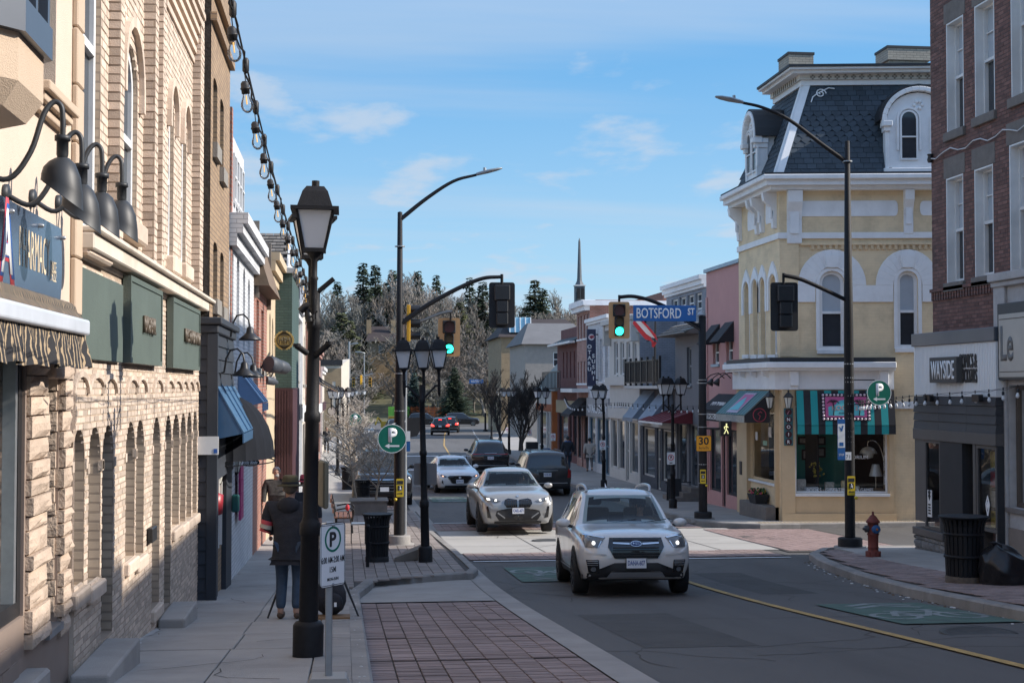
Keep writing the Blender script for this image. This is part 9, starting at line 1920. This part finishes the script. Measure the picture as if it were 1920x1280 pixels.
B_.decm('headlight',[(.44,.86),(.55,.83),(.82,.88),(.86,.96),(.72,.955)],'F',M_lampg,.014); B_.decm('headlight_lens',[(.56,.865),(.62,.86),(.60,.915),(.56,.905)],'F',M_led,.022); B_.decm('headlight_lens',[(.73,.885),(.80,.895),(.82,.94),(.74,.93)],'F',M_led,.022)
B_.dec('lower_intake',[(-.50,.36),(.50,.36),(.60,.50),(.56,.62),(.30,.60),(.25,.68),(-.25,.68),(-.30,.60),(-.56,.62),(-.60,.50)],'F',M_plas,.014); B_.dec('radar_panel',[(.13*math.cos(t*pi/10),.46+.07*math.sin(t*pi/10)) for t in range(20)],'F',M_gloss,.022); B_.dec('chin',[(-.62,.25),(.62,.25),(.62,.34),(-.62,.34)],'F',M_plas,.012)
B_.decm('side_vent',[(.70,.42),(.80,.44),(.83,.72),(.79,.74),(.73,.52)],'F',M_gloss,.012); B_.decm('vent_bar',[(.36,.42),(.55,.55),(.53,.58),(.34,.44)],'F',Ms,.026)
B_.dec('emblem',[(.038*math.cos(t*pi/8),.99+.03*math.sin(t*pi/8)) for t in range(16)],'F',M_chr,.012); B_.plate(.615,'CAEL-671'); B_.mirror(-.62,1.2,Ms,1.0); B_.seats(-.1,.78)
SD=[(0,.40,.60,.68,.60,.70,.56),(.02,.27,.70,.80,.76,.83,.68),(.09,.20,.80,.88,.84,.885,.76),(.26,.18,.90,.98,.87,.905,.82),(.33,.18,.92,1.06,.87,.908,.74),(.45,.18,.94,1.38,.87,.908,.60),(.53,.18,.95,1.42,.87,.908,.57),(.68,.18,.96,1.38,.87,.908,.56),(.84,.20,.97,1.10,.86,.90,.64),(.97,.24,.95,1.02,.82,.87,.72),(1,.42,.86,.94,.74,.80,.66)]
Mn=mat('clean_white_paint',(.66,.68,.70),.25,var=.02,coat=.6)
N_=Car('sedan','white sedan with black wide grille coming round behind the coupe suv','car',4.64,SD,Mn,(4.42,60.6,gz(60.6)+.005),rad(5),wr=.33,W=.908,front=[(-.70,1.03),(.70,1.03),(.53,1.36),(-.53,1.36)],side=[((-.55,1.0),(.25,1.0),(.25,1.30),(-.02,1.32)),((.32,1.0),(1.25,1.04),(.95,1.28),(.32,1.31))],clear=True)
N_.dec('grille',[(-.30,.42),(.30,.42),(.52,.70),(.40,.735),(-.40,.735),(-.52,.70)],'F',M_gloss,.014); N_.decm('grille_chrome',[(.30,.43),(.34,.43),(.54,.68),(.50,.68)],'F',M_chr,.022); N_.decm('headlight',[(.50,.70),(.62,.65),(.80,.74),(.74,.78)],'F',M_lampg,.014); N_.decm('indicator',[(.66,.69),(.72,.71),(.72,.735),(.66,.72)],'F',mat('indicator_lit',(.8,.4,.3),.3,emit=(1,.45,.25),es=1.5,var=0),.022); N_.decm('side_vent',[(.66,.38),(.74,.46),(.72,.58)],'F',M_gloss,.012); N_.dec('chin',[(-.62,.24),(.62,.24),(.6,.34),(-.6,.34)],'F',M_plas,.012); N_.dec('emblem',[(.06*math.cos(t*pi/8),.66+.045*math.sin(t*pi/8)) for t in range(16)],'F',M_sil,.022); N_.plate(.50,'BDFN 118'); N_.mirror(-.55,1.02,Mn,.92); N_.seats(-.1,.55)
VAN=[(0,.42,.70,.80,.62,.74,.6),(.02,.28,.80,.92,.80,.9,.74),(.14,.22,.94,1.06,.92,.97,.84),(.24,.20,1.0,1.2,.95,1.0,.78),(.36,.20,1.02,1.66,.95,1.0,.70),(.42,.20,1.03,1.72,.95,1.0,.70),(.90,.24,1.05,1.72,.94,.99,.70),(.965,.27,1.05,1.60,.92,.97,.72),(.99,.30,1.0,1.2,.90,.95,.80),(1,.40,.90,1.0,.84,.90,.78)]
Mg=mat('dark_grey_paint',(.045,.045,.048),.25,.3,var=.03,coat=.6); Mb=mat('black_paint',(.012,.012,.014),.18,.1,var=.02,coat=.7)
def rear_car(name,label,L,st,paint,x,Y,rz,win,tails,W,wr=.35,brk=False,rails=True,txt='',plz=.86,grp=None,bar=None,side=None):
 c=Car(name,label,'car',L,st,paint,(x,Y,gz(Y)+.005),(-slope_at(Y),pi+rz),wr=wr,W=W,rear=win,front=[(-.7,1.12),(.7,1.12),(.55,1.5),(-.55,1.5)],side=side or [((-.75,1.10),(.0,1.10),(.0,1.52),(-.4,1.5)),((.07,1.10),(.85,1.10),(.85,1.54),(.07,1.54)),((.92,1.10),(L*.42,1.14),(L*.40,1.5),(.92,1.54))],grp=grp)
 for P in tails: c.decm('tail_light',P,'R',M_brake if brk else M_tail,.014)
 c.dec('rear_bumper',[(-.8,.28),(.8,.28),(.84,.50),(-.84,.50)],'R',M_plas,.012); c.dec('bumper_edge',[(-.8,.50),(.8,.50),(.8,.53),(-.8,.53)],'R',M_sil if bar is None else paint,.02)
 c.dec('plate_recess',[(-.32,plz-.12),(.32,plz-.12),(.36,plz+.10),(-.36,plz+.10)],'R',M_plas,.008); c.plate(plz,txt,False); c.mirror(-.75 if L<5 else -1.1,1.15,paint,W)
 if rails:
  for sx in (1,-1): mb=MB(); zr=max(s_[3] for s_ in st)+.03; mb.tube([(sx*.6,-.2,zr-.03),(sx*.6,-.05,zr+.03),(sx*.6,L*.36,zr+.03),(sx*.6,L*.40,zr-.03)],.02,6); mb.build('roof_rail',M_plas,c.r)
 if brk: c.dec('brake_strip',[(-.15,1.46),(.15,1.46),(.15,1.50),(-.15,1.50)],'R',M_brake,.02)
 return c
v=rear_car('minivan','dark grey minivan seen from behind in the right lane',5.1,VAN,Mg,7.98,58.6,rad(-1),[(-.74,1.10),(.74,1.10),(.66,1.60),(-.66,1.60)],[[(.80,.72),(.93,.72),(.92,1.06),(.82,1.06)]],1.0,.35,txt='CHVR 402',plz=.84)
v.dec('model_letters',[(-.42,1.0),(.42,1.0),(.42,1.02),(-.42,1.02)],'R',M_sil,.014); v.place()
BIG=[(a,b,c*1.03,d*1.03,e*1.06,f_*1.08,g_*1.1) for a,b,c,d,e,f_,g_ in SUV]
v=rear_car('large_suv','black large suv from behind with thin red tail light bar ahead of minivan',5.05,BIG,Mb,7.25,73.6,rad(-1.5),[(-.66,1.18),(.66,1.18),(.56,1.58),(-.56,1.58)],[[(.50,1.05),(.90,1.04),(.90,1.10),(.50,1.09)]],.97,.37,txt='CXLK 215',plz=.88); v.dec('light_bar',[(-.5,1.06),(.5,1.06),(.5,1.085),(-.5,1.085)],'R',M_tail,.014); v.dec('chrome_strip',[(-.8,.60),(.8,.60),(.8,.63),(-.8,.63)],'R',M_chr,.016); v.dec('maker_letters',[(-.3,1.115),(.3,1.115),(.3,1.13),(-.3,1.13)],'R',M_sil,.012); v.place()
v=rear_car('crossover','black crossover with lit brake lights queueing near the far crossing',4.5,SUV,Mb,9.1,139,rad(-4),[(-.6,1.15),(.6,1.15),(.5,1.52),(-.5,1.52)],[[(.55,.85),(.86,.85),(.86,1.05),(.62,1.0)]],.905,.36,True,txt='',grp='dark cars queueing at the far crossing'); v.place()
dup(v.r,(10.9,150,gz(150)),pi+rad(-6),'dark crossover with brake lights, partly hidden ahead of the first queueing one');
for k,(x,Y,rz,lab) in enumerate(((14.9,184,rad(84),'dark grey crossover crossing side-on at the far junction'),(10.2,183,rad(80),'dark car side-on half hidden behind the queueing crossovers'),(4.4,128,rad(3),'dark oncoming suv far down the left lane'))):
 d=dup(v.r,(x,Y,gz(Y)),rz,lab);
 for ch in list(d.children):
  if 'brake' in ch.name or 'tail' in ch.name:
   if k<2: ch.hide_render=False
for Y,x,lab in ((58.5,1.30,'black pickup truck parked behind the pale young trees'),):
 T_=Car('parked_truck',lab,'truck',5.6,[(0,.50,.86,.96,.70,.80,.7),(.015,.38,1.0,1.12,.88,.95,.84),(.08,.32,1.12,1.2,.96,1.0,.9),(.27,.32,1.16,1.26,.98,1.01,.9),(.31,.32,1.18,1.34,.98,1.01,.8),(.39,.32,1.2,1.82,.98,1.01,.70),(.45,.32,1.2,1.90,.98,1.01,.69),(.62,.32,1.2,1.90,.98,1.01,.69),(.68,.32,1.2,1.7,.98,1.01,.72),(.70,.32,1.2,1.3,.98,1.01,.9),(.98,.4,1.2,1.28,.98,1.0,.92),(1,.5,1.1,1.2,.9,.94,.85)],Mb,(x,Y-5.0,gz(Y-5)+.005),(0,rad(1)),wr=.40,ww=.27,W=1.01,front=[(-.76,1.32),(.76,1.32),(.64,1.80),(-.64,1.80)],side=[((-.62,1.26),(.2,1.26),(.2,1.78),(-.3,1.74)),((.27,1.26),(.85,1.26),(.85,1.78),(.27,1.78))])
 T_.dec('grille',[(-.62,.62),(.62,.62),(.66,1.02),(-.66,1.02)],'F',M_gloss,.014)
 for z in (.70,.80,.90,.99): T_.dec('grille_bar',[(-.64,z),(.64,z),(.64,z+.022),(-.64,z+.022)],'F',M_chr,.026)
 T_.decm('headlight',[(.66,.86),(.92,.88),(.93,1.06),(.66,1.02)],'F',M_lampg,.014); T_.dec('bumper',[(-.92,.40),(.92,.40),(.92,.58),(-.92,.58)],'F',M_plas,.014); T_.dec('bumper_chrome',[(-.8,.58),(.8,.58),(.8,.61),(-.8,.61)],'F',M_chr,.02); T_.plate(.66,''); T_.mirror(-.72,1.36,Mb,1.06); T_.place()
for c_ in (S,B_,N_): c_.place()
S.r.scale=(.97,.97,.945)
mb=MB(); c=atY(728,782,165); mb.cbox((c.x,165,gz(165)+.6),1.7,1.4,.7); mb.cbox((c.x+.4,165,gz(165)+1.2),.8,1.1,.7); mb.tube([(c.x-.8,165,gz(165)+.9),(c.x-1.2,164.5,gz(165)+1.4),(c.x-1.5,164,gz(165)+.6)],.12,6); tag(mb.build('yellow_digger',mat('digger_yellow',(.55,.33,.03),.6,var=.2),bevel=.06,seg=2),'small yellow digger standing by the green hoarding','digger')
# ================================================================ PEOPLE
M_skin=mat('skin',(.42,.25,.18),.6,var=.05); M_jean=mat('blue_jean',(.10,.16,.26),.9,var=.2,vs=9); M_djean=mat('dark_jean',(.045,.07,.11),.9,var=.2,vs=9); M_shoe=mat('brown_shoe',(.09,.055,.035),.7); M_blk=mat('black_cloth',(.026,.026,.032),.9,var=.35,vs=7,bump=.6,bs=14)
def skin(name,J,E,m,root,sub=2):
 me=bpy.data.meshes.new(name); k=list(J); ix={a:i for i,a in enumerate(k)}; me.from_pydata([J[a][:3] for a in k],[(ix[a],ix[b]) for a,b in E],[]); me.materials.append(m)
 o=bpy.data.objects.new(name,me); COL.objects.link(o); o.parent=root; md=o.modifiers.new('skin','SKIN'); md.use_smooth_shade=True
 sv=me.skin_vertices[0].data
 for a in k: r=J[a][3:]; sv[ix[a]].radius=(r[0],r[-1]); sv[ix[a]].use_root=(a==k[0])
 s_=o.modifiers.new('sub','SUBSURF'); s_.levels=s_.render_levels=sub; ROOT[o.name]=V(); return o
def person(label,loc,rz,H=1.75,top=None,legs=None,shoe=None,hair=(.06,.05,.045),stride=0,armL=None,armR=None,hat=None,jl=.80,lean=0,grp=None,bulk=1.0,seated=False,skinm=None,hem=.0,beard=None,hairshape=True):
 P=thing('person',label,'person',(0,0,0),grp); top=top or M_blk; legs=legs or M_djean
 s=stride; z=lambda v:v
 J={'pel':(0,0,.96,.13,.10),'waist':(0,0,1.12,.125,.095),'chest':(0,-lean*.5,1.32,.155,.11),'neckb':(0,-lean,1.47,.07,.07),'neck':(0,-lean-.01,1.53,.055,.055),'jaw':(0,-lean-.035,1.585,.062,.072),'face':(0,-lean-.02,1.655,.078,.092),'crown':(0,-lean-.0,1.725,.065,.075)}
 E=[('pel','waist'),('waist','chest'),('chest','neckb'),('neckb','neck'),('neck','jaw'),('jaw','face'),('face','crown')]
 arms={1:armL or ((.27,.02,1.18),(.29,-.05,.94)),-1:armR or ((-.27,.02,1.18),(-.29,-.05,.94))}; A={}
 for sx,n in ((1,'L'),(-1,'R')):
  f_=s*sx
  if seated: kn=(sx*.13,-.42,.98);an=(sx*.13,-.55,.58);to=(sx*.13,-.70,.55)
  else: kn=(sx*.105,-.10-f_*.16,.52); an=(sx*.10,.03-f_*.34+(abs(f_)*.05),.085+max(0,-f_)*.16); to=(sx*.115,an[1]-.15,.04+max(0,-f_)*.07)
  J['hip'+n]=(sx*.10,0,.90,.095,.095); J['kn'+n]=kn+(.062,); J['an'+n]=an+(.042,); J['to'+n]=to+(.036,)
  E+=[('pel','hip'+n),('hip'+n,'kn'+n),('kn'+n,'an'+n),('an'+n,'to'+n)]
  el,wr=arms[sx]; J['sh'+n]=(sx*.19,-lean*.9,1.43,.062,.062); J['el'+n]=el+(.045,); J['wr'+n]=wr+(.03,); d=(V(wr)-V(el)).normalized(); pm=V(wr)+d*.07; J['pm'+n]=tuple(pm)+(.034,.02); E+=[('chest','sh'+n),('sh'+n,'el'+n),('el'+n,'wr'+n),('wr'+n,'pm'+n)]
  sd=d.cross(V((1,0,.2))).normalized(); fw=sd.cross(d).normalized()
  for q in range(4):
   b=pm+sd*(.027-.018*q)+d*.02; m1=b+d*(.036-.004*abs(q-1)); J[n+'f%d'%q]=tuple(m1)+(.009,); e=m1+d*.025+fw*.018*sx*-1; J[n+'g%d'%q]=tuple(e)+(.008,); E+=[('pm'+n,n+'f%d'%q),(n+'f%d'%q,n+'g%d'%q)]
  t_=V(wr)+d*.03+sd*.035-fw*.012; J[n+'t']=tuple(t_)+(.011,); t2=t_+d*.035+sd*.012; J[n+'u']=tuple(t2)+(.009,); E+=[('wr'+n,n+'t'),(n+'t',n+'u')]
 skin('body',J,E,skinm or M_skin,P)
 b=bulk; T={'pel':(0,0,jl+.13,.175*b,.14*b),'hem':(0,0,jl,.19*b,.15*b),'w':(0,0,1.12,.165*b,.135*b),'ch':(0,-lean*.5,1.32,.185*b,.145*b),'nk':(0,-lean*.9,1.485,.085,.08)}; TE=[('pel','hem'),('pel','w'),('w','ch'),('ch','nk')]
 for sx,n in ((1,'L'),(-1,'R')):
  el,wr=arms[sx]; T['s'+n]=(sx*.20*b,-lean*.9,1.42,.088*b,); T['e'+n]=el+(.068*b,); T['v'+n]=tuple(V(el).lerp(V(wr),.93))+(.05*b,); TE+=[('ch','s'+n),('s'+n,'e'+n),('e'+n,'v'+n)]
 skin('jacket',T,TE,top,P)
 Q={'pel':(0,0,.94,.15,.125)}; QE=[]
 for n in 'LR':
  for a,r in (('hip',.105),('kn',.082)): Q[a+n]=J[a+n][:3]+(r,)
  Q['an'+n]=tuple(V(J['an'+n][:3])+V((0,0,.03)))+(.066,); QE+=[('pel','hip'+n),('hip'+n,'kn'+n),('kn'+n,'an'+n)]
 skin('trousers',Q,QE,legs,P)
 for n in 'LR':
  a,t=V(J['an'+n][:3]),V(J['to'+n][:3]); mb=MB(); mb.sphere((a+t)/2+V((0,-.01,-.015)),.1,12,0,(.50,1.45,.50)); mb.build('shoe',shoe or M_shoe,P)
 hc=V((0,-lean-.01,1.665)); hm=mat('hair_%d_%d_%d'%tuple(int(c*99) for c in hair),hair,.8,var=.25,vs=30)
 mb=MB(); mb.sphere(hc+V((0,.022,.028)),.101,16,0,(.93,1.0,1.02));
 mb.v=[(x,max(y,hc.y-.066+ (0 if zz>hc.z+.05 else .06)),zz) for x,y,zz in mb.v]; mb.build('hair',hm,P)
 mb=MB(); mb.sphere(hc+V((0,-.105,-.02)),.017,8,0,(.8,1,1.5)); mb.build('nose',skinm or M_skin,P)
 for sx in (1,-1): mb=MB(); mb.sphere(hc+V((sx*.032,-.090,.005)),.011,8); mb.build('eye',M_dark,P); mb=MB(); mb.sphere(hc+V((sx*.088,.0,-.01)),.026,8,0,(.45,.8,1.2)); mb.build('ear',skinm or M_skin,P)
 mb=MB(); mb.sphere(hc+V((0,-.088,-.062)),.02,8,0,(1.2,.5,.3)); mb.build('mouth',mat('lip',(.30,.12,.10),.6),P)
 if beard: mb=MB(); mb.sphere(hc+V((0,-.055,-.072)),.062,12,0,(1,.8,.75)); mb.build('beard',beard,P)
 if hat: mb=MB(); mb.lathe([(.175,.0),(.18,.006),(.115,.02),(.108,.03),(.105,.10),(.085,.135),(.0,.14)],hc+V((0,.01,.035)),20); mb.build('hat',hat,P); mb=MB(); mb.lathe([(.112,.028),(.111,.055)],hc+V((0,.01,.035)),20); mb.build('hat_band',M_blk,P)
 k=H/1.79; P.scale=(k,k,k); P.location=loc; P.rotation_euler=(0,0,rz); return P
gp=lambda x,Y:(x,Y,gz(Y)+CURB)
ph=person('person in black jacket and olive brimmed hat standing with back turned beside the near lamp',gp(-.66,16.85),pi-.12,1.62,M_blk,M_djean,M_shoe,hair=(.12,.10,.08),hat=mat('olive_felt',(.07,.06,.032),.95,var=.1),armL=((.30,-.02,1.19),(.20,-.20,1.08)),armR=((-.30,-.02,1.19),(-.20,-.20,1.08)),jl=.78,lean=.08,bulk=1.28)
for k,(z,m) in enumerate(((1.235,M_red),(1.185,mat('cream_stripe',(.55,.48,.38),.9)),(1.13,M_red))):
 for sx in (1,-1): mb=MB(); mb.lathe([(.083,-.025 if k!=1 else -.028),(.083,.025 if k!=1 else .028)],(sx*(.300-(z-1.18)*.28),-.02-(1.19-z)*1.2*(z<1.19),z),14,M=Matrix.Rotation(-sx*.26,3,'Y')); mb.build('sleeve_stripe',m,ph)
mb=MB(); mb.sphere((0,.06,1.46),.12,12,0,(1.2,.7,.9)); mb.build('hood',M_blk,ph)
T=thing('tripod','black camera tripod standing behind the near lamp','tripod',gp(-.42,17.35)); tz=gz(17.35)+CURB; ap=V((-.42,17.35,tz+1.35))
for dx,dy in ((-.50,-.35),(.58,-.30),(.0,.5)): mb=MB(); mb.tube([ap-V((0,0,.1)),V((-.42+dx*.6,17.35+dy*.6,tz+.55)),V((-.42+dx,17.35+dy,tz))],[.018,.016,.011],6); mb.build('leg',M_black,T)
mb=MB(); mb.tube([ap-V((0,0,.5)),ap],.015,6); mb.build('column',M_black,T)
C=thing('camera','black camera mounted on the tripod','camera',ap); mb=MB(); mb.cbox(ap+V((0,0,.06)),.14,.08,.1); mb.build('camera_body',M_black,C,bevel=.01); mb=MB(); mb.lathe([(.035,.04),(.04,.14),(0,.14)],ap+V((0,0,.06)),12,M=Matrix.Rotation(-pi/2,3,'X')); mb.build('lens_barrel',M_black,C)
K=thing('backpack','black backpack with small white print on ground by the tripod','backpack',gp(-.18,16.9)); kz=gz(16.9)+CURB; mb=MB(); mb.sphere((-.18,16.9,kz+.24),.2,14,0,(.95,.7,1.15)); mb.v=[(x,y,max(z,kz+.045)) for x,y,z in mb.v]; mb.build('bag',M_blk,K); mb=MB(); mb.sphere((-.15,16.77,kz+.20),.12,12,0,(1,.5,.9)); mb.build('front_pocket',M_blk,K); mb=MB(); mb.tube([(-.22,16.9,kz+.46),(-.18,16.9,kz+.52),(-.14,16.9,kz+.46)],.012,6); mb.build('handle',M_blk,K); mb=MB(); mb.cbox((-.12,16.71,kz+.18),.03,.008,.05); mb.build('print',M_wl,K)
mb=MB(); mb.box(-.36,.05,16.65,16.9,kz+.0,kz+.042); tag(mb.build('wood_plank',mat('plank_wood',(.24,.14,.07),.8,var=.2)),'short brown wood plank under the black backpack','plank')
camo=mat('camo_cloth',(.045,.043,.040),.9,var=.8,vs=16)
person('person with grey hair and beard in dark camouflage jacket walking towards camera',gp(-1.58,32.9),.1,1.78,camo,M_jean,M_shoe,hair=(.33,.32,.31),stride=.75,armL=((.29,.08,1.18),(.31,.02,.94)),armR=((-.29,-.06,1.18),(-.30,-.16,.96)),beard=mat('grey_beard',(.36,.34,.32),.9),bulk=1.12,jl=.84)
person('person in red and black hat half hidden behind the hat wearer',gp(-.75,26.5),.2,1.68,M_blk,M_djean,hair=(.02,.02,.02),hat=M_red,stride=.4)
person('person in blue and black jacket walking away on the right sidewalk',gp(11.28,72.3),pi,1.80,mat('blue_black_jacket',(.018,.022,.030),.9),M_djean,M_blk,hair=(.05,.05,.05),stride=-.6,bulk=1.15)
o=COL.objects['person.003'] if 'person.003' in COL.objects else None
pj=[x for x in COL.objects if x.get('label','').startswith('person in blue and black')][0]; skin('jacket_yoke',{'a':(0,0,1.40,.195,.155),'l':(.22,0,1.40,.105),'r':(-.22,0,1.40,.105),'n':(0,0,1.50,.10),'h':(0,.05,1.53,.09)},[('a','l'),('a','r'),('a','n'),('n','h')],mat('jacket_blue',(.02,.09,.24),.85),pj)
person('person in pale quilted jacket and grey trousers walking away by the blade sign shop',gp(12.3,71.6),pi-.1,1.72,mat('pale_quilt',(.40,.38,.35),.9,var=.15,vs=3),mat('grey_trouser',(.13,.13,.13),.9),M_shoe,hair=(.02,.02,.02),stride=.7,bulk=1.12,armR=((-.32,.0,1.2),(-.26,-.16,1.02)))
person('person in dark coat far down the sunny sidewalk',gp(-1.3,95),.0,1.75,M_blk,M_blk,stride=.4); person('person in dark coat, farther and smaller, on sunny sidewalk',gp(-.6,118),.0,1.75,M_blk,M_blk,stride=-.4)
def driver(label,car,x,y,z,top,cap=None,shades=False):
 p=person(label,(0,0,0),0,1.72,top,M_blk,M_blk,hair=(.05,.04,.03),seated=True,armL=((.27,-.20,1.18),(.12,-.45,1.20)),armR=((-.27,-.20,1.18),(-.10,-.47,1.24)),jl=.92,lean=-.03)
 if cap: mb=MB(); mb.lathe([(.105,0),(.1,.06),(.05,.11),(0,.115)],(0,.02,1.70),16); mb.cbox((0,-.13,1.705),.15,.12,.012); mb.build('cap',cap,p)
 if shades:
  mb=MB(); mb.cbox((.035,-.08,1.672),.055,.02,.035); mb.cbox((-.035,-.08,1.672),.055,.02,.035); mb.build('sunglasses',M_gloss,p)
 a=car.rz[1] if isinstance(car.rz,tuple) else car.rz; p.location=V(car.loc)+Matrix.Rotation(a,3,'Z')@V((x,y,z)); p.rotation_euler=(0,0,a)
driver('person wearing cap and dark glasses driving the white compact suv',S,.38,.02,-.27,mat('grey_shirt',(.06,.065,.07),.9),M_blk,True)
driver('person with bare head driving the silver coupe suv',B_,.38,.08,-.24,M_blk)
driver('person driving the white sedan',N_,.36,.12,-.46,M_blk)
